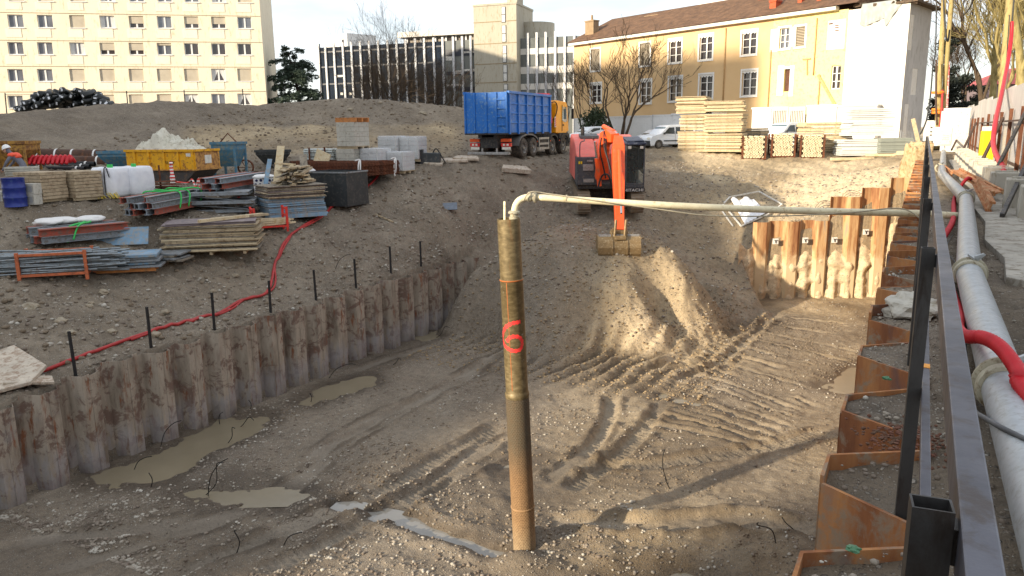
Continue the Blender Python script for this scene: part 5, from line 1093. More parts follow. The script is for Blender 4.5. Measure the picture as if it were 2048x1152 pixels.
TIMB = plain('orange_formwork_timber', (176, 112, 66), 0.8, 0, 0.25, 4, (196, 160, 120), 0.4, 0.1)
def hbeam(a, b, lab, s=0.2, roll=0.0):
    a = Vector(a); b = Vector(b); d = (b-a); L = d.length; t = thing('timber_beam', lab, 'timber beam', a); t.rotation_euler = d.to_track_quat('Y', 'Z').to_euler()
    for nm, (x0, x1, z0, z1) in (('flange', (-.05, .05, 0, .04)), ('web', (-.015, .015, .041, s-.041)), ('flange', (-.05, .05, s-.04, s))):
        m = MB(); m.M = Matrix.Rotation(roll, 4, 'Y'); m.box(x0, x1, 0, L, z0, z1); m.build(nm, TIMB, t, bevel=0.004)
    return t
hbeam(pt(1986, 388, 15.5), pt(1905, 343, 20.5), 'orange timber H-beam lying flat across the water main', 0.2, 1.3)
hbeam(pz(1976, 424, 0.05), pt(1950, 372, 15.6), 'short orange timber H-beam propped under the red conduit', 0.2, 0.3)
hbeam(pz(1893, 352, 0.1)+Vector((0.1, 0, 0)), pt(1880, 335, 27), 'far orange timber piece lying on the bend of the water main', 0.16, 0.5)
WHITEC = plain('white_cabinet', (232, 230, 224), 0.55, 0, 0.06, 3, (190, 180, 160), 0.2)
def cab(px0, px1, y0, y1, x_or_t, lab, depth=0.5, t=None, mat=None, name='electric_cabinet', cat='cabinet'):
    q0 = pt(px0, y1, t); q1 = pt(px1, y1, t); z1 = pt(px0, y0, t).z; w = (q1-q0).length
    o = thing(name, lab, cat, (q0.x, q0.y, 0), YAW)
    m = MB(); m.box(0, w, 0, depth, q0.z, z1); m.build('body', mat or WHITEC, o, bevel=0.02); return o, w, q0.z, z1
o, w, z0, z1 = cab(1905, 1934, 216, 304, 0, 'tall white site cabinet at the left end of the hoarding', 1.4, 45)
m = MB(); m.box(0.05, w-0.05, -0.02, -0.003, z0+0.1, z1-0.08); m.build('door', WHITEC, o, bevel=0.008)
o, w, z0, z1 = cab(1873, 1903, 254, 292, 0, 'white electric switch cabinet with grey rim beside the water main', 0.4, 41)
m = MB(); m.box(0.06, w-0.06, -0.025, -0.003, z0+0.06, z1-0.06); dr = m.build('door', WHITEC, o, bevel=0.01)
for i in range(5):
    for j in range(3): m = MB(); m.cbox((w*0.34+i*0.075, -0.035, z0+0.35+j*0.1), (0.035, 0.02, 0.03)); m.build('socket', DARKIN if False else GREYR, dr)
o, w, z0, z1 = cab(1852, 1868, 241, 282, 0, 'narrow white sand-coloured control box left of the poles', 0.4, 46)
for j, z in enumerate((0.35, 0.55, 0.8)): m = MB(); m.cbox((w*0.5, -0.02, z0+z), (0.1, 0.03, 0.06)); m.build('switch', BLACK, o)
o, w, z0, z1 = cab(1887, 1899, 222, 255, 0, 'slim white upright box just right of the leaning poles', 0.4, 47)
m = MB(); m.box(0.03, w-0.03, -0.02, -0.003, z0+0.05, z1-0.05); m.build('door', WHITEC, o)
YELC = plain('yellow_paint', (238, 208, 30), 0.5, 0, 0.08)
q = pX(1974, 320, 2.0); o = thing('yellow_cabinet', 'bright yellow cabinet with white top in front of the hoarding', 'cabinet', (q.x, q.y, 0), YAW*0.5)
zt = EYE+ray(1974, 262).z*(q.y/ray(1974, 262).y); zb = EYE+ray(1974, 320).z*(q.y/ray(1974, 320).y); zt2 = EYE+ray(1974, 253).z*(q.y/ray(1974, 253).y); w = (pt(1986, 300, 30)-pt(1966, 300, 30)).length*q.y/30*0.9
m = MB(); m.box(-w/2, w/2, 0, 0.35, zb-0.3, zt); m.build('body', YELC, o, bevel=0.01); m = MB(); m.box(-w/2+0.02, w/2-0.02, 0.02, 0.33, zt+0.002, zt2); m.build('top', WHITEC, o, bevel=0.01)
WOODP = plain('weathered_pole', (168, 150, 100), 0.9, 0, 0.2, 4, (120, 104, 66), 0.3, 0.2, True)
def pole(xy0, xy1, t, r, lab, mat=None, name='wooden_pole', cat='pole'):
    a = pt(*xy0, t); b = pt(*xy1, t); a.z = 0 if name == 'wooden_pole' else a.z; m = MB(); d = b-a; m.tube([Vector((0, 0, 0)), d*0.5, d*1.25], [r, r*0.94, r*0.85], 12); o = m.build(name, mat or WOODP, smooth=True); o.location = a; return tag(o, lab, cat)
pole((1876, 262), (1888, 0), 50, 0.17, 'left one of two pale wooden poles leaning together behind the switch cabinets')
pole((1884, 258), (1903, 0), 50, 0.15, 'right one of two pale wooden poles leaning together behind the switch cabinets')
pole((2008, 200), (2020, 0), 30, 0.16, 'thick wooden utility pole carrying the red sheath behind the hoarding')
REDROD = plain('red_white_rod', (190, 60, 60), 0.6, 0, 0.2, 2, (225, 200, 195), 0.5)
a = pt(1893, 240, 52); b = pt(1898, 124, 52); m = MB(); m.tube([(0, 0, 0), b-a], [0.07, 0.06], 8); o = m.build('ranging_rod', REDROD); o.location = a; tag(o, 'thin red and white rod standing right of the two leaning poles', 'rod')
ORS = plain('orange_strap', (236, 130, 40), 0.6)
for i, (py, lab) in enumerate(((185, 'upper orange strap tied round the two leaning poles'), (219, 'middle orange strap tied round the two leaning poles'), (225, 'lowest orange strap tied round the two leaning poles'))):
    c = pt(1873, py, 49.6); m = MB(); m.lathe([(0.30, -0.08), (0.32, 0), (0.30, 0.08)], 14); o = m.build('strap', ORS); o.location = c+HEAD_R*0.1; o.scale = (1.2, 0.9, 1); tag(o, lab, 'strap', 'orange straps on the poles')
hose('cable', [tuple(pt(1841, 268, 44)), tuple(pt(1853, 240, 45)), tuple(pt(1861, 190, 46)), tuple(pt(1866, 130, 47)), tuple(pt(1871, 100, 48)), tuple(pt(1873, 0, 48)), tuple(pt(1874, -60, 48))], 0.045, DCAB, 'black cable curving down from the left pole to the control box', 'cable', n=6)
hose('cable', [tuple(pt(1886, -40, 49)), tuple(pt(1888, 20, 49)), tuple(pt(1892, 70, 49)), tuple(pt(1896, 82, 49)), tuple(pt(1899, 60, 49.2))], 0.055, DCAB, 'thick black cable loop hanging between the two leaning poles', 'cable', n=6)
hose('cable', [tuple(pt(1926, 30, 48)), tuple(pt(1938, 18, 47)), tuple(pt(1950, -10, 46)), tuple(pt(1956, -40, 46))], 0.045, DCAB, 'short dark cable crossing the sky right of the poles', 'cable', n=6)
hose('cable', [tuple(pt(1874, 250, 49.4)), tuple(pt(1872, 200, 49.4)), tuple(pt(1873, 120, 49.5))], 0.06, RAILB, 'brown conduit running up the left leaning pole', 'cable', n=6)
hose('conduit_hose', [tuple(pt(1879, 256, 49.2)), tuple(pt(1882, 235, 49.2)), tuple(pt(1884, 205, 49.3)), tuple(pt(1885, 180, 49.4))], 0.07, REDD, 'dull red sheath at the foot of the leaning poles', n=7)
hose('conduit_hose', [tuple(pt(2024, 44, 29.7)), tuple(pt(2022, 80, 29.6)), tuple(pt(2015, 130, 29)), tuple(pt(2003, 190, 26)), tuple(pt(1992, 240, 23)), tuple(pt(1987, 275, 22)), tuple(pt(1989, 300, 21)), tuple(pt(1998, 320, 19.5)), tuple(pt(2006, 335, 18.5)), tuple(pt(2007, 352, 17.8))], 0.07, RED, 'long bright red sheath rising from the blocks to the utility pole', n=10)
hose('cable', [tuple(pt(2024, 46, 29.7)), tuple(pt(2027, 10, 29.7)), tuple(pt(2030, -40, 29.7))], 0.03, DCAB, 'black cable leaving the top of the long red sheath', 'cable', n=6)
hose('cable', [tuple(pt(2019, 30, 29.6)), tuple(pt(2017, 60, 29.6)), tuple(pt(2012, 140, 29.6))], 0.02, DCAB, 'thin cable stapled to the utility pole', 'cable', n=5)
WFEN = plain('white_site_panel', (222, 222, 220), 0.6, 0, 0.06, 1.2, (190, 188, 180), 0.15)
GFEN = plain('grey_site_panel', (188, 188, 188), 0.6, 0, 0.06, 1.2)
FF = Facade(pt(1150, 270, 76), pt(1760, 270, 57))
fe = thing('site_fence', 'white panel site fence in front of the ochre house, left of the timber stacks', 'fence', FF.loc(), FF.rz)
xs = [1148, 1165, 1206, 1250, 1305, 1345]
for i in range(5):
    a = FF.uv(xs[i], 260)[0]; b = FF.uv(xs[i+1], 260)[0]; z1 = FF.uv((xs[i]+xs[i+1])/2, 237-i*1.8)[1]; m = MB(); m.box(a+0.02, b-0.02, 0, 0.08, -0.4, z1); p = m.build('panel', WFEN, fe, bevel=0.01)
    m = MB(); m.box(a-0.04, a+0.04, -0.05, -0.004, -0.4, z1+0.05); m.build('post', GFEN, fe)
    m = MB(); m.box(a+0.06, b-0.06, -0.04, -0.004, z1-0.09, z1+0.03); m.build('top_rail', WFEN, fe)
def cabin(x0, x1, y0, lab, mat, depth=2.4):
    a = FF.uv(x0, 250)[0]; b = FF.uv(x1, 250)[0]; z1 = FF.uv((x0+x1)/2, y0)[1]; p = FF.p0+FF.d*a; o = thing('site_cabin', lab, 'cabin', (p.x, p.y, -0.2), FF.rz); w = b-a
    m = MB(); m.box(0, w, 0, depth, 0, z1+0.2); m.build('body', mat, o, bevel=0.03)
    m = MB(); m.box(-0.05, w+0.05, -0.06, depth+0.05, z1+0.203, z1+0.33); m.build('roof_edge', mat, o); return o, w, z1
cabin(1343, 1425, 229, 'white site cabin partly hidden behind the tallest timber stack', WFEN)
o, w, z1 = cabin(1503, 1541, 218, 'narrow white site cabin left of the barred grey gate', WFEN); m = MB(); m.box(0.2, w-0.2, -0.03, -0.003, 0.2, z1-0.1); m.build('door', WFEN, o)
o, w, z1 = cabin(1612, 1671, 213, 'blank white site cabin right of the barred grey gate', WFEN)
o, w, z1 = cabin(1672, 1752, 213, 'grey site cabin at the right end of the row', GFEN)
gt = thing('site_gate', 'grey double gate with vertical bars between two white cabins', 'gate', FF.loc(), FF.rz)
for x0, x1 in ((1543, 1576), (1577, 1610)):
    a = FF.uv(x0, 230)[0]; b = FF.uv(x1, 230)[0]; z0 = FF.uv(x0, 252)[1]; z1 = FF.uv(x0, 214)[1]; m = MB()
    m.box(a, b, 0, 0.06, z1-0.3, z1); m.box(a, a+0.08, 0, 0.06, -0.3, z1-0.3); m.box(b-0.08, b, 0, 0.06, -0.3, z1-0.3); m.box(a+0.08, b-0.08, 0, 0.06, -0.3, z0); m.build('gate_frame', GFEN, gt)
    n = 9; m = MB()
    for i in range(n): u = a+0.12+(b-a-0.24)*i/(n-1); m.box(u-0.035, u+0.035, 0.01, 0.04, z0, z1-0.3)
    m.build('bars', GFEN, gt); m = MB(); m.box(a+0.08, b-0.08, 0.3, 0.32, z0, z1-0.3); m.build('backing', plain('beige_back', (205, 190, 160), 0.9), gt)
wf = thing('mesh_fence', 'low wire mesh fence panel below the grey gable', 'fence', pt(1800, 285, 52), YAW); m = MB(); w = 1520*0+ (pt(1858, 260, 52)-pt(1800, 260, 52)).length; z0, z1 = pt(1830, 285, 52).z-pt(1800, 285, 52).z, pt(1830, 262, 52).z-pt(1800, 285, 52).z
for i in range(20): u = w*i/19; m.bar((u, 0, z0), (u, 0, z1), 0.012)
for i in range(6): z = z0+(z1-z0)*i/5; m.bar((0, 0, z), (w, 0, z), 0.012)
m.build('mesh', GALV, wf); m = MB(); m.tube([(0, 0, z0-0.4), (0, 0, z1+0.1)], 0.03, 8); m.build('post', GALV, wf); m = MB(); m.tube([(w, 0, z0-0.4), (w, 0, z1+0.1)], 0.03, 8); m.build('post', GALV, wf)
pf = thing('wire_fence', 'thin dark posts of a wire fence standing along the mound crest', 'fence', at(12, 232, 50))
o0 = pf.location.copy()
for px, y0, y1, t in ((12, 186, 235, 50), (255, 182, 217, 52), (370, 180, 214, 54), (487, 178, 210, 56), (641, 88, 200, 60)):
    a = pt(px, y1, t); b = pt(px-2, y0, t); m = MB(); m.tube([a+Vector((0, 0, -1.2))-o0, b-o0], 0.035, 6); m.build('post', STEEL, pf)
    if px < 600:
        if px > 12: m = MB(); m.tube([pb-o0+Vector((0, 0, -0.1)), (pb+b)/2-o0+Vector((0, 0, -0.13)), b-o0+Vector((0, 0, -0.1))], 0.012, 4); m.build('wire', STEEL, pf)
        pb = b
SL2 = Vector((0.47, 0.885)).normalized(); SA2 = Vector((SL2.y, -SL2.x))
def shade_house(prof, lab, depth=11.0, s0=-60.0):  # unseen buildings added behind the camera, outlines shaped to cast the shade
    """prof: list of (a, height) roofline shaped for its shadow, a = metres sideways of the sun's path through the camera"""
    a0 = prof[0][0]; p = SL2*s0+SA2*a0; t = thing('apartment_building', lab, 'building', (p.x, p.y, 0), rotz(-SA2))
    out = [(0, -1)]+[(a0-a, h) for a, h in prof]+[(a0-prof[-1][0], -1)]
    m = MB(); m.prism(out, -depth if False else 0.0, depth, 'Y'); m.build('wall', GREYR, t)
    W = out[-1][0]; hm = min(h for a, h in prof if h > 0)
    for i in range(int(W/3.2)):
        for k in range(int((hm-1.5)/3)):
            m = MB(); m.box(1.0+3.2*i, 2.2+3.2*i, depth+0.003, depth+0.05, 1+3*k, 2.5+3*k); m.build('window', GLASS, t)
    return t
shade_house([(-13.2, 13.8), (-15.6, 14.0), (-18, 15.8), (-20, 17.4), (-21.4, 20.5)], 'unseen low pale house added behind the camera, its stepped roof shaped to cast shade')
shade_house([(-21.45, 20.6), (-23.5, 22.8), (-26.2, 25.6), (-28, 27.2), (-31, 27.3), (-34.2, 28.6), (-36.4, 30.6), (-38.5, 31.3), (-41, 32.3), (-43.9, 33.5)], 'unseen pale house added behind the camera, its rising roofline shaped to cast shade')
shade_house([(-44.0, 43.4), (-76, 43.2)], 'unseen tall pale block added behind the camera to shade the left of the site')
shade_house([(26, 26), (9, 26.5), (-9.2, 26.0)], 'unseen wide pale house added right behind the camera to shade the near right edge')
def wheel(parent, c, r, w, hub, sx=1, tmat=None):
    m = MB(); m.lathe([(r*0.56, -w/2), (r*0.92, -w/2), (r, -w/2+0.05), (r, w/2-0.05), (r*0.92, w/2), (r*0.56, w/2)], 32, 'X', c); t = m.build('wheel', tmat or TYRE, parent, smooth=True, autosmooth=35)
    m = MB(); e = w/2*sx; m.lathe([(0.001, e-0.02*sx), (r*0.18, e-0.01*sx), (r*0.24, e-0.10*sx), (r*0.46, e-0.12*sx), (r*0.50, e-0.03*sx), (r*0.57, e+0.004*sx)], 24, 'X', c); m.build('rim', hub, t, smooth=True, autosmooth=30); return t
TYRE = plain('dusty_tyre', (62, 58, 54), 0.9, 0, 0.25, 6, (104, 94, 80), 0.45)
RIMG = plain('grey_rim', (140, 138, 134), 0.55, 0.4, 0.2, 6, (96, 84, 70), 0.4)
BLUE = plain('blue_bin_paint', (30, 108, 190), 0.5, 0.05, 0.16, 2.2, (104, 138, 168), 0.28)
DKST = plain('dark_chassis', (48, 48, 50), 0.7, 0.2, 0.3, 5, (92, 84, 72), 0.35)
GRYP = plain('grey_mudguard', (104, 106, 108), 0.65, 0.1, 0.2, 5, (130, 120, 104), 0.35)
ORY = plain('orange_yellow_paint', (244, 160, 14), 0.38, 0, 0.07, 2)
ALU = plain('bare_metal', (170, 170, 168), 0.5, 0.5, 0.2, 6, (120, 110, 96), 0.35)
LRED = plain('red_lamp', (220, 44, 40), 0.3); LOR = plain('orange_reflector', (236, 92, 28), 0.5); LWH = plain('white_lamp', (225, 222, 210), 0.35)
VGLASS = glass_mat('vehicle_glass', (96, 116, 124), 0.08, 0.4, 2.0); VGLD = glass_mat('dark_vehicle_glass', (40, 46, 44), 0.08, 0.4, 2.0)
REDP = plain('red_crane_paint', (196, 40, 52), 0.5, 0, 0.15, 4)
rzT = YAW-radians(24); q = pt(1044, 315, 41); fwd = Vector((-sin(rzT), cos(rzT), 0)); rgtv = Vector((cos(rzT), sin(rzT), 0))
T0 = q-rgtv*1.12; T0.z = q.z
tr = thing('tipper_truck', 'orange-yellow truck carrying a big blue steel container at the edge of the pit', 'truck', T0, rzT)
for y in (0.0, 1.37, 4.55, 6.4):
    for sx in (1, -1): wheel(tr, (sx*0.98, y, 0.52), 0.52, 0.56 if y < 2 else 0.34, RIMG, sx)
m = MB(); m.box(-0.45, 0.45, -1.5, 7.2, 0.72, 1.05); m.box(-0.5, 0.5, -1.75, -1.5, 0.55, 1.1); m.build('chassis', DKST, tr)
m = MB(); m.box(-0.55, -0.35, -1.9, 4.4, 1.06, 1.32); m.box(0.35, 0.55, -1.9, 4.4, 1.06, 1.32); m.build('hook_frame', DKST, tr)
for sx in (1, -1):
    m = MB(); prof = []
    for i in range(15): a = pi*(0.02+0.96*i/14); prof.append((0.685-0.02-1.42*cos(a), 0.46+0.80*sin(a)**0.55))
    vs = [];
    for y, z in prof: vs += [(sx*0.68, y, z), (sx*1.27, y, z)]
    m.add(vs, [(2*i, 2*i+1, 2*i+3, 2*i+2) for i in range(14)])
    vs = []
    for y, z in prof: vs += [(sx*1.27, y, z), (sx*1.27, y, z-0.08)]
    m.add(vs, [(2*i, 2*i+1, 2*i+3, 2*i+2) for i in range(14)]); m.build('mudguard', GRYP, tr, smooth=True, autosmooth=40)
    for yc in (4.55, 6.4):
        m = MB(); vs = []
        for i in range(13): a = pi*i/12; y, z = yc-0.70*cos(a), 0.62+0.62*sin(a)**0.7; vs += [(sx*0.75, y, z), (sx*1.25, y, z), (sx*1.25, y, z-0.12)]
        m.add(vs, [(3*i+k, 3*i+1+k, 3*i+4+k, 3*i+3+k) for i in range(12) for k in (0, 1)]); m.build('mudguard', DKST, tr, smooth=True, autosmooth=40)
    m = MB(); m.box(sx*0.72, sx*1.2, 2.15, 3.75, 0.5, 1.0) if sx > 0 else m.box(sx*1.2, sx*0.72, 2.15, 3.75, 0.5, 1.0); m.build('side_tank', DKST, tr, bevel=0.03)
    m = MB()
    for z in (0.42, 0.68, 0.98): m.bar((sx*1.23, 2.2, z), (sx*1.23, 3.75, z), 0.03, 0.12)
    for y in (2.25, 3.7): m.bar((sx*1.225, y, 0.40), (sx*1.225, y, 1.02), 0.03, 0.08)
    m.build('side_guard', ALU, tr)
    a, b = sorted((sx*0.62, sx*1.18))
    m = MB(); m.box(a, b, -1.62, -1.5, 0.86, 1.02); m.build('reflector_board', LOR, tr); m = MB(); m.box(a, b, -1.6, -1.45, 0.62, 0.80); m.build('tail_light', LRED, tr)
    for dx in (0.12, 0.32): m = MB(); m.box(a+dx, a+dx+0.12, -1.625, -1.603, 0.66, 0.76); m.build('lamp', LWH, tr)
    m = MB(); m.box(a+0.05, b-0.02, -1.6, -1.58, 0.46, 0.60); m.build('number_plate', LWH, tr)
    m = MB(); m.bar((sx*0.42, -1.7, 0.20), (sx*0.42, -1.62, 1.1), 0.08); m.build('bumper_post', ALU, tr)
    for y in (1.95, 4.0, 5.5): m = MB(); m.cbox((sx*1.235, y, 0.82), (0.02, 0.08, 0.06)); m.build('side_lamp', LOR, tr)
m = MB(); m.box(-1.22, 1.22, -1.86, -1.74, 0.20, 0.34); m.build('rear_bumper', ALU, tr, bevel=0.02)
bn = thing('steel_container', 'big blue ribbed steel container with double rear doors carried by the truck', 'container', T0+Vector((0, 0, 1.33)), rzT)
x0, x1, y0, y1, h = -1.22, 1.22, -2.05, 3.95, 2.0
m = MB();
for a in ((x0, x0+0.05, y0+.06, y1, 0, h), (x1-0.05, x1, y0+.06, y1, 0, h), (x0+0.05, x1-0.05, y1-0.05, y1, 0, h), (x0+0.05, x1-0.05, y0+.06, y1-0.05, 0.0, 0.06)): m.box(*a)
for i, d in ((-1, 0), (1, 0)): pass
m.build('side_walls', BLUE, bn)
for sx in (-1, 1):
    for k in range(6):
        y = y0+0.16+(y1-y0-0.25)*k/5; m = MB(); a, b = sorted((sx*1.222, sx*1.31)); m.box(a, b, y-0.07, y+0.07, -0.08, h-0.06); m.build('rib', BLUE, bn, bevel=0.01)
    for z in (0.5, 0.98, 1.46):
        m = MB(); a, b = sorted((sx*1.222, sx*1.262)); m.prism([(sx*1.221, z-0.05), (sx*1.262, z-0.03), (sx*1.262, z+0.0), (sx*1.221, z+0.06)], y0+0.25, y1-0.2, 'Y'); m.build('crease', BLUE, bn)
    m = MB(); a, b = sorted((sx*1.17, sx*1.33)); m.box(a, b, y0, y1, h-0.055, h+0.08); m.build('top_rim', BLUE, bn, bevel=0.015)
for x, nm in ((-0.61, 0), (0.61, 1)):
    d = None; m = MB(); m.box(x-0.60, x+0.60, y0-0.02, y0+0.055, -0.02, h+0.03); d = m.build('rear_door', BLUE, bn)
    for xx in (-0.57, -0.02 if nm == 0 else -0.0, 0.57): m = MB(); m.box(x+xx-0.04, x+xx+0.04, y0-0.09, y0-0.022, 0.0, h+0.02); m.build('door_rib', BLUE, d, bevel=0.008)
    if nm == 1:
        for z in (0.38, 0.80, 1.22, 1.66): m = MB(); m.box(x+0.045, x+0.525, y0-0.08, y0-0.022, z-0.035, z+0.035); m.build('door_rib', BLUE, d, bevel=0.008)
m = MB(); m.box(x0, x1, y0-0.04, y1, -0.10, -0.025); m.build('floor_frame', DKST, bn)
m = MB(); sec = [(5.15, 1.25), (5.15, 3.0), (5.3, 3.16), (6.9, 3.10), (7.12, 2.9), (7.3, 1.9), (7.35, 1.35), (7.0, 1.30), (6.95, 1.22), (5.9, 1.22)]
m.prism([(y, z) for y, z in sec], -1.15, 1.15, 'X'); cabo = m.build('cab', ORY, tr, bevel=0.05)
for sx in (-1, 1):
    a, b = sorted((sx*1.151, sx*1.165)); m = MB(); m.prism([(6.18, 2.0), (6.18, 2.82), (6.9, 2.78), (7.12, 1.95), (6.6, 1.88)], a, b, 'X'); m.build('side_window', VGLASS, cabo)
    a, b = sorted((sx*1.166, sx*1.175)); m = MB(); m.box(a, b, 6.1, 6.16, 1.35, 2.9); m.build('door_seam', DKST, cabo)
    m = MB(); m.box(min(sx*1.17, sx*1.2), max(sx*1.17, sx*1.2), 6.25, 6.4, 1.68, 1.76); m.build('door_handle', DKST, cabo)
    m = MB(); m.bar((sx*1.16, 7.1, 2.85), (sx*1.42, 7.3, 2.75), 0.05); m.cbox((sx*1.42, 7.3, 2.4), (0.14, 0.12, 0.62)); m.build('mirror', BLACK, tr, bevel=0.03)
m = MB(); m.box(-1.05, 1.05, 7.20, 7.36, 1.95, 2.75); m.build('windscreen', VGLASS, cabo)
m = MB(); m.box(-1.2, 1.2, 6.9, 7.45, 0.45, 1.2); m.build('front_bumper', DKST, tr, bevel=0.05)
m = MB(); m.box(-1.19, 1.19, 5.6, 7.2, 0.95, 1.26); m.build('step_box', DKST, tr)
m = MB(); m.box(-0.5, 0.5, 4.45, 4.95, 1.05, 1.8); m.bar((0.3, 4.6, 1.6), (0.35, 4.6, 3.2), 0.26); m.bar((0.75, 4.7, 1.3), (0.75, 4.7, 3.1), 0.16); m.cbox((0.8, 4.5, 2.75), (0.5, 0.3, 0.45)); m.build('crane_column', DKST, tr, bevel=0.02)
m = MB(); m.bar((-1.1, 4.6, 3.5), (0.95, 4.6, 3.42), 0.22); m.bar((-0.9, 4.75, 3.3), (0.9, 4.75, 3.28), 0.16); m.cbox((0.72, 4.55, 2.25), (0.5, 0.34, 0.5), Matrix.Rotation(0.35, 3, 'Y')); m.cbox((0.95, 4.6, 2.0), (0.26, 0.26, 0.35)); m.build('crane_arm', REDP, tr, bevel=0.02)
m = MB(); c = curve3([(0.9, 4.5, 2.9), (1.15, 4.9, 3.05), (1.2, 5.2, 2.75), (1.1, 5.1, 2.2), (0.9, 4.8, 1.9)], 6); m.tube(c, 0.03, 6); m.build('crane_hose', BLACK, tr)
m = MB()
for k in range(4): m.cbox((1.17, 5.0, 1.7+0.13*k), (0.02, 0.2, 0.06), Matrix.Rotation(0.5, 3, 'X'))
m.build('warning_stripes', LRED, tr); m = MB(); m.box(1.14, 1.16, 4.88, 5.12, 1.6, 2.2); m.build('warning_board', LWH, tr)
EXO = plain('excavator_orange', (236, 88, 34), 0.42, 0, 0.10, 3, (190, 96, 60), 0.25)
EXR = plain('faded_excavator_red', (226, 112, 100), 0.55, 0, 0.12, 2, (200, 120, 104), 0.3)
EXG = plain('excavator_grey', (74, 78, 84), 0.6, 0.1, 0.2, 4, (110, 104, 96), 0.3)
NAVY = plain('navy_cab_roof', (36, 44, 66), 0.45, 0.1, 0.2, 3, (90, 96, 106), 0.25)
CHROME = plain('piston_rod', (190, 190, 190), 0.2, 0.9, 0.05); TRACKM = plain('track_steel', (148, 136, 120), 0.75, 0.4, 0.3, 5, (150, 130, 104), 0.5, 0.2)
BUCK = plain('worn_bucket_steel', (140, 118, 84), 0.6, 0.4, 0.18, 5, (182, 166, 136), 0.22, 0.1)
e0 = pt(1220, 428, 36); e0.z = hgt(e0.x, e0.y)+0.02 if abs(hgt(e0.x, e0.y)-e0.z) < 0.25 else e0.z
ex = thing('excavator', 'orange crawler excavator on the earth ramp with its arm lowered towards the pit', 'excavator', e0, YAW)
EI = (Matrix.Translation(e0) @ Matrix.Rotation(YAW, 4, 'Z')).inverted()
def el(px, py, t): return EI @ pt(px, py, t)
tilt = Matrix.Rotation(radians(6), 4, 'X')       # the ramp climbs away from the camera
for x, nm in ((-1.22, 0), (1.30, 1)):
    m = MB(); m.M = tilt @ Matrix.Translation((x, 0, 0)); L = 4.6; r = 0.46
    prof = []
    for i in range(13): a = -pi/2-pi*i/12; prof.append((r+r*cos(a), r+r*sin(a)))
    for i in range(13): a = pi/2-pi*i/12; prof.append((L-r+r*cos(a), r+r*sin(a)))
    m.prism(prof, -0.29, 0.29, 'X'); tk = m.build('crawler_track', TRACKM, ex)
    m = MB(); m.M = tilt @ Matrix.Translation((x, 0, 0)); P = 0.19; s_ = 0.0; per = 2*(L-2*r)+2*pi*r
    n = int(per/P)
    for k in range(n):
        s_ = k*P
        if s_ < L-2*r: p = (r+s_, 2*r, pi/2)
        elif s_ < L-2*r+pi*r: a = pi/2-(s_-(L-2*r))/r; p = (L-r+r*cos(a), r+r*sin(a), a)
        elif s_ < 2*(L-2*r)+pi*r: p = (L-r-(s_-(L-2*r)-pi*r), 0.0, -pi/2)
        else: a = -pi/2-(s_-2*(L-2*r)-pi*r)/r; p = (r+r*cos(a), r+r*sin(a), a)
        m.cbox((0, p[0]+0.012*cos(p[2]), p[1]+0.012*sin(p[2])), (0.60, 0.145, 0.035), Matrix.Rotation(p[2]-pi/2, 3, 'X'))
        m.cbox((0, p[0]+0.04*cos(p[2])+0.05*sin(p[2]), p[1]+0.04*sin(p[2])-0.05*cos(p[2])), (0.60, 0.025, 0.04), Matrix.Rotation(p[2]-pi/2, 3, 'X'))
    m.build('track_pads', TRACKM, tk)
m = MB(); m.M = tilt; m.box(-0.9, 0.95, 1.5, 3.2, 0.5, 0.95); m.lathe([(0.75, 0.95), (0.75, 1.12)], 24, c=(0, 2.3, 0)); m.build('undercarriage', DKST, ex)
up = tilt; Z0 = 1.12
def eb(name, mat, parent=None, bevel=0.03, *boxes, pr=None):
    m = MB(); m.M = tilt
    for b in boxes: m.box(*b)
    return m.build(name, mat, parent or ex, bevel=bevel)
eb('deck', DKST, None, 0.02, (-1.5, 1.6, 0.55, 4.6, Z0-0.02, Z0+0.22))
eb('tool_box', EXG, None, 0.03, (-1.56, -0.62, 0.42, 1.55, Z0+0.20, 2.62));
eb('step_grille', ALU, None, 0.01, (-1.25, -0.75, 0.37, 0.418, 1.45, 1.62), (-1.28, -0.78, 0.37, 0.418, 2.0, 2.3), (-1.1, -0.82, 0.37, 0.418, 2.42, 2.5))
eb('warning_sticker', YELC, None, 0.0, (-1.49, -1.42, 0.405, 0.416, 2.32, 2.44), (-1.39, -1.32, 0.405, 0.416, 2.32, 2.44))
m = MB(); m.M = tilt; m.prism([(0.45, 2.63), (1.3, 2.98), (2.2, 3.25), (4.2, 3.3), (4.75, 2.6), (4.85, 1.2), (1.6, 1.35), (1.56, 2.5)], -1.58, -0.60, 'X'); m.build('engine_cover', EXR, ex, bevel=0.08)
m = MB(); m.M = tilt; m.prism([(1.75, 1.35), (1.75, 2.6), (2.2, 3.25), (4.2, 3.3), (4.75, 2.6), (4.85, 1.2)], -0.59, 0.55, 'X'); m.prism([(2.7, 1.35), (2.7, 3.2), (4.2, 3.25), (4.75, 2.6), (4.85, 1.2)], 0.56, 1.5, 'X'); m.build('counterweight', EXR, ex, bevel=0.08)
eb('vent_hood', EXG, None, 0.02, (-1.25, -0.35, 2.3, 3.3, 3.26, 3.40));
m = MB(); m.M = tilt; m.lathe([(0.09, 3.2), (0.09, 3.75), (0.06, 3.8)], 12, c=(-1.12, 2.6, 0)); m.build('exhaust', DKST, ex)
m = MB(); m.M = tilt; m.tube(curve3([(-1.42, 0.5, 2.5), (-1.42, 0.5, 3.25), (-1.2, 0.8, 3.35), (-1.15, 1.6, 3.35)], 5), 0.025, 6); m.build('handrail', EXG, ex)
cx0, cx1, cy0, cy1, cz0, cz1 = 0.70, 1.62, 0.30, 2.2, 1.30, 3.28
m = MB(); m.M = tilt
for x in (cx0, cx1-0.07): m.bar((x+0.035, cy0+0.02, cz0), (x+0.035, cy0+0.15, cz1-0.1), 0.07); m.box(x, x+0.07, cy1-0.1, cy1, cz0, cz1-0.1)
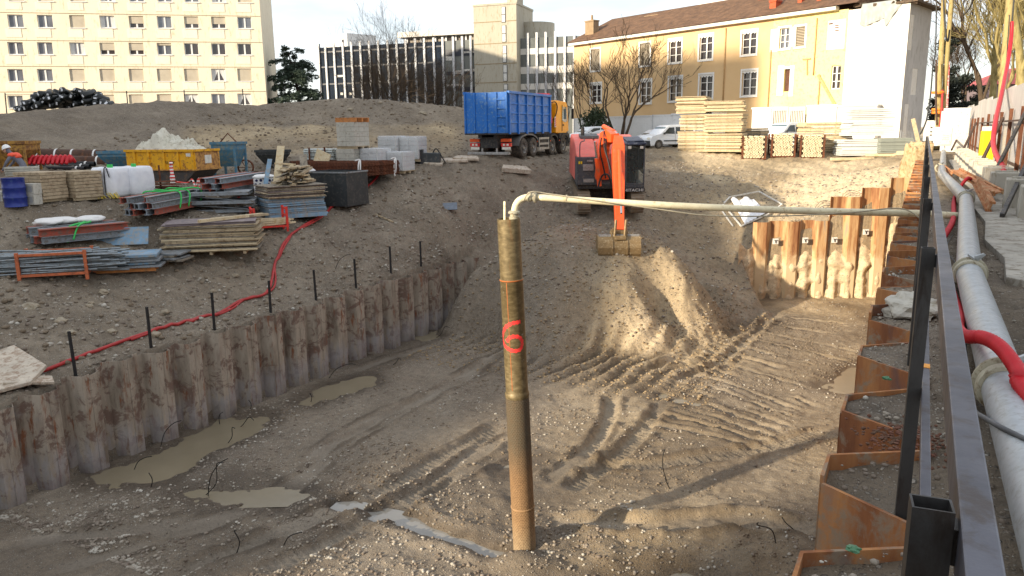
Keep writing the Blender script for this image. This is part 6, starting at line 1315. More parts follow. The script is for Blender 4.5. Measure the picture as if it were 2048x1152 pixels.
m.box(cx0, cx1, cy0-0.02, cy1, cz0-0.12, cz0); m.box(cx0+0.07, cx1-0.07, cy1-0.06, cy1-0.005, cz0, cz1-0.1); m.box(cx0+0.07, cx1-0.07, cy0-0.01, cy0+0.05, cz0+0.001, cz0+0.1)
cabx = m.build('cab', EXG, ex, bevel=0.015)
m = MB(); m.M = tilt; m.box(cx0-0.03, cx1+0.03, cy0-0.05, cy1+0.05, cz1-0.1, cz1+0.02); m.box(cx0+0.05, cx1-0.05, cy0+0.1, cy1-0.1, cz1+0.021, cz1+0.10); m.build('cab_roof', NAVY, cabx, bevel=0.05)
CG = N('clear_cab_glass'); CG.b.inputs['Transmission Weight'].default_value = 0.92; CG.b.inputs['IOR'].default_value = 1.08; CG = CG.out((0.55, 0.62, 0.58), 0.04, 0, 0.6)
m = MB(); m.M = tilt; m.add([(cx0+0.07, cy0+0.03, cz0+0.1), (cx1-0.07, cy0+0.03, cz0+0.1), (cx1-0.07, cy0+0.14, cz1-0.12), (cx0+0.07, cy0+0.14, cz1-0.12)], [(0, 1, 2, 3)]); m.build('windscreen', CG, cabx)
m = MB(); m.M = tilt; m.box(cx1-0.04, cx1-0.02, cy0+0.25, cy1-0.12, cz0+0.5, cz1-0.15); m.box(cx0+0.02, cx0+0.04, cy0+0.25, cy1-0.12, cz0+0.5, cz1-0.15); m.build('side_window', VGLD, cabx)
for x in (cx0+0.16, cx1-0.2): m = MB(); m.M = tilt; m.cbox((x, cy0-0.04, cz1-0.20), (0.15, 0.07, 0.12)); m.build('work_lamp', LWH, cabx)
m = MB(); m.M = tilt; m.box(cx0+0.2, cx1-0.2, 1.25, 1.85, cz0, cz0+0.45); m.box(cx0+0.2, cx1-0.2, 1.7, 1.9, cz0+0.45, cz0+1.15); m.build('seat', BLACK, cabx, bevel=0.05)
m = MB(); m.M = tilt; m.box(cx0-0.12, cx1+0.02, 0.22, 0.34, 1.0, 1.175); nb = m.build('name_band', DKST, ex)
WHL = plain('white_lettering', (235, 235, 232), 0.6, 0, 0.02)
text('HITACHI', 0.19, WHL, nb, tilt @ Vector(((cx0+cx1)/2-0.05, 0.205, 1.085)), (pi/2+radians(6), 0, 0), 'lettering', 0.003, sx=1.25)
bf = el(1203, 356, 35.4); be = el(1210, 278, 34.0); bt = el(1230, 276, 32.7); ae = el(1239, 462, 30.7); at_ = el(1236, 296, 32.4)
def beam(name, pts, ws, hs, mat, parent=ex, bevel=0.02):
    """tapered box girder through pts (in the x = const plane, roughly)"""
    m = MB(); vs = []; n = len(pts)
    for i, p in enumerate(pts):
        d = (Vector(pts[min(i+1, n-1)])-Vector(pts[max(i-1, 0)])).normalized(); x = Vector((1, 0, 0)); x = (x-d*x.dot(d)).normalized(); y = d.cross(x)
        for sx, sy in ((-1, -1), (1, -1), (1, 1), (-1, 1)): vs.append(Vector(p)+x*sx*ws[i]/2+y*sy*hs[i]/2)
    fs = [(4*i+k, 4*i+(k+1) % 4, 4*i+4+(k+1) % 4, 4*i+4+k) for i in range(n-1) for k in range(4)]+[(3, 2, 1, 0), tuple(4*n-4+k for k in range(4))]
    m.add(vs, fs); return m.build(name, mat, parent, bevel=bevel)
mid = (bf+be)/2+Vector((0, 0.25, 0.1))
boom = beam('boom', [bf, mid, be, (be+bt)/2+Vector((0, 0, 0.12)), bt], [0.60, 0.44, 0.42, 0.40, 0.38], [0.50, 0.66, 0.66, 0.55, 0.36], EXO)
amid = at_.lerp(ae, 0.30)
atop = at_+(at_-ae).normalized()*0.45+Vector((0.02, 0.1, 0.1))
arm = beam('arm', [atop, at_, amid, at_.lerp(ae, 0.75), ae], [0.36, 0.50, 0.48, 0.38, 0.36], [0.24, 0.52, 0.52, 0.38, 0.28], EXO)
m = MB()
for f in (0.12, 0.30, 0.52, 0.72): q = at_.lerp(ae, f); m.cbox(q+Vector((0, -0.27+0.08*f, 0)), (0.34, 0.03, 0.05)); m.cbox(q+Vector((0.262-0.06*f, -0.05, 0)), (0.012, 0.3, 0.14))
m.build('arm_bracket', EXG, arm)
m = MB()
for x in (-0.10, 0.0, 0.09): m.tube([at_+Vector((x, -0.30, 0)), at_.lerp(ae, .4)+Vector((x, -0.27, 0)), at_.lerp(ae, .62)+Vector((x*.5-.12, -0.22, 0))], 0.022, 6)
m.build('hydraulic_line', BLACK, arm)
def cyl(name, a, b, r, parent, rod=0.5):
    a = Vector(a); b = Vector(b); m = MB(); m.tube([a, a.lerp(b, 1-rod*0.75)], r, 14); o = m.build(name, EXO, parent, smooth=True, autosmooth=40)
    m = MB(); m.tube([a.lerp(b, 1-rod*0.75), b], r*0.55, 10); m.build('piston_rod', CHROME, o, smooth=True, autosmooth=40); return o
cyl('boom_cylinder', el(1199, 372, 34.9), be+Vector((-0.42, 0.2, -0.1)), 0.105, boom); cyl('boom_cylinder', el(1234, 372, 34.9), be+Vector((0.40, 0.2, -0.1)), 0.105, boom)
cyl('arm_cylinder', be+Vector((0.0, 0.5, 0.55)), atop+Vector((0, 0.05, 0.12)), 0.10, boom, 0.4)
cyl('bucket_cylinder', at_+Vector((-0.0, -0.42, -0.1)), ae+Vector((0, -0.42, 0.75)), 0.085, arm, 0.22)
m = MB(); m.cbox(el(1213, 279, 33.2), (0.30, 0.12, 0.22)); m.build('work_lamp', LOR, boom)
for k, (a, b) in enumerate((((1208, 262, 33.4), (1219, 330, 32.7)), ((1212, 262, 33.4), (1222, 345, 32.6)), ((1203, 275, 33.8), (1206, 330, 34.5)))):
    A = el(*a); B = el(*b); m = MB(); m.tube(curve3([A, A.lerp(B, 0.5)+Vector((-0.12, -0.2, 0)), B, B+Vector((0.15, 0.15, -0.6))], 8), 0.035, 6); m.build('hydraulic_hose', BLACK, boom)
m = MB(); m.tube(curve3([el(1196, 375, 34.7), el(1204, 352, 34.6), el(1216, 350, 34.4), el(1224, 372, 34.6)], 6), 0.04, 6); m.build('hydraulic_hose', BLACK, ex)
bk = el(1236, 472, 30.6); bw = 1.62
prof = []
for i in range(11): a = radians(100-20*i); prof.append((0.05+0.62*cos(a)*0.9, -0.52+0.60*sin(a)))
outer = [(0.42, 0.02)]+[(0.42+0.10*sin(k*0.5), -0.10-0.08*k) for k in range(1, 6)]+[(0.30, -0.72), (0.08, -0.95), (-0.20, -1.06), (-0.52, -1.10)]
m = MB(); vs = []; n = len(outer)
for x in (-bw/2, bw/2):
    for y, z in outer: vs.append(bk+Vector((x, -y, z)))
inn = [(y-0.03, z+0.02) for y, z in outer]
BO = [(-0.30, 0.05), (-0.48, -0.12), (-0.56, -0.40), (-0.52, -0.66), (-0.36, -0.88), (-0.10, -1.02), (0.25, -1.08), (0.50, -1.10)]   # (y towards the back is +)
m = MB(); vs = []; th = 0.035; nn = len(BO)
for x in (-bw/2, bw/2): vs += [bk+Vector((x, y, z)) for y, z in BO]
IN = [(y+0.04*(1 if i < 5 else 0.3), z+0.035*(0.2 if i < 3 else 1)) for i, (y, z) in enumerate(BO)]
for x in (-bw/2, bw/2): vs += [bk+Vector((x, y, z)) for y, z in IN]
fs = [(i, i+1, nn+i+1, nn+i) for i in range(nn-1)]+[(2*nn+i, 3*nn+i, 3*nn+i+1, 2*nn+i+1) for i in range(nn-1)]+[(0, nn, 3*nn, 2*nn), (nn-1, 2*nn+nn-1, 3*nn+nn-1, 2*nn-1)]
m.add(vs, fs); bucket = m.build('bucket', BUCK, ex)
for sx in (-1, 1):
    a, b = sorted((bk.x+sx*(bw/2+0.002), bk.x+sx*(bw/2+0.04))); m = MB(); m.prism([(bk.y+y, bk.z+z) for y, z in BO]+[(bk.y+0.42, bk.z-0.5), (bk.y+0.2, bk.z+0.02)], a, b, 'X'); m.build('bucket_side', BUCK, bucket)
for x in (-0.30, 0.30):
    m = MB(); m.prism([(bk.y+y-0.05*(i > 0), bk.z+z) for i, (y, z) in enumerate(BO[:6])]+[(bk.y+BO[4][0]+0.02, bk.z+BO[4][1]+0.05), (bk.y-0.42, bk.z-0.3), (bk.y-0.3, bk.z+0.28), (bk.y-0.15, bk.z+0.30), (bk.y-0.1, bk.z+0.1)], bk.x+x-0.03, bk.x+x+0.03, 'X'); m.build('bucket_ear', BUCK, bucket)
m = MB(); m.box(bk.x-bw/2, bk.x+bw/2, bk.y-0.33, bk.y-0.22, bk.z+0.0, bk.z+0.10); m.build('bucket_lip', ALU, bucket, bevel=0.01)
m = MB(); m.bar(ae+Vector((-0.2, -0.42, 0.5)), bk+Vector((-0.2, -0.45, 0.02)), 0.07, 0.16); m.bar(ae+Vector((0.2, -0.42, 0.5)), bk+Vector((0.2, -0.45, 0.02)), 0.07, 0.16); m.bar(bk+Vector((-0.36, -0.25, 0.18)), bk+Vector((0.36, -0.25, 0.18)), 0.12); m.bar(ae+Vector((-0.3, 0, 0.05)), ae+Vector((0.3, 0, 0.05)), 0.16); m.cbox(bk+Vector((0.02, -0.5, 0.0)), (0.45, 0.14, 0.16)); m.build('bucket_linkage', BUCK, ex, bevel=0.015)
VWH = plain('white_car_paint', (222, 226, 230), 0.3, 0.0, 0.04, 2); BUMP = plain('dark_bumper', (52, 54, 58), 0.7)
def car(name, label, cat, loc, rz, kind='van', group=None):
    t = thing(name, label, cat, loc, rz, group); L, W, Hh = (4.2, 1.78, 1.80) if kind == 'van' else (4.0, 1.7, 1.46)
    if kind == 'van': top = [(0.05, 0.35), (0.02, 1.0), (0.06, 1.62), (0.2, 1.76), (1.4, 1.82), (2.35, 1.78), (2.62, 1.68), (3.22, 1.14), (3.95, 0.98), (4.14, 0.78), (4.2, 0.5), (4.15, 0.3)]; gl = (2.62, 1.66, 3.18, 1.16)
    else: top = [(0.04, 0.35), (0.0, 0.85), (0.35, 1.05), (0.75, 1.40), (1.5, 1.47), (2.2, 1.42), (3.0, 0.98), (3.75, 0.82), (3.98, 0.6), (4.0, 0.3)]; gl = (2.2, 1.40, 2.95, 1.0)
    low = []
    for xc in (L-0.82, 0.78):
        for i in range(9): a = pi*i/8; low.append((xc+0.37*cos(a), 0.30+0.37*sin(a)*1.0))
    poly = top+[(L-0.1, 0.2)]+[(x, max(0.2, z)) for x, z in low]+[(0.15, 0.2)]
    ins = lambda z: 0.0 if z < 1.0 else (z-1.0)*0.16
    n = len(poly); m = MB(); vs = [(x, -W/2+ins(z), z) for x, z in poly]+[(x, W/2-ins(z), z) for x, z in poly]
    m.add(vs, [tuple(range(n))[::-1], tuple(range(n, 2*n))]+[(i, (i+1) % n, n+(i+1) % n, n+i) for i in range(n)]); bo = m.build('body', VWH, t, bevel=0.03)
    for xc in (L-0.82, 0.78):
        for sy in (1, -1):
            m = MB(); m.lathe([(0.17, -0.10), (0.29, -0.10), (0.31, -0.06), (0.31, 0.06), (0.29, 0.10), (0.17, 0.10)], 22, 'Y', (xc, sy*(W/2-0.09), 0.31)); w = m.build('wheel', TYRE, t, smooth=True, autosmooth=35)
            m = MB(); m.lathe([(0.001, sy*0.09), (0.17, sy*0.09), (0.18, 0.0)], 16, 'Y', (xc, sy*(W/2-0.09), 0.31)); m.build('rim', RIMG, w)
    d = Vector((gl[2]-gl[0], 0, gl[3]-gl[1])); nrm = Vector((-d.z, 0, d.x)).normalized()*0.012; nrm = nrm if nrm.z > 0 else -nrm
    m = MB(); y = W/2-0.14; P = [Vector((gl[0]+0.03, 0, gl[1]-0.02)), Vector((gl[2]-0.02, 0, gl[3]+0.01))]; m.add([P[0]+nrm+Vector((0, -y, 0)), P[0]+nrm+Vector((0, y, 0)), P[1]+nrm+Vector((0, y+0.05, 0)), P[1]+nrm+Vector((0, -y-0.05, 0))], [(0, 1, 2, 3)]); m.build('windscreen', VGLASS, bo)
    for sy in (1, -1):
        ws = [[(1.95, 1.12), (1.95, 1.62), (2.45, 1.60), (2.95, 1.14)], [(1.05, 1.12), (1.05, 1.64), (1.85, 1.64), (1.85, 1.12)], [(0.2, 1.14), (0.24, 1.6), (0.95, 1.64), (0.95, 1.12)]] if kind == 'van' else [[(1.5, 0.96), (1.5, 1.34), (2.1, 1.32), (2.65, 0.98)], [(0.6, 0.98), (0.9, 1.32), (1.42, 1.35), (1.42, 0.96)]]
        for pw in ws:
            m = MB(); m.add([(x, sy*(W/2-ins(z)+0.006), z) for x, z in pw], [(0, 1, 2, 3)]); m.build('side_window', VGLD, bo)
        m = MB(); a, b = sorted((sy*(W/2+0.002), sy*(W/2+0.03))); m.box(0.8+0.35, L-1.25, a, b, 0.55, 0.63); m.build('side_strip', BUMP, bo)
        m = MB(); m.cbox((2.95 if kind == 'van' else 2.45, sy*(W/2+0.08), 1.15 if kind == 'van' else 1.0), (0.12, 0.18, 0.16)); m.build('mirror', VWH if kind != 'van' else BUMP, bo, bevel=0.03)
        m = MB(); m.cbox((L-0.10, sy*(W/2-0.28), 0.78 if kind == 'van' else 0.66), (0.22, 0.34, 0.17)); m.build('headlight', LWH, bo, bevel=0.04)
        for xx in ((1.9, 1.0) if kind == 'van' else (1.46,)): m = MB(); a, b = sorted((sy*(W/2+0.001), sy*(W/2+0.005))); m.box(xx-0.008, xx+0.008, a, b, 0.35, 1.1 if kind == 'van' else 0.95); m.build('door_seam', BUMP, bo)
    m = MB(); m.box(L-0.28, L+0.05, -W/2+0.02, W/2-0.02, 0.22, 0.62); m.build('front_bumper', BUMP, bo, bevel=0.06)
    m = MB(); m.box(L+0.052, L+0.06, -0.26, 0.26, 0.40, 0.51); m.build('number_plate', LWH, bo)
    return t
def veh(px, py, t): p = pt(px, py, t); p.z = max(p.z, hgt(p.x, p.y)-0.02); return p
p = pt(1292, 297, 60); rzv = YAW+pi-radians(-22)
def nose_at(pn, rz, L): return Vector((pn.x-cos(rz)*L, pn.y-sin(rz)*L, pn.z))
car('van', 'white panel van parked left of the timber stacks', 'van', nose_at(p, rzv, 4.0), rzv, 'van')
p = pt(1272, 293, 67); car('car', 'pale small car mostly hidden behind the white van and the excavator', 'car', nose_at(p, rzv, 3.9), rzv, 'car')
p = pt(1532, 294, 58); car('van', 'white van behind the racks of round props, only its windscreen showing', 'van', nose_at(p, rzv+0.1, 4.0), rzv+0.1, 'van')
p = pt(1158, 290, 62); car('car', 'white car between the truck cab and the excavator, barely visible', 'car', nose_at(p, rzv, 3.0), rzv, 'car')
WOOD = plain('plywood_edge', (178, 160, 130), 0.85, 0, 0.22, 3, (130, 112, 88), 0.35, 0.1)
WOODL = plain('pale_plywood', (206, 190, 156), 0.85, 0, 0.18, 2.5, (186, 156, 112), 0.3, 0.08)
WOODG = plain('grey_plywood', (150, 140, 124), 0.85, 0, 0.25, 3, (108, 100, 90), 0.4, 0.1)
WOODD = plain('dark_film_ply', (112, 98, 100), 0.6, 0, 0.22, 1.6, (140, 126, 118), 0.4)
BLUEP = plain('blue_grey_panel', (120, 152, 176), 0.7, 0, 0.25, 2.5, (150, 146, 138), 0.45)
STEELG = plain('weathered_grey_steel', (140, 146, 150), 0.6, 0.3, 0.22, 4, (112, 100, 88), 0.35)
RUST = plain('brown_rust', (112, 66, 42), 0.9, 0.1, 0.35, 3, (70, 44, 32), 0.4, 0.15); RUSTD = plain('dark_rusty_pipe', (84, 60, 48), 0.75, 0.3, 0.3, 1.2, (120, 80, 54), 0.3)
GREENS = plain('green_strap', (60, 190, 90), 0.6)
def boards(name, p, rz, L, W, n, th, mats, label, group, cat, jit=0.05, gap=0.004, rjit=0.02, base=None, skew=(0, 0), tilt=0.0, warp=0.0):
    z = p.z; first = None; out = []
    if base: z += base
    for i in range(n):
        l = L*U(1-jit, 1.0); w = W*U(1-jit*0.6, 1.0); m = MB(); mt = mats[i % len(mats)] if isinstance(mats, list) else mats
        m.box(-l/2, l/2, -w/2, w/2, 0, th*U(0.75, 1.15)); o = m.build(name, mt, bevel=0.0)
        o.location = (p.x+U(-jit, jit)*L*0.5+skew[0]*i, p.y+U(-jit, jit)*W*0.5+skew[1]*i, z); o.rotation_euler = (U(-.006, .006)+tilt, U(-.006, .006), rz+U(-rjit, rjit)); z += th+gap
        tag(o, label(i, n) if callable(label) else label, cat, group); out.append(o)
    return z, out
def skid(p, rz, L, W, h, mat, label, group='timber bearers'):
    for k, s in enumerate((-0.36, 0.0, 0.36)):
        m = MB(); m.box(-0.05, 0.05, -W/2, W/2, 0, h); o = m.build('timber_bearer', mat, bevel=0.005); o.location = Vector(p)+Vector((cos(rz)*s*L, sin(rz)*s*L, 0)); o.rotation_euler = (0, 0, rz); tag(o, label, 'timber bearer', group)
def place(px, py, t): return at(px, py, t)
p = place(430, 505, 26.3); p.z = hgt(p.x, p.y-0.3)+0.05; rzA = YAW+radians(12)
skid(p, rzA, 3.0, 1.5, 0.10, WOOD, 'short timber bearer under the big plywood stack with dark top sheets')
zt, _ = boards('plywood_sheet', p+Vector((0, 0, 0.10)), rzA, 3.15, 1.55, 20, 0.040, [WOOD, WOODL, WOODG, WOOD], 'worn plywood sheet in the big stack topped with dark film-faced sheets', 'plywood sheets of the big stack', 'plywood sheet', 0.085, 0.006, 0.035)
zt, _ = boards('plywood_sheet', Vector((p.x, p.y, zt)), rzA+0.06, 3.0, 1.6, 3, 0.022, WOODD, 'dark film-faced sheet lying on top of the big plywood stack', 'dark sheets on the big stack', 'plywood sheet', 0.06, 0.008, 0.08)
m = MB(); m.box(-1.25, 1.25, -0.06, 0.06, 0, 0.10); o = m.build('timber_beam', WOODL, bevel=0.005); o.location = (p.x+0.75*cos(YAW)-0.1, p.y+0.75*sin(YAW), zt+0.01); o.rotation_euler = (0, 0, YAW+0.95); tag(o, 'pale timber bar lying across the dark sheets of the big stack', 'timber beam')
m = MB(); m.box(-1.0, 1.0, -0.05, 0.05, 0, 0.08); o = m.build('timber_beam', WOOD, bevel=0.005); o.location = (p.x+0.55, p.y+0.75, zt+0.02); o.rotation_euler = (0, 0, YAW+0.7); tag(o, 'shorter brown timber bar behind the pale bar on the big stack', 'timber beam')
q = place(446, 436, 29.6); q.z = zt-0.15
for i, (dz, dx, L) in enumerate(((0.25, -0.25, 2.6), (0.60, 0.15, 2.4), (0.92, 0.0, 2.2))):
    dl = ['lowest grey scaffold deck of the pile behind the big plywood stack', 'middle grey scaffold deck of the pile behind the big plywood stack', 'topmost grey scaffold deck of the pile behind the big plywood stack'][i]
    o = thing('scaffold_deck', dl, 'scaffold deck', (q.x+dx, q.y, q.z+dz-0.3), YAW+0.2, 'grey scaffold decks'); m = MB(); m.box(-L/2, L/2, -0.65, 0.65, 0.2, 0.245); m.build('deck_plate', STEELG, o, bevel=0.004)
    m = MB(); m.bar((-L/2, -0.62, 0.16), (L/2, -0.62, 0.16), 0.05, 0.075); m.bar((-L/2, 0.62, 0.16), (L/2, 0.62, 0.16), 0.05, 0.075)
    for k in range(6): x = -L/2+L*k/5; m.bar((x, -0.6, 0.15), (x, 0.6, 0.15), 0.04, 0.06)
    m.build('deck_frame', STEELG, o); m = MB(); m.tube([(-L/2+0.1, -0.5, 0.1), (L/2-0.3, -0.45, -0.1)], 0.02, 6); m.build('brace', STEELG, o)
def ibeam(name, L, mat, hw=0.16, ht=0.16, fl=0.02):
    m = MB(); m.box(-hw/2, hw/2, 0, L, 0, fl); m.box(-hw/2, hw/2, 0, L, ht-fl, ht); m.box(-0.012, 0.012, 0, L, fl, ht-fl); return m
def bundle(px0, py0, t0, px1, py1, t1, nx, nz, mats, label, group, hw=0.16, ht=0.16, z0=0.05, jit=0.25, cat='steel beam', name='steel_beam', gapx=0.03):
    a = place(px0, py0, t0); b = place(px1, py1, t1); d = (b-a); d.z = 0; L = d.length; d.normalize(); rz = rotz(d)-pi/2; s = Vector((d.y, -d.x, 0)); base = max(a.z, b.z)-0.05+z0
    for k in range(nz):
        for i in range(nx):
            if k == nz-1 and i % 3 == 2: continue
            m = ibeam(name, L*U(0.88, 1.0), None, hw, ht); o = m.build(name, mats[(i+k) % len(mats)]); off = s*(i-(nx-1)/2)*(hw+gapx)+d*U(-jit, jit); o.location = (a.x+off.x, a.y+off.y, base+k*(ht+0.006)); o.rotation_euler = (0, 0, rz+U(-.01, .01)); tag(o, label, cat, group)
    return a, d, s, L, base+nz*(ht+0.006)
REDE = plain('red_oxide_steel', (168, 84, 66), 0.8, 0.1, 0.25, 3, (120, 96, 84), 0.45); ALB = plain('grey_blue_beam', (150, 160, 168), 0.55, 0.3, 0.18, 3, (120, 112, 104), 0.3)
a, d, s, L, zt2 = bundle(285, 470, 26.2, 398, 412, 30.4, 6, 3, [STEELG, ALB, REDE], 'grey steel beam in the left bundle tied with green straps', 'beams of the green-strapped bundle', 0.17, 0.2)
for k, f in enumerate((0.35, 0.5, 0.72)):
    m = MB(); w = 0.65; m.tube(curve3([a+d*L*f-s*w+Vector((0, 0, zt2-a.z-0.5)), a+d*L*f-s*w+Vector((0, 0, zt2-a.z+0.02)), a+d*(L*f+U(-.3, .3))+Vector((0, 0, zt2-a.z+0.05)), a+d*(L*f+0.1)+s*w+Vector((0, 0, zt2-a.z+0.02)), a+d*L*f+s*w+Vector((0, 0, zt2-a.z-0.55))], 6), 0.03, 5)
    m.v = [tuple(Vector(v)-a) for v in m.v]; o = m.build('strap', GREENS, smooth=True); o.location = a; tag(o, ['green strap at the near end of the steel beam bundle', 'green strap round the middle of the steel beam bundle', 'green strap at the far end of the steel beam bundle'][k], 'strap', 'green straps')
bundle(425, 415, 29.3, 520, 352, 34.0, 5, 3, [ALB, ALB, REDE], 'grey-blue beam in the bundle with red-brown ends left of the timber offcuts', 'beams of the red-ended bundle', 0.2, 0.2)
a3, d3, s3, L3, zt3 = bundle(70, 500, 23.9, 255, 474, 25.8, 5, 2, [STEELG, REDE], 'grey channel beam in the long flat pile under the white sacks', 'beams under the white sacks', 0.26, 0.22, 0.04, 0.1)
SACK = plain('white_sack', (226, 224, 220), 0.75, 0, 0.08, 5)
for i, (px, py) in enumerate(((98, 463), (128, 464), (182, 459))):
    c = pt(px, py, 24.6+0.35*i); c.z = zt3; m = MB(); m.blob((0, 0, 0.10), (0.48, 0.28, 0.13), 3, 0.10, 3+i, 1.8); o = m.build('sack', SACK, smooth=True); o.location = c; o.rotation_euler = (0, 0, YAW+0.3*i); tag(o, ['white filled sack at the left end of the beam pile', 'white filled sack with red mark next to the leftmost sack', 'lone white sack right of the green strap on the beam pile'][i], 'sack', 'white sacks')
c = pt(165, 470, 24.8); m = MB(); m.tube(curve3([Vector((-0.25, 0.3, zt3-c.z+0.03)), Vector((0.1, 0, zt3-c.z+0.05)), Vector((0.25, -0.6, zt3-c.z-0.05)), Vector((0.28, -0.68, zt3-c.z-0.5))], 6), 0.035, 5); m.tube(curve3([Vector((-0.35, 0.4, zt3-c.z+0.03)), Vector((0.2, 0.2, zt3-c.z+0.06)), Vector((0.5, -0.4, zt3-c.z+0.02)), Vector((0.55, -0.66, zt3-c.z-0.4))], 6), 0.03, 5); o = m.build('strap', GREENS, smooth=True); o.location = c; tag(o, 'loose green strap hanging over the beam pile between the sacks', 'strap', 'green straps')
RACKO = plain('orange_rack', (196, 106, 66), 0.7, 0.1, 0.2, 4, (150, 84, 56), 0.4)
g = place(122, 556, 22.8); rzg = YAW+radians(16); st = thing('tube_rack', 'orange steel rack holding a heap of grey scaffold tubes', 'rack', g, rzg)
for x in (-0.95, 0.82):
    for y in (-0.45, 0.45): m = MB(); m.box(x-0.045, x+0.045, y-0.045, y+0.045, -0.1, 0.78); m.build('post', RACKO, st, bevel=0.006)
for y in (-0.45, 0.45):
    for z in (0.06, 0.66): m = MB(); m.box(-0.904, 0.774, y-0.035, y+0.035, z, z+0.075); m.build('rail', RACKO, st, bevel=0.006)
for x in (-0.95, 0.82): m = MB(); m.box(x-0.035, x+0.035, -0.40, 0.40, 0.06, 0.135); m.build('rail', RACKO, st)
TUBE = plain('scaffold_tube', (142, 150, 154), 0.5, 0.45, 0.2, 4, (116, 104, 92), 0.3)
mt = MB(); mt.tube([(-1.9, 0, 0), (1.9, 0, 0)], 0.028, 8); t0 = mt.build('scaffold_tube', TUBE, smooth=True, autosmooth=40); tag(t0, 'grey scaffold tube in the heap held by the orange rack', 'scaffold tube', 'scaffold tubes in the orange rack')
k = 0
for row in range(9):
    for col in range(11):
        o = t0 if k == 0 else t0.copy()
        if k: COL.objects.link(o)
        x = U(-0.55, 0.55)-0.5; y = -0.36+0.072*col+U(-.02, .02); z = 0.16+0.062*row+0.05*sin(col); R = Matrix.Rotation(rzg, 3, 'Z'); v = R @ Vector((x, y, 0)); o.location = (g.x+v.x, g.y+v.y, g.z+z+U(-.01, .01)); o.rotation_euler = (0, U(-0.055, 0.055), rzg+U(-0.06, 0.06)); k += 1
g2 = place(262, 540, 24.0); zt4, _ = boards('formwork_panel', g2+Vector((0, 0, 0.12)), YAW+0.25, 1.9, 1.2, 5, 0.07, [STEELG, BLUEP, STEELG], 'weathered grey formwork panel in the low pile beside the orange rack', 'panels of the low pile', 'formwork panel', 0.12, 0.01, 0.12)
ORP = plain('orange_pallet_wood', (196, 128, 70), 0.85, 0, 0.25, 4, (150, 110, 74), 0.4)
def pallet(loc, rz, label, mat=None, L=1.2, W=0.9, h=0.13):
    o = thing('pallet', label, 'pallet', loc, rz); mt = mat or WOOD
    for y in (-W/2+0.06, 0, W/2-0.06): m = MB(); m.box(-L/2, L/2, y-0.05, y+0.05, 0.0, h-0.03); m.build('bearer', mt, o)
    for i in range(6): x = -L/2+0.07+(L-0.14)*i/5; m = MB(); m.box(x-0.06, x+0.06, -W/2, W/2, h-0.028, h); m.build('slat', mt, o)
    return o
pallet(g2+Vector((0, -0.05, -0.02)), YAW+0.25, 'orange wooden pallet under the low pile of grey panels', ORP, 1.7)
g3 = place(325, 530, 24.9); boards('formwork_panel', g3+Vector((0.0, 0.1, 0.06)), YAW-0.1, 1.5, 0.9, 4, 0.06, [WOODG, STEELG], 'worn grey panel in the small pile left of the big plywood stack', 'panels of the small pile', 'formwork panel', 0.15, 0.01, 0.15)
m = MB(); m.box(-0.95, 0.95, -0.02, 0.02, 0, 0.62); o = m.build('steel_sheet', BLUEP, bevel=0.004); o.location = place(236, 505, 25.0)+Vector((0, 0, 0.05)); o.rotation_euler = (-0.5, 0, YAW+0.22); tag(o, 'blue-grey steel sheet leaning behind the low pile of panels', 'steel sheet')
p = place(588, 442, 30.2); p.z -= 0.02; rzB = YAW+radians(33)
zt, _ = boards('shutter_plate', p+Vector((0, 0, 0.08)), rzB, 2.3, 1.5, 10, 0.07, [BLUEP, BLUEP, STEELG], 'blue-edged shutter plate in the fanned stack under the timber offcuts', 'blue shutter plates', 'shutter plate', 0.05, 0.006, 0.03, None, (-0.012, 0.0))
zt, _ = boards('plywood_sheet', Vector((p.x-0.1, p.y, zt)), rzB+0.02, 2.4, 1.7, 12, 0.035, [WOODG, WOOD, WOODD, WOODG], 'grey plywood sheet fanned out on the blue shutter plates', 'grey sheets on the blue plates', 'plywood sheet', 0.08, 0.006, 0.09, None, (-0.006, 0.006))
zo = zt; rr = random.Random(21); cc = Vector((p.x+0.05, p.y+0.15, zo))
for i in range(46):
    L = rr.uniform(0.9, 1.9); w = rr.choice((0.08, 0.1, 0.14, 0.2)); h = rr.choice((0.04, 0.06, 0.08)); row = i//9
    m = MB(); m.box(-w/2, w/2, -L/2, L/2, 0, h); o = m.build('timber_offcut', [WOOD, WOODL, WOODG, WOOD][i % 4]); x = (i % 9-4)*0.145*(1-row*0.10)+rr.uniform(-.04, .04); v = Matrix.Rotation(rzB+0.0, 3, 'Z') @ Vector((x, rr.uniform(-.25, .25), 0))
    o.location = cc+v+Vector((0, 0, row*0.145+rr.uniform(0, .05))); o.rotation_euler = (rr.uniform(-.08, .10), rr.uniform(-.15, .15), rzB-0.55+rr.uniform(-.16, .16)); tag(o, 'sawn timber offcut in the untidy heap on the grey plywood sheets', 'timber offcut', 'timber offcuts')
for i, (px0, py0, px1, py1, lab) in enumerate(((552, 380, 562, 292, 'tall pale board standing up out of the timber offcut heap'), (527, 392, 540, 318, 'blue-grey board leaning on the left of the offcut heap'), (612, 380, 606, 310, 'wide worn board leaning on the right side of the offcut heap'))):
    a = pt(px0, py0, 30.2); b = pt(px1, py1, 30.8); m = MB(); m.bar((0, 0, 0), b-a, 0.30 if i != 1 else 0.18, 0.03, HEAD_F); o = m.build('board', [WOODL, BLUEP, WOODG][i]); o.location = a; tag(o, lab, 'board')
REDR = plain('red_rack', (216, 56, 44), 0.6, 0.1, 0.12, 4, (150, 60, 46), 0.25)
g = place(542, 466, 28.4); st = thing('stillage_rack', 'small red steel rack filled with sawn timber beside the hose', 'rack', g, YAW+0.5)
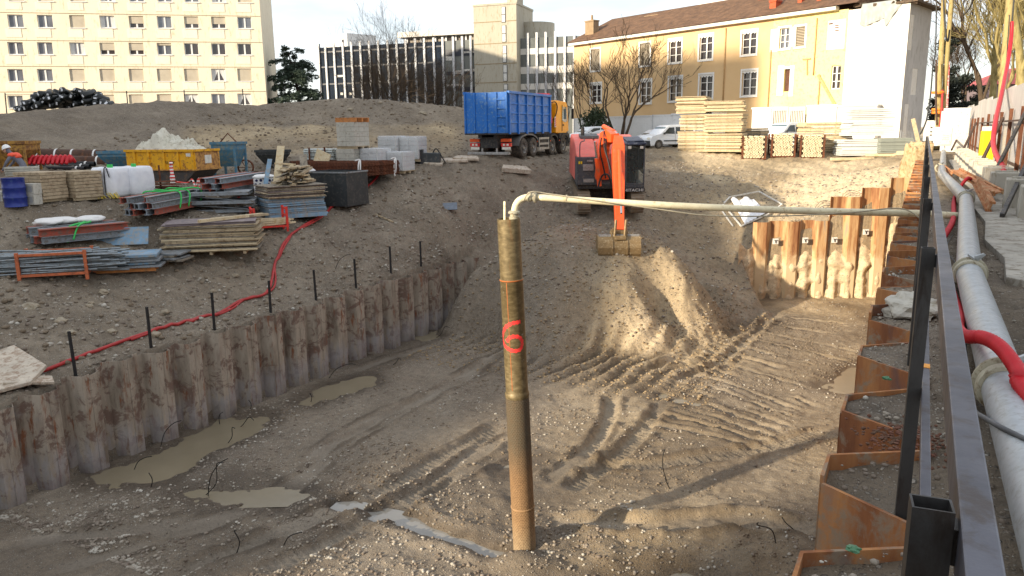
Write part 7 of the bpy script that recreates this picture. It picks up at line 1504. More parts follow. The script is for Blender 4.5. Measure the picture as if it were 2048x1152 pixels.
for x in (-0.62, 0.55):
    for y in (-0.35, 0.35): m = MB(); m.box(x-0.04, x+0.04, y-0.04, y+0.04, -0.1, 0.82); m.build('post', REDR, st, bevel=0.005)
    for z in (0.08, 0.45, 0.70): m = MB(); m.box(x-0.035, x+0.035, -0.31, 0.31, z, z+0.07); m.build('rail', REDR, st)
for y in (-0.35, 0.35): m = MB(); m.box(-0.58, 0.51, y-0.03, y+0.03, 0.08, 0.14); m.build('rail', REDR, st)
for i in range(18):
    m = MB(); m.box(-0.75, 0.75, -0.045, 0.045, 0, 0.065); o = m.build('timber_beam', [WOODL, WOOD][i % 2]); v = Matrix.Rotation(YAW+0.5, 3, 'Z') @ Vector((U(-.25, .15), -0.26+0.10*(i % 6), 0)); o.location = g+v+Vector((0, 0, 0.16+0.075*(i//6))); o.rotation_euler = (U(-.05, .05), U(-.04, .04), YAW+0.5+U(-.06, .06)); tag(o, 'short sawn timber lying in the small red rack', 'timber beam', 'timbers in the red rack')
g = place(505, 415, 31.0); st = thing('stillage_rack', 'red steel rack post frame half hidden behind the red timber rack', 'rack', g, YAW+0.4)
for x in (-0.5, 0.6): m = MB(); m.box(x-0.04, x+0.04, -0.04, 0.04, -0.6, 0.35); m.build('post', REDR, st)
m = MB(); m.box(-0.45, 0.55, -0.03, 0.03, -0.1, -0.03); m.build('rail', REDR, st)
for i in range(8):
    a = g+Vector((U(-.6, .6), U(-.3, .3), -0.35+0.09*i)); m = MB(); m.tube([(-0.6, 0, 0), (0.6, U(-.1, .1), U(-.1, .2))], 0.03, 6); o = m.build('scaffold_tube', TUBE); o.location = a; o.rotation_euler = (0, 0, YAW+U(-.5, .5)); tag(o, 'loose scaffold fitting tube behind the red timber rack', 'scaffold tube', 'loose tubes behind the red rack')
g = place(532, 392, 31.6); st = thing('void_former_pack', 'white pack with dark blue square holes left of the timber offcuts', 'formwork pack', g, YAW+0.25)
m = MB(); m.box(-0.42, 0.42, -0.4, 0.4, 0, 1.0); m.build('pack', SACK, st, bevel=0.02); HOLEB = plain('dark_blue_hole', (36, 38, 84), 0.7)
for i in range(5):
    for j in range(6):
        x = -0.34+0.17*i+0.04*(j % 2); z = 0.1+0.165*j; m = MB(); m.prism([(x-.05, z-.03), (x, z-.06), (x+.05, z-.03), (x+.05, z+.03), (x, z+.06), (x-.05, z+.03)], -0.412, -0.402, 'Y'); m.build('hole', HOLEB, st)
m = MB(); m.blob((0, 0, 1.05), (0.5, 0.45, 0.10), 3, 0.15, 4); m.build('cover_sheet', SACK, st, smooth=True)
TANK = plain('black_steel_tank', (58, 62, 64), 0.55, 0.3, 0.25, 2, (90, 88, 84), 0.3)
g = place(678, 405, 32.4); rzt = YAW-radians(22); st = thing('steel_tank', 'dark open-topped rectangular steel tank beside the red hose', 'tank', g-Vector((0, 0, 0.05)), rzt)
W, D, Hh = 1.95, 1.6, 1.42
for nm, b in (('side_plate', (-W/2, W/2, -D/2, -D/2+0.03, 0, Hh)), ('side_plate', (-W/2, W/2, D/2-0.03, D/2, 0, Hh)), ('side_plate', (-W/2, -W/2+0.03, -D/2+0.031, D/2-0.031, 0, Hh)), ('side_plate', (W/2-0.03, W/2, -D/2+0.031, D/2-0.031, 0, Hh)), ('bottom_plate', (-W/2+0.031, W/2-0.031, -D/2+0.031, D/2-0.031, 0.0, 0.03))): m = MB(); m.box(*b); m.build(nm, TANK, st)
m = MB(); m.box(-W/2-0.03, W/2+0.03, -D/2-0.035, -D/2-0.001, Hh-0.06, Hh); m.box(W/2+0.001, W/2+0.035, -D/2, D/2, Hh-0.06, Hh); m.build('rim', STEELG, st)
g = place(690, 352, 35.5); rzm = YAW-radians(32);
for k in range(10):
    m = MB(); n = 13
    for i in range(n): y = -1.2+2.4*i/(n-1); m.bar((-2.3, y, 0), (2.3, y, 0), 0.03)
    for i in range(22): x = -2.25+4.5*i/21; m.bar((x, -1.22, 0.028), (x, 1.22, 0.028), 0.03)
    o = m.build('rebar_mesh', RUST); o.location = g+Vector((U(-.04, .04), U(-.04, .04), 0.08+0.062*k)); o.rotation_euler = (0, 0, rzm+U(-.01, .01)); tag(o, 'rust-brown reinforcing mesh in the flat stack behind the dark tank', 'reinforcing mesh', 'reinforcing meshes')
for i, (dx, dy) in enumerate(((2.1, -1.25), (2.2, 1.0))):
    v = Matrix.Rotation(rzm, 3, 'Z') @ Vector((dx, dy, 0)); m = MB(); m.tube(curve3([Vector((-.2, .1, .03)), Vector((0, 0, .05)), Vector((.05, -.12, -.2)), Vector((.02, -.1, -.5)), Vector((.08, -.14, -.75))], 5), 0.035, 5); m.tube(curve3([Vector((-.1, -.15, .03)), Vector((.05, 0, .06)), Vector((.14, -.1, -.3)), Vector((.1, -.1, -.6))], 5), 0.03, 5); o = m.build('tie_rag', SACK, smooth=True); o.location = g+v+Vector((0, 0, 0.72)); tag(o, ['white tie rag hanging at the near corner of the rusty meshes', 'white tie rag on the far corner of the rusty meshes'][i], 'rag', 'white tie rags')
BLK = plain('grey_concrete_blocks', (184, 180, 168), 0.92, 0, 0.14, 3, (150, 144, 130), 0.3, 0.1); BLKS = plain('block_side', (150, 150, 148), 0.92, 0, 0.14, 3)
def blockpack(loc, rz, label, nz=5, nx=2, ny=3, mat=None, bx=0.5, by=0.4, bz=0.22, group='packs of concrete blocks'):
    o = thing('block_pack', label, 'block pack', loc, rz, group)
    m = MB()
    for y in (-0.5, 0, 0.5): m.box(-0.55, 0.55, y-0.05, y+0.05, 0, 0.09)
    m.box(-0.55, 0.55, -0.58, 0.58, 0.092, 0.12); m.build('pallet', WOOD, o)
    for k in range(nz):
        for i in range(nx):
            for j in range(ny):
                if 0 < j < ny-1 and 0 < i < nx-1 and k < nz-1: continue
                x = (i-(nx-1)/2)*bx; y = (j-(ny-1)/2)*by; z = 0.122+k*bz; m = MB(); m.box(x-bx/2+.004, x+bx/2-.004, y-by/2+.004, y+by/2-.004, z, z+bz-.008); m.build('block', mat or BLK, o, bevel=0.008)
    return o
g = place(706, 331, 36.2); rzb = YAW-radians(24)
blockpack(g, rzb, 'lower pack of grey concrete blocks carrying another pack', 4)
zb = 0.122+4*0.22
blockpack(g+Vector((0.1, 0.0, zb)), rzb, 'upper pack of grey concrete blocks with an orange pallet on top', 5)
pallet(g+Vector((0.1, 0, zb+0.122+5*0.22)), rzb, 'orange wooden pallet crowning the tall double block pack', ORP, 1.15, 1.1, 0.2)
FILM = N('clear_wrap_film'); FILM.b.inputs['Alpha'].default_value = 0.26; FILM.bump(FILM.noise(7, 6, 0.7, None, 1.0), 0.8, 0.05); FILM = FILM.out((0.86, 0.88, 0.92), 0.22, 0, 0.6)
BLKW = plain('pale_wrapped_block', (190, 190, 186), 0.85, 0, 0.12, 4)
for i, (px, py, t, nz, lab) in enumerate(((752, 332, 36.2, 4, 'film-wrapped pack of pale blocks next to the tall block packs'), (800, 338, 36.6, 4, 'film-wrapped pale block pack nearest the bank edge'), (786, 328, 38.6, 5, 'tall film-wrapped block pack behind the other wrapped packs'), (828, 330, 38.6, 5, 'film-wrapped block pack at the right end of the row'))):
    g = place(px, py, t); o = blockpack(g, rzb+0.05*i, lab, nz, 2, 3, BLKW, group='film-wrapped block packs'); hh = 0.122+nz*0.22
    m = MB(); nx_ = 14; ring = []
    for zf in (0.16, 0.35, 0.6, 0.85, 1.0, 1.03):
        for a_ in range(28):
            an = 2*pi*a_/28; cx_, cy_ = cos(an), sin(an); k_ = 1/max(abs(cx_), abs(cy_)); sc = (0.9 if zf > 1.0 else 1.0)
            ring.append((cx_*min(k_, 1.34)*0.53*sc+U(-.008, .008), cy_*min(k_, 1.34)*0.64*sc+U(-.008, .008), hh*zf+U(-.01, .01)))
    m.add(ring, [(r*28+a_, r*28+(a_+1) % 28, r*28+28+(a_+1) % 28, r*28+28+a_) for r in range(5) for a_ in range(28)]+[tuple(140+a_ for a_ in range(28))]); m.build('wrap_film', FILM, o, smooth=True)
PROP = plain('galvanised_prop', (190, 196, 192), 0.5, 0.3, 0.15, 4, (150, 140, 120), 0.3)
g = place(650, 333, 37.2); rzp = YAW+radians(-30); k = 0
mt = MB(); mt.tube([(-0.95, 0, 0), (0.95, 0, 0)], 0.045, 8); t1 = mt.build('steel_prop', PROP, smooth=True, autosmooth=40); tag(t1, 'pale steel prop in the bundle left of the concrete block packs', 'steel prop', 'props of the left bundle')
for row in range(10):
    for col in range(9):
        o = t1 if k == 0 else t1.copy();
        if k: COL.objects.link(o)
        v = Matrix.Rotation(rzp, 3, 'Z') @ Vector((U(-.05, .05), (col-4)*0.1+0.05*(row % 2), 0)); o.location = g+v+Vector((0, 0, 0.10+0.088*row)); o.rotation_euler = (0, 0, rzp+U(-.01, .01)); k += 1
m = MB();
for x in (-0.5, 0.5): m.box(x-0.03, x+0.03, -0.52, -0.46, 0, 1.0); m.box(x-0.03, x+0.03, 0.52, 0.58, 0, 1.0); m.box(x-0.03, x+0.03, -0.46, 0.52, 0.0, 0.05)
o = m.build('prop_cradle', RUST); o.location = g; o.rotation_euler = (0, 0, rzp); tag(o, 'rusty cradle round the pale prop bundle beside the block packs', 'cradle')
m = MB(); m.box(-0.55, 0.55, -0.03, 0.03, 0, 1.25); o = m.build('board', WOODL); o.location = place(632, 340, 35.6); o.rotation_euler = (-0.25, 0.25, YAW-0.75); tag(o, 'warm yellow plywood board leaning beside the pale props', 'board')
m = MB(); m.blob((0, 0, 0.5), (0.5, 0.45, 0.55), 3, 0.16, 9, 1.6); o = m.build('sack', SACK, smooth=True); o.location = place(612, 352, 33.6)+Vector((0, 0, 0.1)); tag(o, 'crumpled white and blue sack behind the timber offcuts', 'sack')
m = MB(); m.box(-0.45, 0.45, -0.3, 0.3, 0, 0.5); o = m.build('crate', REDR, bevel=0.02); o.location = place(648, 362, 34.0); o.rotation_euler = (0, 0, YAW-0.4); tag(o, 'red crate half hidden behind the dark tank', 'crate')
BLUH = plain('dusty_blue_steel', (70, 122, 150), 0.65, 0.1, 0.25, 2.2, (118, 128, 124), 0.45); YRUST = plain('rusty_yellow_steel', (176, 132, 60), 0.75, 0.1, 0.25, 2.5, (112, 76, 46), 0.5)
def hopper(loc, rz, label, w, d, h, zt, taper, mat, legs=True, handle=False):
    o = thing('concrete_hopper', label, 'hopper', loc, rz, 'skips and hoppers'); m = MB(); a, b = w/2, d/2; c, e = a*taper, b*taper
    vs = [(-a, -b, zt), (a, -b, zt), (a, b, zt), (-a, b, zt), (-a, -b, zt-h*0.3), (a, -b, zt-h*0.3), (a, b, zt-h*0.3), (-a, b, zt-h*0.3), (-c, -e, zt-h), (c, -e, zt-h), (c, e, zt-h), (-c, e, zt-h)]
    m.add(vs, [(0, 1, 5, 4), (1, 2, 6, 5), (2, 3, 7, 6), (3, 0, 4, 7), (4, 5, 9, 8), (5, 6, 10, 9), (6, 7, 11, 10), (7, 4, 8, 11), (8, 9, 10, 11)]); m.build('hopper_body', mat, o)
    m = MB(); m.box(-a-.04, a+.04, -b-.05, -b-.002, zt-.10, zt+.02); m.box(-a-.04, a+.04, b+.002, b+.05, zt-.10, zt+.02); m.box(a+.002, a+.05, -b, b, zt-.10, zt+.02); m.box(-a-.05, -a-.002, -b, b, zt-.10, zt+.02); m.build('rim', mat, o)
    if legs:
        for x in (-a+.05, a-.05):
            for y in (-b+.05, b-.05): m = MB(); m.bar((x, y, 0), (x, y, zt-h*0.25), .09); m.build('leg', mat, o)
    if handle: m = MB(); m.tube([(-a*0.7, 0, zt), (0, 0, zt+.4), (a*0.7, 0, zt)], .03, 6); m.build('lifting_bail', RUST, o)
    return o
hopper(place(462, 345, 35.4), YAW-0.15, 'tall dusty blue concrete hopper right of the yellow skip', 1.15, 1.1, 1.1, 1.5, 0.55, BLUH, True, True)
hopper(place(255, 345, 34.2), YAW+0.1, 'low wide blue tapered trough left of the yellow skip', 1.9, 1.2, 0.75, 0.95, 0.5, BLUH, False)
hopper(place(22, 342, 31.5), YAW+0.15, 'rusty yellow hopper behind the bending worker at the left edge', 1.9, 1.4, 1.15, 1.25, 0.35, YRUST, True)
hopper(place(548, 338, 38.0), YAW-0.4, 'small dark tapered trough behind the timber offcut heap', 1.3, 1.0, 0.7, 0.9, 0.5, TANK, False)
m = MB(); m.lathe([(0.34, -.03), (0.38, 0), (0.34, .03), (0.30, .03), (0.30, -.03), (0.34, -.03)], 20, 'X');
for k in range(3): a_ = pi*k/3; m.bar((0, -.32*cos(a_), -.32*sin(a_)), (0, .32*cos(a_), .32*sin(a_)), .03)
o = m.build('hand_wheel', RUST); o.location = place(492, 340, 36)+Vector((0, 0, .42)); o.rotation_euler = (0, 0, YAW+1.9); tag(o, 'rusty spoked wheel leaning beside the tall blue hopper', 'wheel')
YSK = plain('worn_yellow_skip', (232, 172, 30), 0.6, 0.05, 0.12, 2, (150, 96, 48), 0.3); YSKO = plain('rusty_ochre_skip', (196, 146, 78), 0.7, 0.05, 0.2, 2, (120, 76, 46), 0.45)
g = place(352, 366, 33.4); rzs = YAW-radians(14); sk = thing('waste_skip', 'yellow open skip with dark sloping ends heaped with white cloth', 'skip', g, rzs, 'skips and hoppers')
L, W, zt, zm = 3.4, 1.7, 1.42, 0.62; m = MB()
for b in ((-L/2, L/2, -W/2, -W/2+.04, zm, zt), (-L/2, L/2, W/2-.04, W/2, zm, zt), (-L/2, -L/2+.04, -W/2+.041, W/2-.041, zm, zt)): m.box(*b)
m.build('upper_side', YSK, sk); m = MB(); m.box(L/2-.04, L/2, -W/2+.041, W/2-.041, zm, zt); m.build('end_plate', YSKO, sk)
for x in (-1.25, -0.55, 0.2, 0.9, 1.6): m = MB(); m.box(x-.05, x+.05, -W/2-.06, -W/2-.001, zm, zt-.06); m.build('rib', YSK, sk)
m = MB(); m.box(-L/2-.05, L/2+.05, -W/2-.07, -W/2-.001, zt-.058, zt+.04); m.box(L/2+.001, L/2+.06, -W/2, W/2, zt-.058, zt+.04); m.build('top_rim', YSK, sk)
m = MB(); m.box(L/2+.001, L/2+.08, -W/2, W/2, zm-.04, zm+.03); m.box(-L/2, L/2+.04, -W/2-.06, -W/2-.001, zm-.05, zm); m.build('lower_rim', YSKO, sk)
m = MB(); m.prism([(-L/2+.05, zm-.051), (L/2-.03, zm-.051), (L/2-.75, -.05), (-L/2+.6, -.05)], -W/2+.02, W/2-.02, 'Y'); m.build('lower_body', plain('dark_skip_steel', (74, 70, 68), 0.7, 0.2, 0.25, 2, (112, 88, 68), 0.35), sk)
for x, z, w in ((0.55, 1.12, .22), (1.35, 1.16, .2)): pass
m = MB(); m.box(1.28, 1.5, -W/2-.012, -W/2-.002, 1.16, 1.30); m.build('label_plate', LWH, sk); m = MB(); m.box(L/2+.002, L/2+.012, -.2, .25, .85, 1.2); m.build('label_plate', LWH, sk)
text('RUTY', 0.2, DKST, sk, (0.45, -W/2-.012, 0.90), (pi/2, 0, 0), 'lettering', 0.002)
CLOTH = plain('dirty_white_cloth', (206, 202, 186), 0.85, 0, 0.12, 2, (158, 150, 130), 0.3)
m = MB(); nx_, ny_ = 110, 44; vs = []
lumps = [(.16, .4, .10, .30), (.30, .55, .11, .62), (.40, .40, .13, .80), (.50, .6, .10, .55), (.62, .45, .12, .38), (.78, .5, .05, .42), (.86, .4, .06, .20), (.24, .3, .08, .35)]
for j in range(ny_):
    for i in range(nx_):
        u, v = i/(nx_-1), j/(ny_-1); x = -L/2+0.15+(L-0.35)*u; y = -W/2+.03+(W-.06)*v; env = min(1, 6*u, 6*(1-u))*min(1, 7*v, 7*(1-v))
        w = .25*mnoise.noise((u*5, v*4, 3)); base = max(h_*math.exp(-((u+w*.12-cu)/r_)**2-((v+w*.3-cv)/.42)**2) for cu, cv, r_, h_ in lumps)
        a1 = 1-abs(2*mnoise.noise((u*9+v*3+w, v*4-u*4, 2))); a2 = 1-abs(2*mnoise.noise((u*17-v*7, v*9+u*5, 4)))
        z = zt-.06+env*(base+.13*a1*a1+.06*a2+.05)
        vs.append((x+.12*mnoise.noise((u*6, v*4, 8)), y+.07*mnoise.noise((u*6, v*5, 5))*env, z))
m.add(vs, [(j*nx_+i, j*nx_+i+1, (j+1)*nx_+i+1, (j+1)*nx_+i) for j in range(ny_-1) for i in range(nx_-1)]); o = m.build('cloth', CLOTH, smooth=True, autosmooth=50); o.location = g; o.rotation_euler = (0, 0, rzs); tag(o, 'heap of crumpled off-white sheeting piled in the yellow skip', 'cloth')
def longpipe(px0, py0, t0, px1, py1, t1, r, mat, label, group, straps=0, z=None):
    a = pt(px0, py0, t0); b = pt(px1, py1, t1); o = thing('steel_pipe', label, 'pipe', a, 0, group); d = b-a; m = MB(); m.tube([Vector((0, 0, 0)), d*0.5, d], r, 18, False); m.tube([d, Vector((0, 0, 0))], r*0.9, 18, False); m.build('tube', mat, o, smooth=True)
    for k in range(straps):
        f = 0.15+0.7*k/max(1, straps-1)+U(-.03, .03); m = MB(); q = d.normalized().to_track_quat('Z', 'Y').to_matrix().to_4x4(); q.translation = d*f; m.M = q; m.lathe([(r+.004, -.04), (r+.02, 0), (r+.004, .04)], 18); m.build('white_band', SACK, o)
    return o
longpipe(52, 311, 36.5, 212, 314, 37.0, 0.34, RUSTD, 'upper thick rusty steel pipe with white bands below the mound', 'rusty pipes', 4); longpipe(55, 324, 35.5, 222, 325, 36.0, 0.30, RUSTD, 'lower thick rusty steel pipe with white bands below the mound', 'rusty pipes', 3)
for i, (py, t, lab) in enumerate(((327, 34.2, 'upper black plastic pipe lying before the rusty pipes'), (332, 33.4, 'middle black plastic pipe lying before the rusty pipes'), (337, 32.8, 'lowest black plastic pipe lying before the rusty pipes'))): longpipe(62, py, t, 190-10*i, py+1, t, 0.11, BLACK, lab, 'black pipes', 2)
m = MB()
for k in range(9): x = -.75+.19*k; m.tube(curve3([Vector((x, -.25, -.1)), Vector((x+.05, 0, .22)), Vector((x+.1, .25, -.05))], 5), .07, 6)
m.tube([(-.9, 0, .05), (.9, 0, .08)], .13, 8); o = m.build('hose', RED, smooth=True); o.location = place(104, 345, 31.5)+Vector((0, 0, .45)); o.rotation_euler = (0, 0, YAW); tag(o, 'rolled red hose lying behind the brick pallets', 'hose')
BRK = plain('beige_bricks', (178, 160, 132), 0.92, 0, 0.2, 3.5, (140, 120, 96), 0.4, 0.15); BRKR = plain('red_clay_bricks', (176, 120, 92), 0.92, 0, 0.2, 3.5, (120, 84, 66), 0.4)
def slabpack(loc, rz, label, nrow, w, d, hrow, holes):
    o = thing('beam_pack', label, 'pack of concrete beams', loc, rz, 'packs of concrete beams')
    m = MB()
    for x in (-w/2+.15, 0, w/2-.15): m.box(x-.05, x+.05, -d/2, d/2, 0, .09)
    m.build('pallet', WOOD, o)
    for k in range(nrow):
        dx = U(-.03, .03); z = .10+k*hrow; m = MB(); m.box(-w/2+dx, w/2+dx, -d/2+U(0, .03), d/2, z, z+hrow-.012); r_ = m.build('row', BRK, o, bevel=.006)
        for j in range(holes): x = -w/2+dx; y = -d/2+d*(j+.5)/holes; m = MB(); m.box(x-.006, x-.001, y-d/holes*.33, y+d/holes*.33, z+hrow*.25, z+hrow*.72); m.build('hollow', DARKIN, r_)
    return o
slabpack(place(86, 402, 26.3), YAW-0.35, 'pack of beige hollow concrete beams just right of the blue drum', 8, 1.25, 1.0, .115, 4)
slabpack(place(162, 397, 27.2), YAW-0.55, 'pack of beige hollow concrete beams next to the white bulk bags', 8, 1.2, 1.0, .115, 4)
def cblock(px, py, t, dz, lab, s=(.5, .35, .35), mat=None):
    o = thing('concrete_block', lab, 'concrete block', place(px, py, t)+Vector((0, 0, dz)), YAW-.2, 'concrete blocks by the blue drum'); m = MB(); m.box(-s[0]/2, s[0]/2, -s[1]/2, s[1]/2, 0, s[2]); m.build('block', mat or BLK, o, bevel=.012)
    m = MB(); m.box(-s[0]/2+.06, s[0]/2-.06, -s[1]/2-.004, -s[1]/2-.001, .08, s[2]-.08); m.build('recess', BLKS, o); return o
cblock(66, 413, 25.4, 0, 'lower grey concrete block just right of the blue drum'); cblock(67, 411, 25.4, .36, 'upper grey concrete block just right of the blue drum')
cblock(4, 408, 25.2, 0, 'grey concrete block at the left edge beside the blue drum', (.5, .4, .4))
for i in range(4): m = MB(); m.box(-.5, .5, -.2, .2, 0, .07); o = m.build('concrete_slab', BLK, bevel=.006); o.location = place(40, 395, 27.0)+Vector((0, .2, .62+.08*i)); o.rotation_euler = (0, 0, YAW+.1*i-.1); tag(o, 'thin grey slab in the small pile behind the blue drum', 'slab', 'thin slabs behind the drum')
o = thing('trestle', 'low timber trestle carrying the thin slabs behind the blue drum', 'trestle', place(40, 395, 27.0)+Vector((0, .2, 0)), YAW); m = MB(); m.box(-.45, .45, -.18, .18, .5, .6); m.build('top', WOOD, o)
for x in (-.4, .4): m = MB(); m.box(x-.05, x+.05, -.15, .15, 0, .5); m.build('leg', WOOD, o)
DRUM = plain('blue_drum_paint', (28, 46, 124), 0.35, 0.15, 0.12, 2.5, (60, 80, 130), 0.2)
g = place(33, 413, 25.0); o = thing('oil_drum', 'bright blue steel drum standing at the left edge of the storage level', 'drum', g, 0); pr = [(0.001, 0)]; Hd = .94; R = .33
pr += [(R, 0), (R+.012, .01), (R, .03)]
for z in (.30, .62): pr += [(R, z-.04), (R+.016, z-.015), (R+.016, z+.015), (R, z+.04)]
pr += [(R, .90), (R+.012, .92), (R+.012, Hd), (R-.015, Hd), (R-.02, Hd-.02), (.001, Hd-.02)]
m = MB(); m.lathe(pr, 36); m.build('drum_body', DRUM, o, smooth=True, autosmooth=40); m = MB(); m.lathe([(0.001, Hd-.012), (.035, Hd-.012), (.035, Hd-.019)], 12, c=(.18, 0, 0)); m.build('bung', STEELG, o)
BAG = N('woven_bag'); BAG.bump(BAG.math('ADD', BAG.noise(3.2, 4, .6, None, .8), BAG.math('MULTIPLY', BAG.noise(60, 2), .1)), .5, .05); BAG = BAG.out(BAG.ramp(BAG.noise(2, 4), [(.3, rgb((214, 216, 222))), (.7, rgb((236, 236, 238)))]), .75)
for i, (px, py, t, lab) in enumerate(((226, 387, 27.9, 'white bulk bag with a dark lifting loop, left of two'), (273, 384, 28.7, 'white bulk bag with dark printed lines, right of two'))):
    g = place(px, py, t); o = thing('bulk_bag', lab, 'bulk bag', g, YAW-.15-.3*i, 'white bulk bags'); m = MB(); n = 28; rows_ = []
    for z, k_ in ((0, .86), (.08, .97), (.3, 1.03), (.6, 1.04), (.85, 1.0), (1.0, .96), (1.06, .86), (1.0, .7), (.93, .3)):
        for a_ in range(n): an = 2*pi*a_/n; c_, s_ = cos(an), sin(an); kk = min(1/max(abs(c_), abs(s_)), 1.32); rows_.append((c_*kk*.5*k_+.015*mnoise.noise((an*2, z*4, i)), s_*kk*.5*k_, z+.03*mnoise.noise((an*1.5, z, i+3))))
    m.add(rows_, [(r*n+a_, r*n+(a_+1) % n, (r+1)*n+(a_+1) % n, (r+1)*n+a_) for r in range(8) for a_ in range(n)]+[tuple(8*n+a_ for a_ in range(n)), tuple(range(n))[::-1]]); m.build('bag_body', BAG, o, smooth=True)
    if i == 0:
        m = MB(); m.tube(curve3([Vector((.12, -.54, .1)), Vector((.13, -.55, .6)), Vector((.14, -.53, 1.0)), Vector((.2, -.5, 1.06)), Vector((.3, -.56, .86)), Vector((.34, -.56, .72))], 6), .02, 5); m.build('loop', BLACK, o)
    else:
        for k in range(3): m = MB(); m.box(-.32, .10-.1*(k == 2), -.552, -.540, .62-.12*k, .66-.12*k+.03*(k < 2)); m.build('printed_line', DKST, o)
    m = MB(); m.box(-.1, .1, -.03, .03, .95, 1.16); m.build('green_tab', GREENS, o)
m = MB()
for k in range(14): a_ = U(-.5, .5); m.tube(curve3([Vector((a_-.3, .2, .35+U(0, .3))), Vector((a_, 0, .2)), Vector((a_+.25, -.2, .02))], 4), .014, 4)
o = m.build('strap_heap', plain('yellow_strap', (214, 186, 70), .6), smooth=True); o.location = place(206, 392, 27.4); o.rotation_euler = (0, 0, YAW); tag(o, 'loose heap of yellow straps between the beam pack and the left bulk bag', 'strap heap')
g = place(315, 374, 30.0)
for k in range(26):
    m = MB(); m.tube([(-.75, 0, 0), (.75, 0, U(-.03, .03))], .02, 5); o = m.build('rebar', RUST); o.location = g+Vector((U(-.15, .15), -.28+.055*(k % 10), .12+.10*(k//10))); o.rotation_euler = (0, 0, YAW+U(-.06, .06)); tag(o, 'rusty steel bar in the low pile right of the white bulk bags', 'rebar', 'rusty bars in the low pile')
for i, (px, py, h, lab) in enumerate(((322, 376, .95, 'thin rusty stake standing before the yellow skip'), )): m = MB(); m.bar((0, 0, -.2), (0, 0, h), .05); o = m.build('stake', RUST); o.location = place(px, py, 30); tag(o, lab, 'stake')
TAPE = N('red_white_tape'); _w = TAPE.n("ShaderNodeTexWave", wave_type='BANDS', bands_direction='Z', Scale=2.4); TAPE.l(TAPE.co(), _w.inputs['Vector']); TAPE = TAPE.out(TAPE.ramp(_w.outputs['Fac'], [(.45, rgb((214, 60, 48))), (.55, rgb((228, 222, 216)))]), .6)
m = MB(); m.tube(curve3([Vector((0, 0, -.1)), Vector((.02, 0, .3)), Vector((-.02, .02, .7)), Vector((.02, 0, .88))], 4), [.10]*5+[.07]*8, 6); o = m.build('warning_post', TAPE); o.location = place(346, 372, 31.0); tag(o, 'red and white striped post in front of the yellow skip', 'post')
m = MB(); m.tube(curve3([Vector((0, 0, .15)), Vector((.5, -.1, .1)), Vector((.8, -.3, .25)), Vector((1.0, -.5, -.05)), Vector((1.15, -.5, .3)), Vector((1.2, -.6, -.1))], 5), .035, 5); o = m.build('warning_tape', TAPE); o.location = place(352, 372, 30.8); o.rotation_euler = (0, 0, YAW); tag(o, 'loose red and white tape trailing below the yellow skip', 'tape')
o = thing('pump', 'small dark pump with a coiled hose on the bank edge left of the truck', 'pump', place(862, 326, 38.3), YAW)
m = MB(); m.box(-.5, .5, -.25, .25, .05, .55); m.build('body', TANK, o, bevel=.05); m = MB(); m.box(-.52, -.38, -.3, .3, 0, .72); m.build('end_plate', DKST, o); m = MB(); m.tube(curve3([Vector((.1, -.1, .5)), Vector((.3, -.1, .75)), Vector((.6, -.2, .3)), Vector((.75, -.2, .05))], 5), .03, 6); m.build('pump_hose', BLACK, o)
def skin_body(name, joints, bones, radii, mat, parent=None):
    """joints: dict name->Vector; one continuous body grown with the Skin modifier from the pelvis"""
    keys = list(joints); me = bpy.data.meshes.new(name); me.from_pydata([tuple(joints[k]) for k in keys], [(keys.index(a), keys.index(b)) for a, b in bones], [])
    o = bpy.data.objects.new(name, me); COL.objects.link(o); me.materials.append(mat); o.parent = parent
    sk = o.modifiers.new('skin', 'SKIN'); sk.use_smooth_shade = True
    for i, k in enumerate(keys):
        v = me.skin_vertices[0].data[i]; r = radii.get(k, 0.05); v.radius = r if isinstance(r, tuple) else (r, r); v.use_root = (k == 'pelvis')
    sb = o.modifiers.new('sub', 'SUBSURF'); sb.levels = 2; sb.render_levels = 2; return o
SKINC = plain('skin', (196, 150, 124), 0.6, 0, 0.08); WORKG = plain('grey_work_clothes', (112, 112, 122), 0.9, 0, 0.18, 6); HIVIS = plain('orange_hi_vis', (238, 90, 60), 0.7, 0, 0.12, 5); HELM = plain('white_helmet', (232, 232, 230), 0.4, 0, 0.05)
DARKC = plain('dark_clothes', (44, 46, 54), 0.9, 0, 0.2, 6)
V = Vector
def figure(name, label, loc, rz, J, cloth, top, shoes):
    t = thing(name, label, 'person', loc, rz)
    B = [('pelvis', 'waist'), ('waist', 'chest'), ('chest', 'neck'), ('neck', 'head0'), ('head0', 'head1'), ('chest', 'shl'), ('shl', 'ell'), ('ell', 'wrl'), ('wrl', 'hal'), ('chest', 'shr'), ('shr', 'elr'), ('elr', 'wrr'), ('wrr', 'har'),
         ('pelvis', 'hil'), ('hil', 'knl'), ('knl', 'anl'), ('anl', 'tol'), ('pelvis', 'hir'), ('hir', 'knr'), ('knr', 'anr'), ('anr', 'tor')]
    R = dict(pelvis=(.15, .12), waist=(.14, .115), chest=(.165, .125), neck=.058, head0=.085, head1=.085, shl=.075, shr=.075, ell=.05, elr=.05, wrl=.036, wrr=.036, hal=.034, har=.034, hil=.092, hir=.092, knl=.066, knr=.066, anl=.05, anr=.05, tol=.042, tor=.042)
    skin_body('body', J, B, R, cloth, t); return t
g = place(46, 380, 28.0)
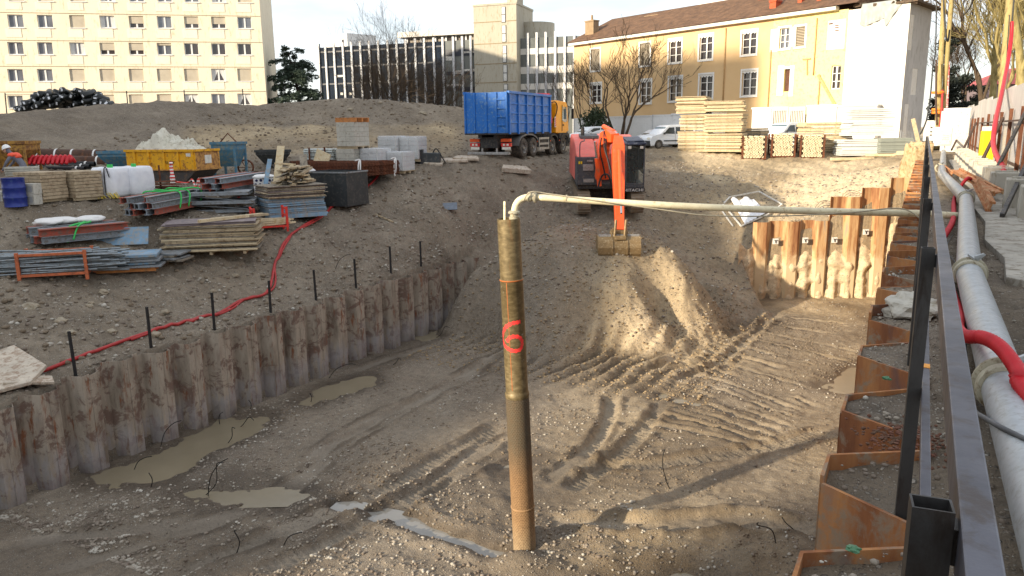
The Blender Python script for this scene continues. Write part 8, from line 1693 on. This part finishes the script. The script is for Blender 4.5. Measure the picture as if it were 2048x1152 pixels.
J = dict(pelvis=V((0.16, 0, .93)), waist=V((0.07, 0, 1.08)), chest=V((-.14, 0, 1.27)), neck=V((-.25, 0, 1.40)), head0=V((-.31, 0, 1.48)), head1=V((-.36, 0, 1.56)), shl=V((-.15, .2, 1.30)), shr=V((-.15, -.2, 1.30)), ell=V((-.30, .24, 1.06)), elr=V((-.34, -.24, 1.04)), wrl=V((-.46, .16, .88)), wrr=V((-.48, -.16, .85)), hal=V((-.52, .14, .80)), har=V((-.54, -.14, .77)),
         hil=V((.14, .1, .88)), hir=V((.14, -.1, .88)), knl=V((.02, .13, .48)), knr=V((.10, -.13, .47)), anl=V((.10, .13, .09)), anr=V((.22, -.13, .09)), tol=V((-.08, .14, .05)), tor=V((.04, -.14, .05)))
pr = figure('person', 'worker in white helmet and orange-shouldered grey overalls bending over the pipes', g, YAW+0.15, J, WORKG, None, None)
m = MB();
for s_ in (-1, 1): m.blob((-.14, s_*.13, 1.335), (.15, .155, .085), 3, .05, 2)
m.blob((-.06, 0, 1.28), (.17, .19, .10), 3, .04, 5); m.build('hi_vis_yoke', HIVIS, pr, smooth=True)
m = MB(); q = Matrix.Translation((-.365, 0, 1.575)) @ Matrix.Rotation(-.35, 4, 'Y'); m.M = q; m.lathe([(.155, -.02), (.15, 0), (.135, .0), (.128, .05), (.10, .10), (.05, .13), (.001, .138)], 20); m.build('helmet', HELM, pr, smooth=True)
m = MB(); m.blob((-.40, 0, 1.50), (.085, .075, .10), 3, .05, 1); m.blob((-.49, 0, 1.49), (.02, .016, .02), 2, 0, 1); m.build('face', SKINC, pr, smooth=True)
m = MB();
for s_ in (-1, 1):
    for k in range(5): a = V((-.52-.01*k, s_*(.13+.018*(k-2)*(1 if k else 1.7)), .80)); m.tube([a, a+V((-.02, 0, -.045)), a+V((-.01, -s_*.01, -.085-.01*(k in (2, 3))))], [.010, .009, .007], 6)
m.build('fingers', SKINC, pr, smooth=True)
J = dict(pelvis=V((0, .1, .52)), waist=V((0, .12, .68)), chest=V((0, .14, .92)), neck=V((0, .10, 1.09)), head0=V((0, .08, 1.17)), head1=V((0, .06, 1.27)), shl=V((-.19, .13, .98)), shr=V((.19, .13, .98)), ell=V((-.25, -.02, .76)), elr=V((.25, -.02, .76)), wrl=V((-.20, -.24, .74)), wrr=V((.20, -.24, .74)), hal=V((-.19, -.31, .75)), har=V((.19, -.31, .75)),
         hil=V((-.1, .06, .52)), hir=V((.1, .06, .52)), knl=V((-.14, -.38, .56)), knr=V((.14, -.38, .56)), anl=V((-.13, -.44, .14)), anr=V((.13, -.44, .14)), tol=V((-.13, -.58, .08)), tor=V((.13, -.58, .08)))
R6 = Matrix.Translation(e0) @ Matrix.Rotation(YAW, 4, 'Z') @ tilt
op = figure('person', 'seated operator in dark clothes behind the excavator windscreen', R6 @ V(((cx0+cx1)/2, 1.42, cz0-0.04)), YAW, J, DARKC, None, None); op.rotation_euler = (radians(6), 0, YAW)
m = MB(); m.blob((0, .05, 1.235), (.085, .095, .115), 3, .04, 1); m.blob((0, -.05, 1.22), (.018, .02, .022), 2, 0, 1); m.build('face', SKINC, op, smooth=True)
m = MB(); m.blob((0, .07, 1.285), (.095, .105, .09), 3, .05, 7); m.v = [(x, y, max(z, 1.265)) for x, y, z in m.v]; m.build('hair', DARKC, op, smooth=True)
m = MB()
for s_ in (-1, 1):
    for k in range(5): a = V((s_*.19+.016*(k-2), -.32, .77)); m.tube([a, a+V((0, -.035, -.02)), a+V((0, -.02, -.05))], [.009, .009, .007], 5)
m.build('fingers', SKINC, op, smooth=True)
m = MB(); m.tube([(.19, -.34, .55), (.19, -.33, .78)], .018, 8); m.tube([(-.19, -.34, .55), (-.19, -.33, .78)], .018, 8); o = m.build('control_lever', BLACK, cabx); o.matrix_world = Matrix(); o.matrix_parent_inverse = Matrix(); o.matrix_basis = tilt @ Matrix.Translation(((cx0+cx1)/2, 1.42, cz0-0.04))
hp = [(-40, 762, 17.6), (40, 738, 17.9), (148, 709, 18.8), (300, 664, 20.6), (426, 630, 22.6), (480, 612, 24.0), (532, 600, 25.1), (545, 560, 25.9), (553, 520, 27.0), (575, 487, 28.1), (600, 462, 29.0), (640, 437, 30.6), (690, 404, 32.9), (730, 385, 34.4), (752, 365, 35.3), (764, 346, 36.2)]
def drape(pts, dz):
    out = []
    for q in pts: p = pt(*q); out.append(V((p.x, p.y, hgt(p.x, p.y)+dz)))
    return out
c = curve3(drape(hp, .05), 10); c = [V((p.x+.03*mnoise.noise(p*1.3), p.y+.03*mnoise.noise(p*1.7+V((5, 0, 0))), max(p.z, hgt(p.x, p.y)+.045))) for p in c]
o0 = c[0].copy(); m = MB(); m.tube([p-o0 for p in c], .048, 8); o = m.build('hose', REDD, smooth=True); o.location = o0; tag(o, 'long red hose running along the bank top from the meshes to the left edge', 'hose')
c2 = [p+V((.07*sin(i*.31), .09+.05*sin(i*.2), .0)) for i, p in enumerate(c) if i > 26]; c2 = [V((p.x, p.y, max(hgt(p.x, p.y)+.03, p.z-.02))) for p in c2]
o0 = c2[0].copy(); m = MB(); m.tube([p-o0 for p in c2], .035, 7); o = m.build('hose', REDD, smooth=True); o.location = o0; tag(o, 'thinner red hose twisted beside the long red hose on the bank', 'hose')
for i, (px, py, h) in enumerate(((149, 727, 82), (301, 684, 76), (427, 644, 70), (540, 612, 64), (632, 590, 60), (712, 569, 58), (782, 547, 54), (842, 529, 50))):
    p = pX(px, py, WX-.22); p.z = hgt(p.x, p.y); dd = (p-V((0, 0, EYE))).length; hh = h*dd/F; m = MB(); m.bar((0, 0, -.4), (U(-.03, .03), U(-.03, .03), hh), .055); o = m.build('stake', BLACK); o.location = p
    tag(o, ('nearest', 'second', 'third', 'fourth', 'fifth', 'sixth', 'seventh', 'farthest')[i]+' black stake standing along the top of the left sheet pile wall', 'stake', 'black stakes along the left wall')
SLABC = plain('pale_broken_slab', (192, 180, 162), 0.92, 0, 0.2, 2.2, (150, 128, 108), 0.4, 0.25)
def flatslab(px, py, t, poly, th, rot, lab, mat=None, name='concrete_slab', cat='slab', dz=.0):
    m = MB(); m.prism(poly, 0, th); o = m.build(name, mat or SLABC, bevel=.012); o.location = place(px, py, t)+V((0, 0, dz)); o.rotation_euler = rot; return tag(o, lab, cat)
flatslab(10, 700, 17.6, [(-1.2, -.6), (.75, -.62), (.98, .0), (.5, .62), (-1.2, .75)], .09, (.16, .12, YAW-.55), 'large pale broken slab lying on the bank at the left edge', dz=.10)
flatslab(52, 712, 17.3, [(-.5, -.2), (.5, -.16), (.42, .2), (-.4, .22)], .07, (.14, .16, YAW+.45), 'small pale plank lying at the corner of the large broken slab', dz=.12)
flatslab(893, 395, 34.6, [(-.5, -.4), (.5, -.35), (.45, .4), (-.4, .3)], .03, (.35, .0, YAW), 'bluish grey sheet lying on the bank below the wrapped block packs', plain('blue_grey_sheet', (96, 104, 114), .6), 'steel_sheet', 'sheet', .05)
flatslab(1030, 345, 39.0, [(-.75, -.35), (.8, -.3), (.6, .35), (-.6, .3)], .22, (.25, .1, YAW+.15), 'pale grey concrete chunk lying on the bank under the truck', dz=.02)
for i, (px, py, t, w, lab) in enumerate(((905, 330, 38.6, .9, 'flat concrete fragment at the bank edge right of the pump'), (935, 327, 38.8, .7, 'thin concrete fragment at the bank edge below the truck bumper'), (870, 333, 38.2, .5, 'small concrete fragment at the bank edge below the pump'))):
    flatslab(px, py, t, [(-w, -.3), (w*.9, -.25), (w*.7, .3), (-w*.8, .25)], .12, (.2, .05*i, YAW-.1*i), lab, dz=.03)
m = MB(); m.box(-.7, .7, -.03, .03, 0, .05); o = m.build('timber_stick', WOOD); o.location = place(760, 432, 32.2)+V((0, 0, .05)); o.rotation_euler = (0, .3, YAW-.5); tag(o, 'thin timber stick lying on the slope right of the red hose', 'timber')
WSHEET = N('white_ribbed_sheet'); _w = WSHEET.n("ShaderNodeTexWave", wave_type='BANDS', bands_direction='X', Scale=1.0); WSHEET.l(WSHEET.co(), _w.inputs['Vector']); WSHEET.bump(_w.outputs['Fac'], .6, .05); WSHEET = WSHEET.out(rgb((232, 232, 232)), .5)
def on_bank(px, py, t, dz=.12): p = pt(px, py, t); return V((p.x, p.y, hgt(p.x, p.y)+dz))
A_, B_, C_, D_ = on_bank(1462, 392, 39.2), on_bank(1508, 392, 39.2), on_bank(1532, 432, 37.6), on_bank(1490, 446, 37.2)
o = thing('metal_sheet', 'white ribbed metal sheet lying bent on the sunny bank above the far wall', 'sheet', A_)
m = MB(); vs = []; nn = 12
for j in range(3):
    for i in range(nn+1):
        a = A_.lerp(D_, j/2); b = B_.lerp(C_, j/2); p = a.lerp(b, i/nn)-A_; vs.append(p+V((0, 0, .06+.03*(i % 2)+.10*(j == 0)*sin(i))))
m.add(vs, [(j*(nn+1)+i, j*(nn+1)+i+1, (j+1)*(nn+1)+i+1, (j+1)*(nn+1)+i) for j in range(2) for i in range(nn)]); m.build('ribbed_sheet', WSHEET, o)
fr = [on_bank(*q) for q in ((1448, 404, 39.0), (1460, 388, 39.4), (1518, 374, 40.4), (1564, 412, 38.6), (1536, 436, 37.6), (1482, 452, 37.2), (1446, 408, 38.9))]
for a, b in zip(fr[:-1], fr[1:]): m = MB(); m.bar(a-A_, b-A_, .06); m.build('frame_bar', WHITE, o)
m = MB(); m.bar((0, 0, 0), on_bank(1466, 446, 37.4)-on_bank(1444, 418, 38.4), .05); q = m.build('steel_bar', WHITE); q.location = on_bank(1444, 418, 38.4); tag(q, 'loose pale bar left of the bent white sheet on the bank', 'bar')
def row_edge(px, py, t): p = pt(px, py, t); p.z = hgt(p.x, p.y); return p
SG = 'plywood formwork stacks on the sunny edge'
def fstack(px, py, t, L, W, n, th, rz, lab, mats=None, dz=0, jit=.055, skew=(0, 0)):
    p = row_edge(px, py, t); p.z += dz; z, _ = boards('formwork_panel', p, rz, L, W, n, th, mats or [WOODL, WOODL, WOOD], lab, lab[:40], 'formwork panel', jit, .01, .025, None, skew); return z-hgt(p.x, p.y)
rq = YAW-.42
h1 = fstack(1391, 300, 50.5, 2.0, 2.2, 18, .062, rq, 'pale plywood panel in the bottom stack at the left of the timber row')
h2 = fstack(1392, 300, 50.6, 1.9, 2.2, 14, .062, rq, 'pale plywood panel in the second stack up at the left of the timber row', None, h1+.06)
h3 = fstack(1388, 300, 50.8, 2.0, 2.8, 15, .062, rq+.05, 'pale plywood panel in the top left stack of the timber row, highest of all', None, h2+.06, .07, (-.012, 0))
g1 = fstack(1452, 302, 49.6, 2.3, 2.4, 16, .062, rq, 'plywood panel in the bottom stack at the middle of the timber row')
g2_ = fstack(1450, 302, 49.7, 2.4, 2.4, 16, .062, rq, 'plywood panel in the second stack up at the middle of the timber row', None, g1+.08)
g3_ = fstack(1448, 302, 49.9, 2.5, 2.6, 9, .062, rq+.08, 'plywood panel in the top stack at the middle of the timber row', None, g2_+.10, .07)
fstack(1505, 300, 53.0, 1.6, 2.6, 11, .11, rq-.1, 'plywood panel in the stack behind the left rack of round props', [WOOD, WOODG])
fstack(1645, 302, 49.0, 3.0, 1.8, 13, .13, YAW-.05, 'long plywood panel in the wide stack behind the right rack of props', [WOODL, WOOD, WOODL], 0, .06)
PANW = plain('pale_metal_panel', (214, 216, 214), .55, .1, .08, 2, (176, 172, 160), .2); PANG = plain('grey_green_panel', (140, 146, 138), .65, .1, .12, 2)
w1 = fstack(1720, 304, 47.0, 2.8, 1.5, 9, .10, YAW-.04, 'pale metal formwork panel in the lower stack right of the plywood', [PANW], 0, .04)
fstack(1730, 304, 47.2, 2.7, 1.5, 15, .10, YAW-.04, 'bright white metal formwork panel in the upper stack right of the plywood', [PANW], w1+.05, .04)
fstack(1785, 304, 46.2, 1.9, 1.2, 8, .10, YAW-.1, 'grey-green metal panel in the low stack at the right end of the row', [PANG], 0, .05)
for i, (px, py, L, rot, lab) in enumerate(((1705, 308, 2.6, .05, 'pale timber plank on the ground under the white panel stack'), (1775, 310, 2.4, -.25, 'pale timber plank right of the low grey-green stack'), (1810, 304, 2.2, -.5, 'pale timber plank beside the sandy corner lump'))):
    m = MB(); m.box(-L/2, L/2, -.12, .12, 0, .16); o = m.build('timber_plank', WOODL, bevel=.01); o.location = row_edge(px, py, 45.5); o.rotation_euler = (0, 0, YAW+rot); tag(o, lab, 'plank')
PEND = plain('pale_prop_end', (232, 218, 184), .8, 0, .15, 5, (190, 160, 110), .3); HOLE = plain('prop_hollow', (70, 52, 34), .9)
def proprack(px, py, t, lab, labp, grp):
    p = row_edge(px, py, t); o = thing('prop_rack', lab, 'rack', p, YAW-.2, 'racks of round props')
    for x in (-.68, .68):
        for y in (-.02, 1.5): m = MB(); m.box(x-.05, x+.05, y-.05, y+.05, 0, 1.42); m.build('post', RUST, o)
        for k in range(5): m = MB(); m.box(x-.03, x+.03, .04, 1.44, .12+.26*k, .17+.26*k); m.build('side_bar', DKST if x > 0 else RUST, o)
    m = MB(); m.box(-.62, .62, -.02, .03, 0, .08); m.box(-.62, .62, 1.45, 1.5, 0, .08); m.build('base', RUST, o)
    m = MB(); m.lathe([(.036, -.05), (.078, -.05), (.078, 1.55)], 10, 'Y'); t0 = m.build('round_prop', PEND, smooth=True, autosmooth=40); m = MB(); m.lathe([(.001, -.045), (.036, -.045), (.036, -.05)], 8, 'Y'); hh = m.build('hollow_end', HOLE, t0)
    tag(t0, labp, 'prop', grp); R = Matrix.Rotation(YAW-.2, 3, 'Z'); k = 0
    for r in range(9):
        n = 7 if r % 2 == 0 else 6
        for i in range(n):
            if r == 8 and i % 2: continue
            v = R @ V(((i-(n-1)/2)*.172+U(-.012, .012), U(-.06, .04), 0))
            if k == 0: q = t0; q.location = p+v+V((0, 0, .16+.15*r)); q.rotation_euler = (0, 0, YAW-.2)
            else: q = dup(t0, p+v+V((0, 0, .16+.15*r)), YAW-.2)
            k += 1
proprack(1508, 302, 47.2, 'rusty rack of round props, leftmost of three on the edge', 'round pale prop end in the leftmost rack', 'props in the leftmost rack')
proprack(1566, 303, 47.0, 'rusty rack of round props, middle of three on the edge', 'round pale prop end in the middle rack', 'props in the middle rack')
proprack(1624, 303, 46.8, 'rusty rack of round props, rightmost of three on the edge', 'round pale prop end in the rightmost rack', 'props in the rightmost rack')
m = MB(); rr = random.Random(4); bm = bmesh.new(); bmesh.ops.create_cube(bm, size=1.0); bmesh.ops.subdivide_edges(bm, edges=bm.edges, cuts=9, use_grid_fill=True)
for v in bm.verts: v.co *= 1+.22*mnoise.fractal(v.co*2.6+V((3, 1, 0)), 1.0, 2.0, 5)
vs = [(v.co.x*1.0*(1-.35*v.co.z), v.co.y*1.1, v.co.z*2.5) for v in bm.verts]; fs = [tuple(v.index for v in f.verts) for f in bm.faces]; bm.free(); m.add(vs, fs); o = m.build('earth_lump', SANDY, smooth=True); o.location = (-.25, 40.9, -.55); o.rotation_euler = (0, 0, YAW); tag(o, 'tall sandy concrete-crusted lump at the far corner of the pit', 'lump')
m = MB(); m.box(-.1, .1, -.03, .03, 0, 1.5); o = m.build('board', WOODL); o.location = pt(1838, 290, 42); o.rotation_euler = (0, -.32, YAW); tag(o, 'pale board leaning on the sandy corner lump', 'board')
o = lump('concrete_lump', (.0, 7.5, .0), (.22, .34, .13), 3, CONCB, 'whitish concrete lump lying on top of the right sheet piles', 'concrete lump', 4, .22, 2.2)
BRICKR = plain('brick_crumbs', (112, 74, 58), .95, 0, .3, 6, (96, 74, 58), .5)
m = MB(); rr = random.Random(9)
for k in range(420): x = rr.gauss(.04, .10); y = 4.25+rr.gauss(0, .13); s = rr.uniform(.003, .014); m.blob((x, y, -.02+.05*math.exp(-((x-.06)**2+(y-4.3)**2)/.02)), (s, s*.8, s*.7), 1, .3, k)
o = m.build('brick_rubble', BRICKR); tag(o, 'crumbled red brick and soil heaped on one right sheet pile bay', 'rubble', None, 'stuff')
GLASSG = plain('green_plastic', (70, 120, 84), .4)
for i, (px, py, lab) in enumerate(((1706, 1098, 'crushed green plastic scrap on the nearest sheet pile bay'), (1774, 757, 'green scrap on the third sheet pile bay'))): o = lump('plastic_scrap', pz(px, py, .03), (.026, .02, .012), 7+i, GLASSG, lab, 'plastic scrap', 3, .3)
BAGB = plain('black_plastic', (22, 26, 25), .35, 0, .3, 4); WEND = plain('white_tag', (226, 228, 232), .6)
m = MB(); rr = random.Random(14)
m.tube([(-.42, 0, 0), (-.38, 0, 0), (.38, 0, 0), (.42, 0, 0)], [.14, .20, .20, .14], 12); m.tube([(-.25, .02, .02), (.3, -.02, .03)], .17, 10); r0 = m.build('plastic_roll', BAGB, smooth=True); m = MB(); m.cbox((.43, .02, .05), (.03, .17, .11), Matrix.Rotation(.4, 3, 'X')); m.build('white_tag', WEND, r0)
tag(r0, 'black plastic-wrapped roll with white tag in the heap on the mound crest', 'roll', 'black rolls heaped on the mound'); hpx = [(38, 220), (60, 201), (85, 188), (110, 184), (135, 182), (160, 182), (185, 183), (205, 196), (222, 214)]; k = 0
for i in range(120):
    px = rr.uniform(36, 216); top = float(np.interp(px, [a for a, b in hpx], [b for a, b in hpx])); base = float(np.interp(px, [36, 100, 220], [222, 217, 213])); py = base-(base-top)*rr.random()**.8
    p = pt(px, py, 49.5+rr.uniform(-.7, 1.2)); q = r0 if k == 0 else dup(r0, (0, 0, 0), 0.0); q.location = p; q.rotation_euler = (rr.uniform(0, 6), rr.uniform(-.4, .4), YAW-pi/2+rr.uniform(-.6, .6)); q.scale = (1, rr.uniform(.8, 1.2), rr.uniform(.8, 1.1)); k += 1
STO = plain('pale_pebble', (158, 148, 128), .8, 0, .25, 9, (130, 112, 90), .45); CLOD = SOIL
big = [(222, 650, 20.2, .22), (180, 590, 21.6, .16), (330, 617, 21.8, .2), (205, 567, 22.4, .25), (178, 610, 21.4, .18), (308, 652, 20.6, .28), (425, 575, 24.2, .16), (140, 655, 19.8, .22), (470, 545, 25.6, .2), (60, 600, 20.8, .4), (120, 625, 20.3, .26), (265, 545, 24.4, .2), (290, 548, 24.5, .15), (845, 225, 52.5, .45), (700, 228, 51, .3), (760, 213, 52.5, .25), (1650, 410, 38, .2)]
for i, (px, py, t, r) in enumerate(big):
    r *= .62; o = lump('stone', place(px, py, t)+V((0, 0, r*.15)), (r*1.15, r*.8, r*.6), 20+i, STO, 'pale rounded stone lying loose on the brown earth', 'stone', 3, .18, 1.5); o['group'] = 'loose stones on the earth'
o = lump('earth_clod', pz(1388, 595, -5.2), (.28, .22, .24), 44, SANDY, 'square ochre clod at the right foot of the spoil heap', 'clod', 3, .15)
def scatter(name, n, fn, rmin, rmax, mat, seed, lab, pw=2.2, variants=6):
    rr = np.random.RandomState(seed); base = []
    for k in range(variants):
        bm = bmesh.new(); bmesh.ops.create_icosphere(bm, subdivisions=1, radius=1.0)
        for v in bm.verts: v.co *= 1+.28*mnoise.noise(v.co*1.2+V((k*5.1, seed, 0)))
        base.append((np.array([v.co[:] for v in bm.verts]), np.array([[v.index for v in f.verts] for f in bm.faces]))); bm.free()
    Vs, Fs, off = [], [], 0
    X, Y = fn(rr, n);
    for i in range(len(X)):
        v, f = base[i % variants]; r = rmin+(rmax-rmin)*rr.rand()**pw; s = np.array([r*rr.uniform(.8, 1.3), r*rr.uniform(.7, 1.1), r*rr.uniform(.45, .8)]); a = rr.uniform(0, 6.28); c_, s_ = cos(a), sin(a); w = v*s; w = np.stack([w[:, 0]*c_-w[:, 1]*s_, w[:, 0]*s_+w[:, 1]*c_, w[:, 2]], -1); w += (X[i], Y[i], (hgt(X[i], Y[i]) if name != 'street_gravel' else -.03)+s[2]*.25); Vs.append(w); Fs.append(f+off); off += len(v)
    Vs = np.concatenate(Vs).astype(np.float32); Fs = np.concatenate(Fs).astype(np.int32); me = bpy.data.meshes.new(name); me.vertices.add(len(Vs)); me.vertices.foreach_set('co', Vs.ravel()); me.loops.add(Fs.size); me.loops.foreach_set('vertex_index', Fs.ravel()); me.polygons.add(len(Fs)); me.polygons.foreach_set('loop_start', np.arange(0, Fs.size, 3, dtype=np.int32)); me.update(calc_edges=True); me.polygons.foreach_set('use_smooth', np.ones(len(Fs), bool))
    me.materials.append(mat); o = bpy.data.objects.new(name, me); COL.objects.link(o); return tag(o, lab, None, None, 'stuff')
def pebmat(name, wet=1.0):
    s = N(name); v = s.n("ShaderNodeTexVoronoi", Scale=5.0); s.l(s.co(), v.inputs['Vector']); sp = s.n("ShaderNodeSeparateColor"); s.l(v.outputs['Color'], sp.inputs['Color'])
    return s.out(s.ramp(sp.outputs[0], [(0, (.13, .10, .075)), (.35, (.22, .18, .14)), (.75, (.32, .28, .225)), (1, (.48, .45, .385))]), .75, 0, .3)
PEB = pebmat('mixed_pebbles')
def floor_xy_r(rr, n):
    x = rr.uniform(-17, -.4, n*3); y = 8+rr.rand(n*3)**2.3*31; dens = .06+.94*np.clip(fbm(x, y, .55, 3, 72)-.05+1.0*sstep(15.5, 12, y+.25*(x+6)), 0, 1); k = rr.rand(n*3) < dens; w = np.array([hgt(a, b) < ZF+.9 and hgt(a, b) > ZF-.045 for a, b in zip(x, y)]); k &= w; return x[k][:n], y[k][:n]
scatter('gravel', 21000, floor_xy_r, .008, .05, PEB, 3, 'pale river gravel strewn over the pit floor', 3.0)
def bank_xy(rr, n):
    x = -17.5-rr.rand(n)**1.3*9; y = rr.uniform(6, 31, n); return x, y
scatter('gravel', 6500, bank_xy, .015, .085, PEB, 5, 'scattered stones on the left bank', 3.2)
def slope_xy(rr, n):
    x = rr.uniform(-17, -1, n*2); y = rr.uniform(24, 46, n*2); k = np.array([hgt(a, b) > ZF+.5 for a, b in zip(x, y)]); return x[k][:n], y[k][:n]
scatter('gravel', 5000, slope_xy, .02, .09, PEB, 6, 'scattered stones on the spoil heap and far bank', 3.2)
def clod_xy(rr, n):
    x = rr.uniform(-40, -17.5, n); y = rr.uniform(6, 48, n); return x, y
CRUMB = plain('earth_crumb', (128, 114, 96), .95, 0, .25, 6, (110, 96, 78), .5, .4)
scatter('earth_crumbs', 9000, clod_xy, .02, .11, CRUMB, 8, 'crumbled earth clods over the left banks and mound', 3.0)
def spoil_xy(rr, n):
    x = rr.uniform(-16, -5, n); y = rr.uniform(21, 33, n); return x, y
scatter('earth_crumbs', 6000, spoil_xy, .012, .07, plain('sandy_crumb', (152, 132, 102), .95, 0, .25, 3, (116, 100, 78), .45), 9, 'crumbled earth on the ramp and spoil heap', 3.0)
def floorc_xy(rr, n):
    x = rr.uniform(-16, -.6, n*3); y = rr.uniform(12, 33, n*3); d = fbm(x, y, .5, 3, 75)+.25*fbm(x, y, 3.0, 2, 76); k = (rr.rand(n*3) < sstep(-.2, .6, d)) & np.array([ZF-.03 < hgt(a, b) < ZF+.8 for a, b in zip(x, y)]); return x[k][:n], y[k][:n]
scatter('earth_crumbs', 12000, floorc_xy, .008, .045, CRUMB, 10, 'crumbled earth along the crawler marks on the pit floor', 2.6)
def street_xy(rr, n):
    y = rr.rand(n)**1.6*22+1.5; x = np.interp(y, ZIGY, ZIGX)+.05+rr.rand(n)**1.4*.85; return x, y
scatter('street_gravel', 2600, street_xy, .004, .022, PEB, 11, 'pebbles on the soil behind the right sheet piles', 2.6)
WIREM = plain('black_wire', (34, 32, 30), .6, .3)
bits = [(320, 893, 62, -50), (405, 985, 80, -55), (415, 988, 80, -60), (450, 882, 40, -55), (265, 935, 40, -35), (300, 975, 30, -80), (440, 845, 24, -80), (460, 850, 50, -20), (655, 755, 60, -25), (500, 820, 20, -85), (680, 700, 40, -40), (960, 665, 40, -25), (965, 675, 42, -5), (862, 672, 44, -30), (1335, 960, 60, -95), (1360, 922, 55, 12), (1342, 978, 20, -120), (1552, 1100, 60, -130), (1600, 1060, 40, -140), (780, 730, 26, -25), (1090, 775, 40, 30), (1555, 640, 24, 70), (1730, 800, 22, -110), (470, 1100, 50, -80), (565, 1090, 40, -30), (620, 800, 20, -80)]
for i, (px, py, L, a) in enumerate(bits):
    p = pz(px, py, ZF); p.z = hgt(p.x, p.y); d = (p-V((0, 0, EYE))).length; l = L*d/F; u = HEAD_R*cos(radians(a))+V((0, 0, -sin(radians(a)))); n = u.cross(HEAD_F); m = MB(); m.tube(curve3([V((0, 0, -.06)), u*l*.4+n*l*.12*(-1)**i+V((0, 0, .03)), u*l*.8+n*l*.1+V((0, 0, .03)), u*l+HEAD_F*.1*(-1)**i], 5), .011, 5); o = m.build('wire', WIREM); o.location = p; tag(o, 'short bent black wire sticking out of the pit floor', 'wire', 'bent black wires on the floor')
for i, (x, y, z) in enumerate(((1640, 590, 0), (1690, 588, 0))):
    p = pz(x, y, ZF); p.z = hgt(p.x, p.y); m = MB()
    for k in range(4): m.tube(curve3([V((-.5-.1*k, 0, 0)), V((-.2, .05*k, .35+.12*k)), V((.4, 0, .4+.06*k)), V((.7+.1*k, -.1, .0))], 6), .010, 4)
    o = m.build('wire', WIREM); o.location = p; o.rotation_euler = (0, 0, YAW); tag(o, ['tangle of looped wire at the foot of the far wall, left one', 'tangle of looped wire at the foot of the far wall, right one'][i], 'wire')
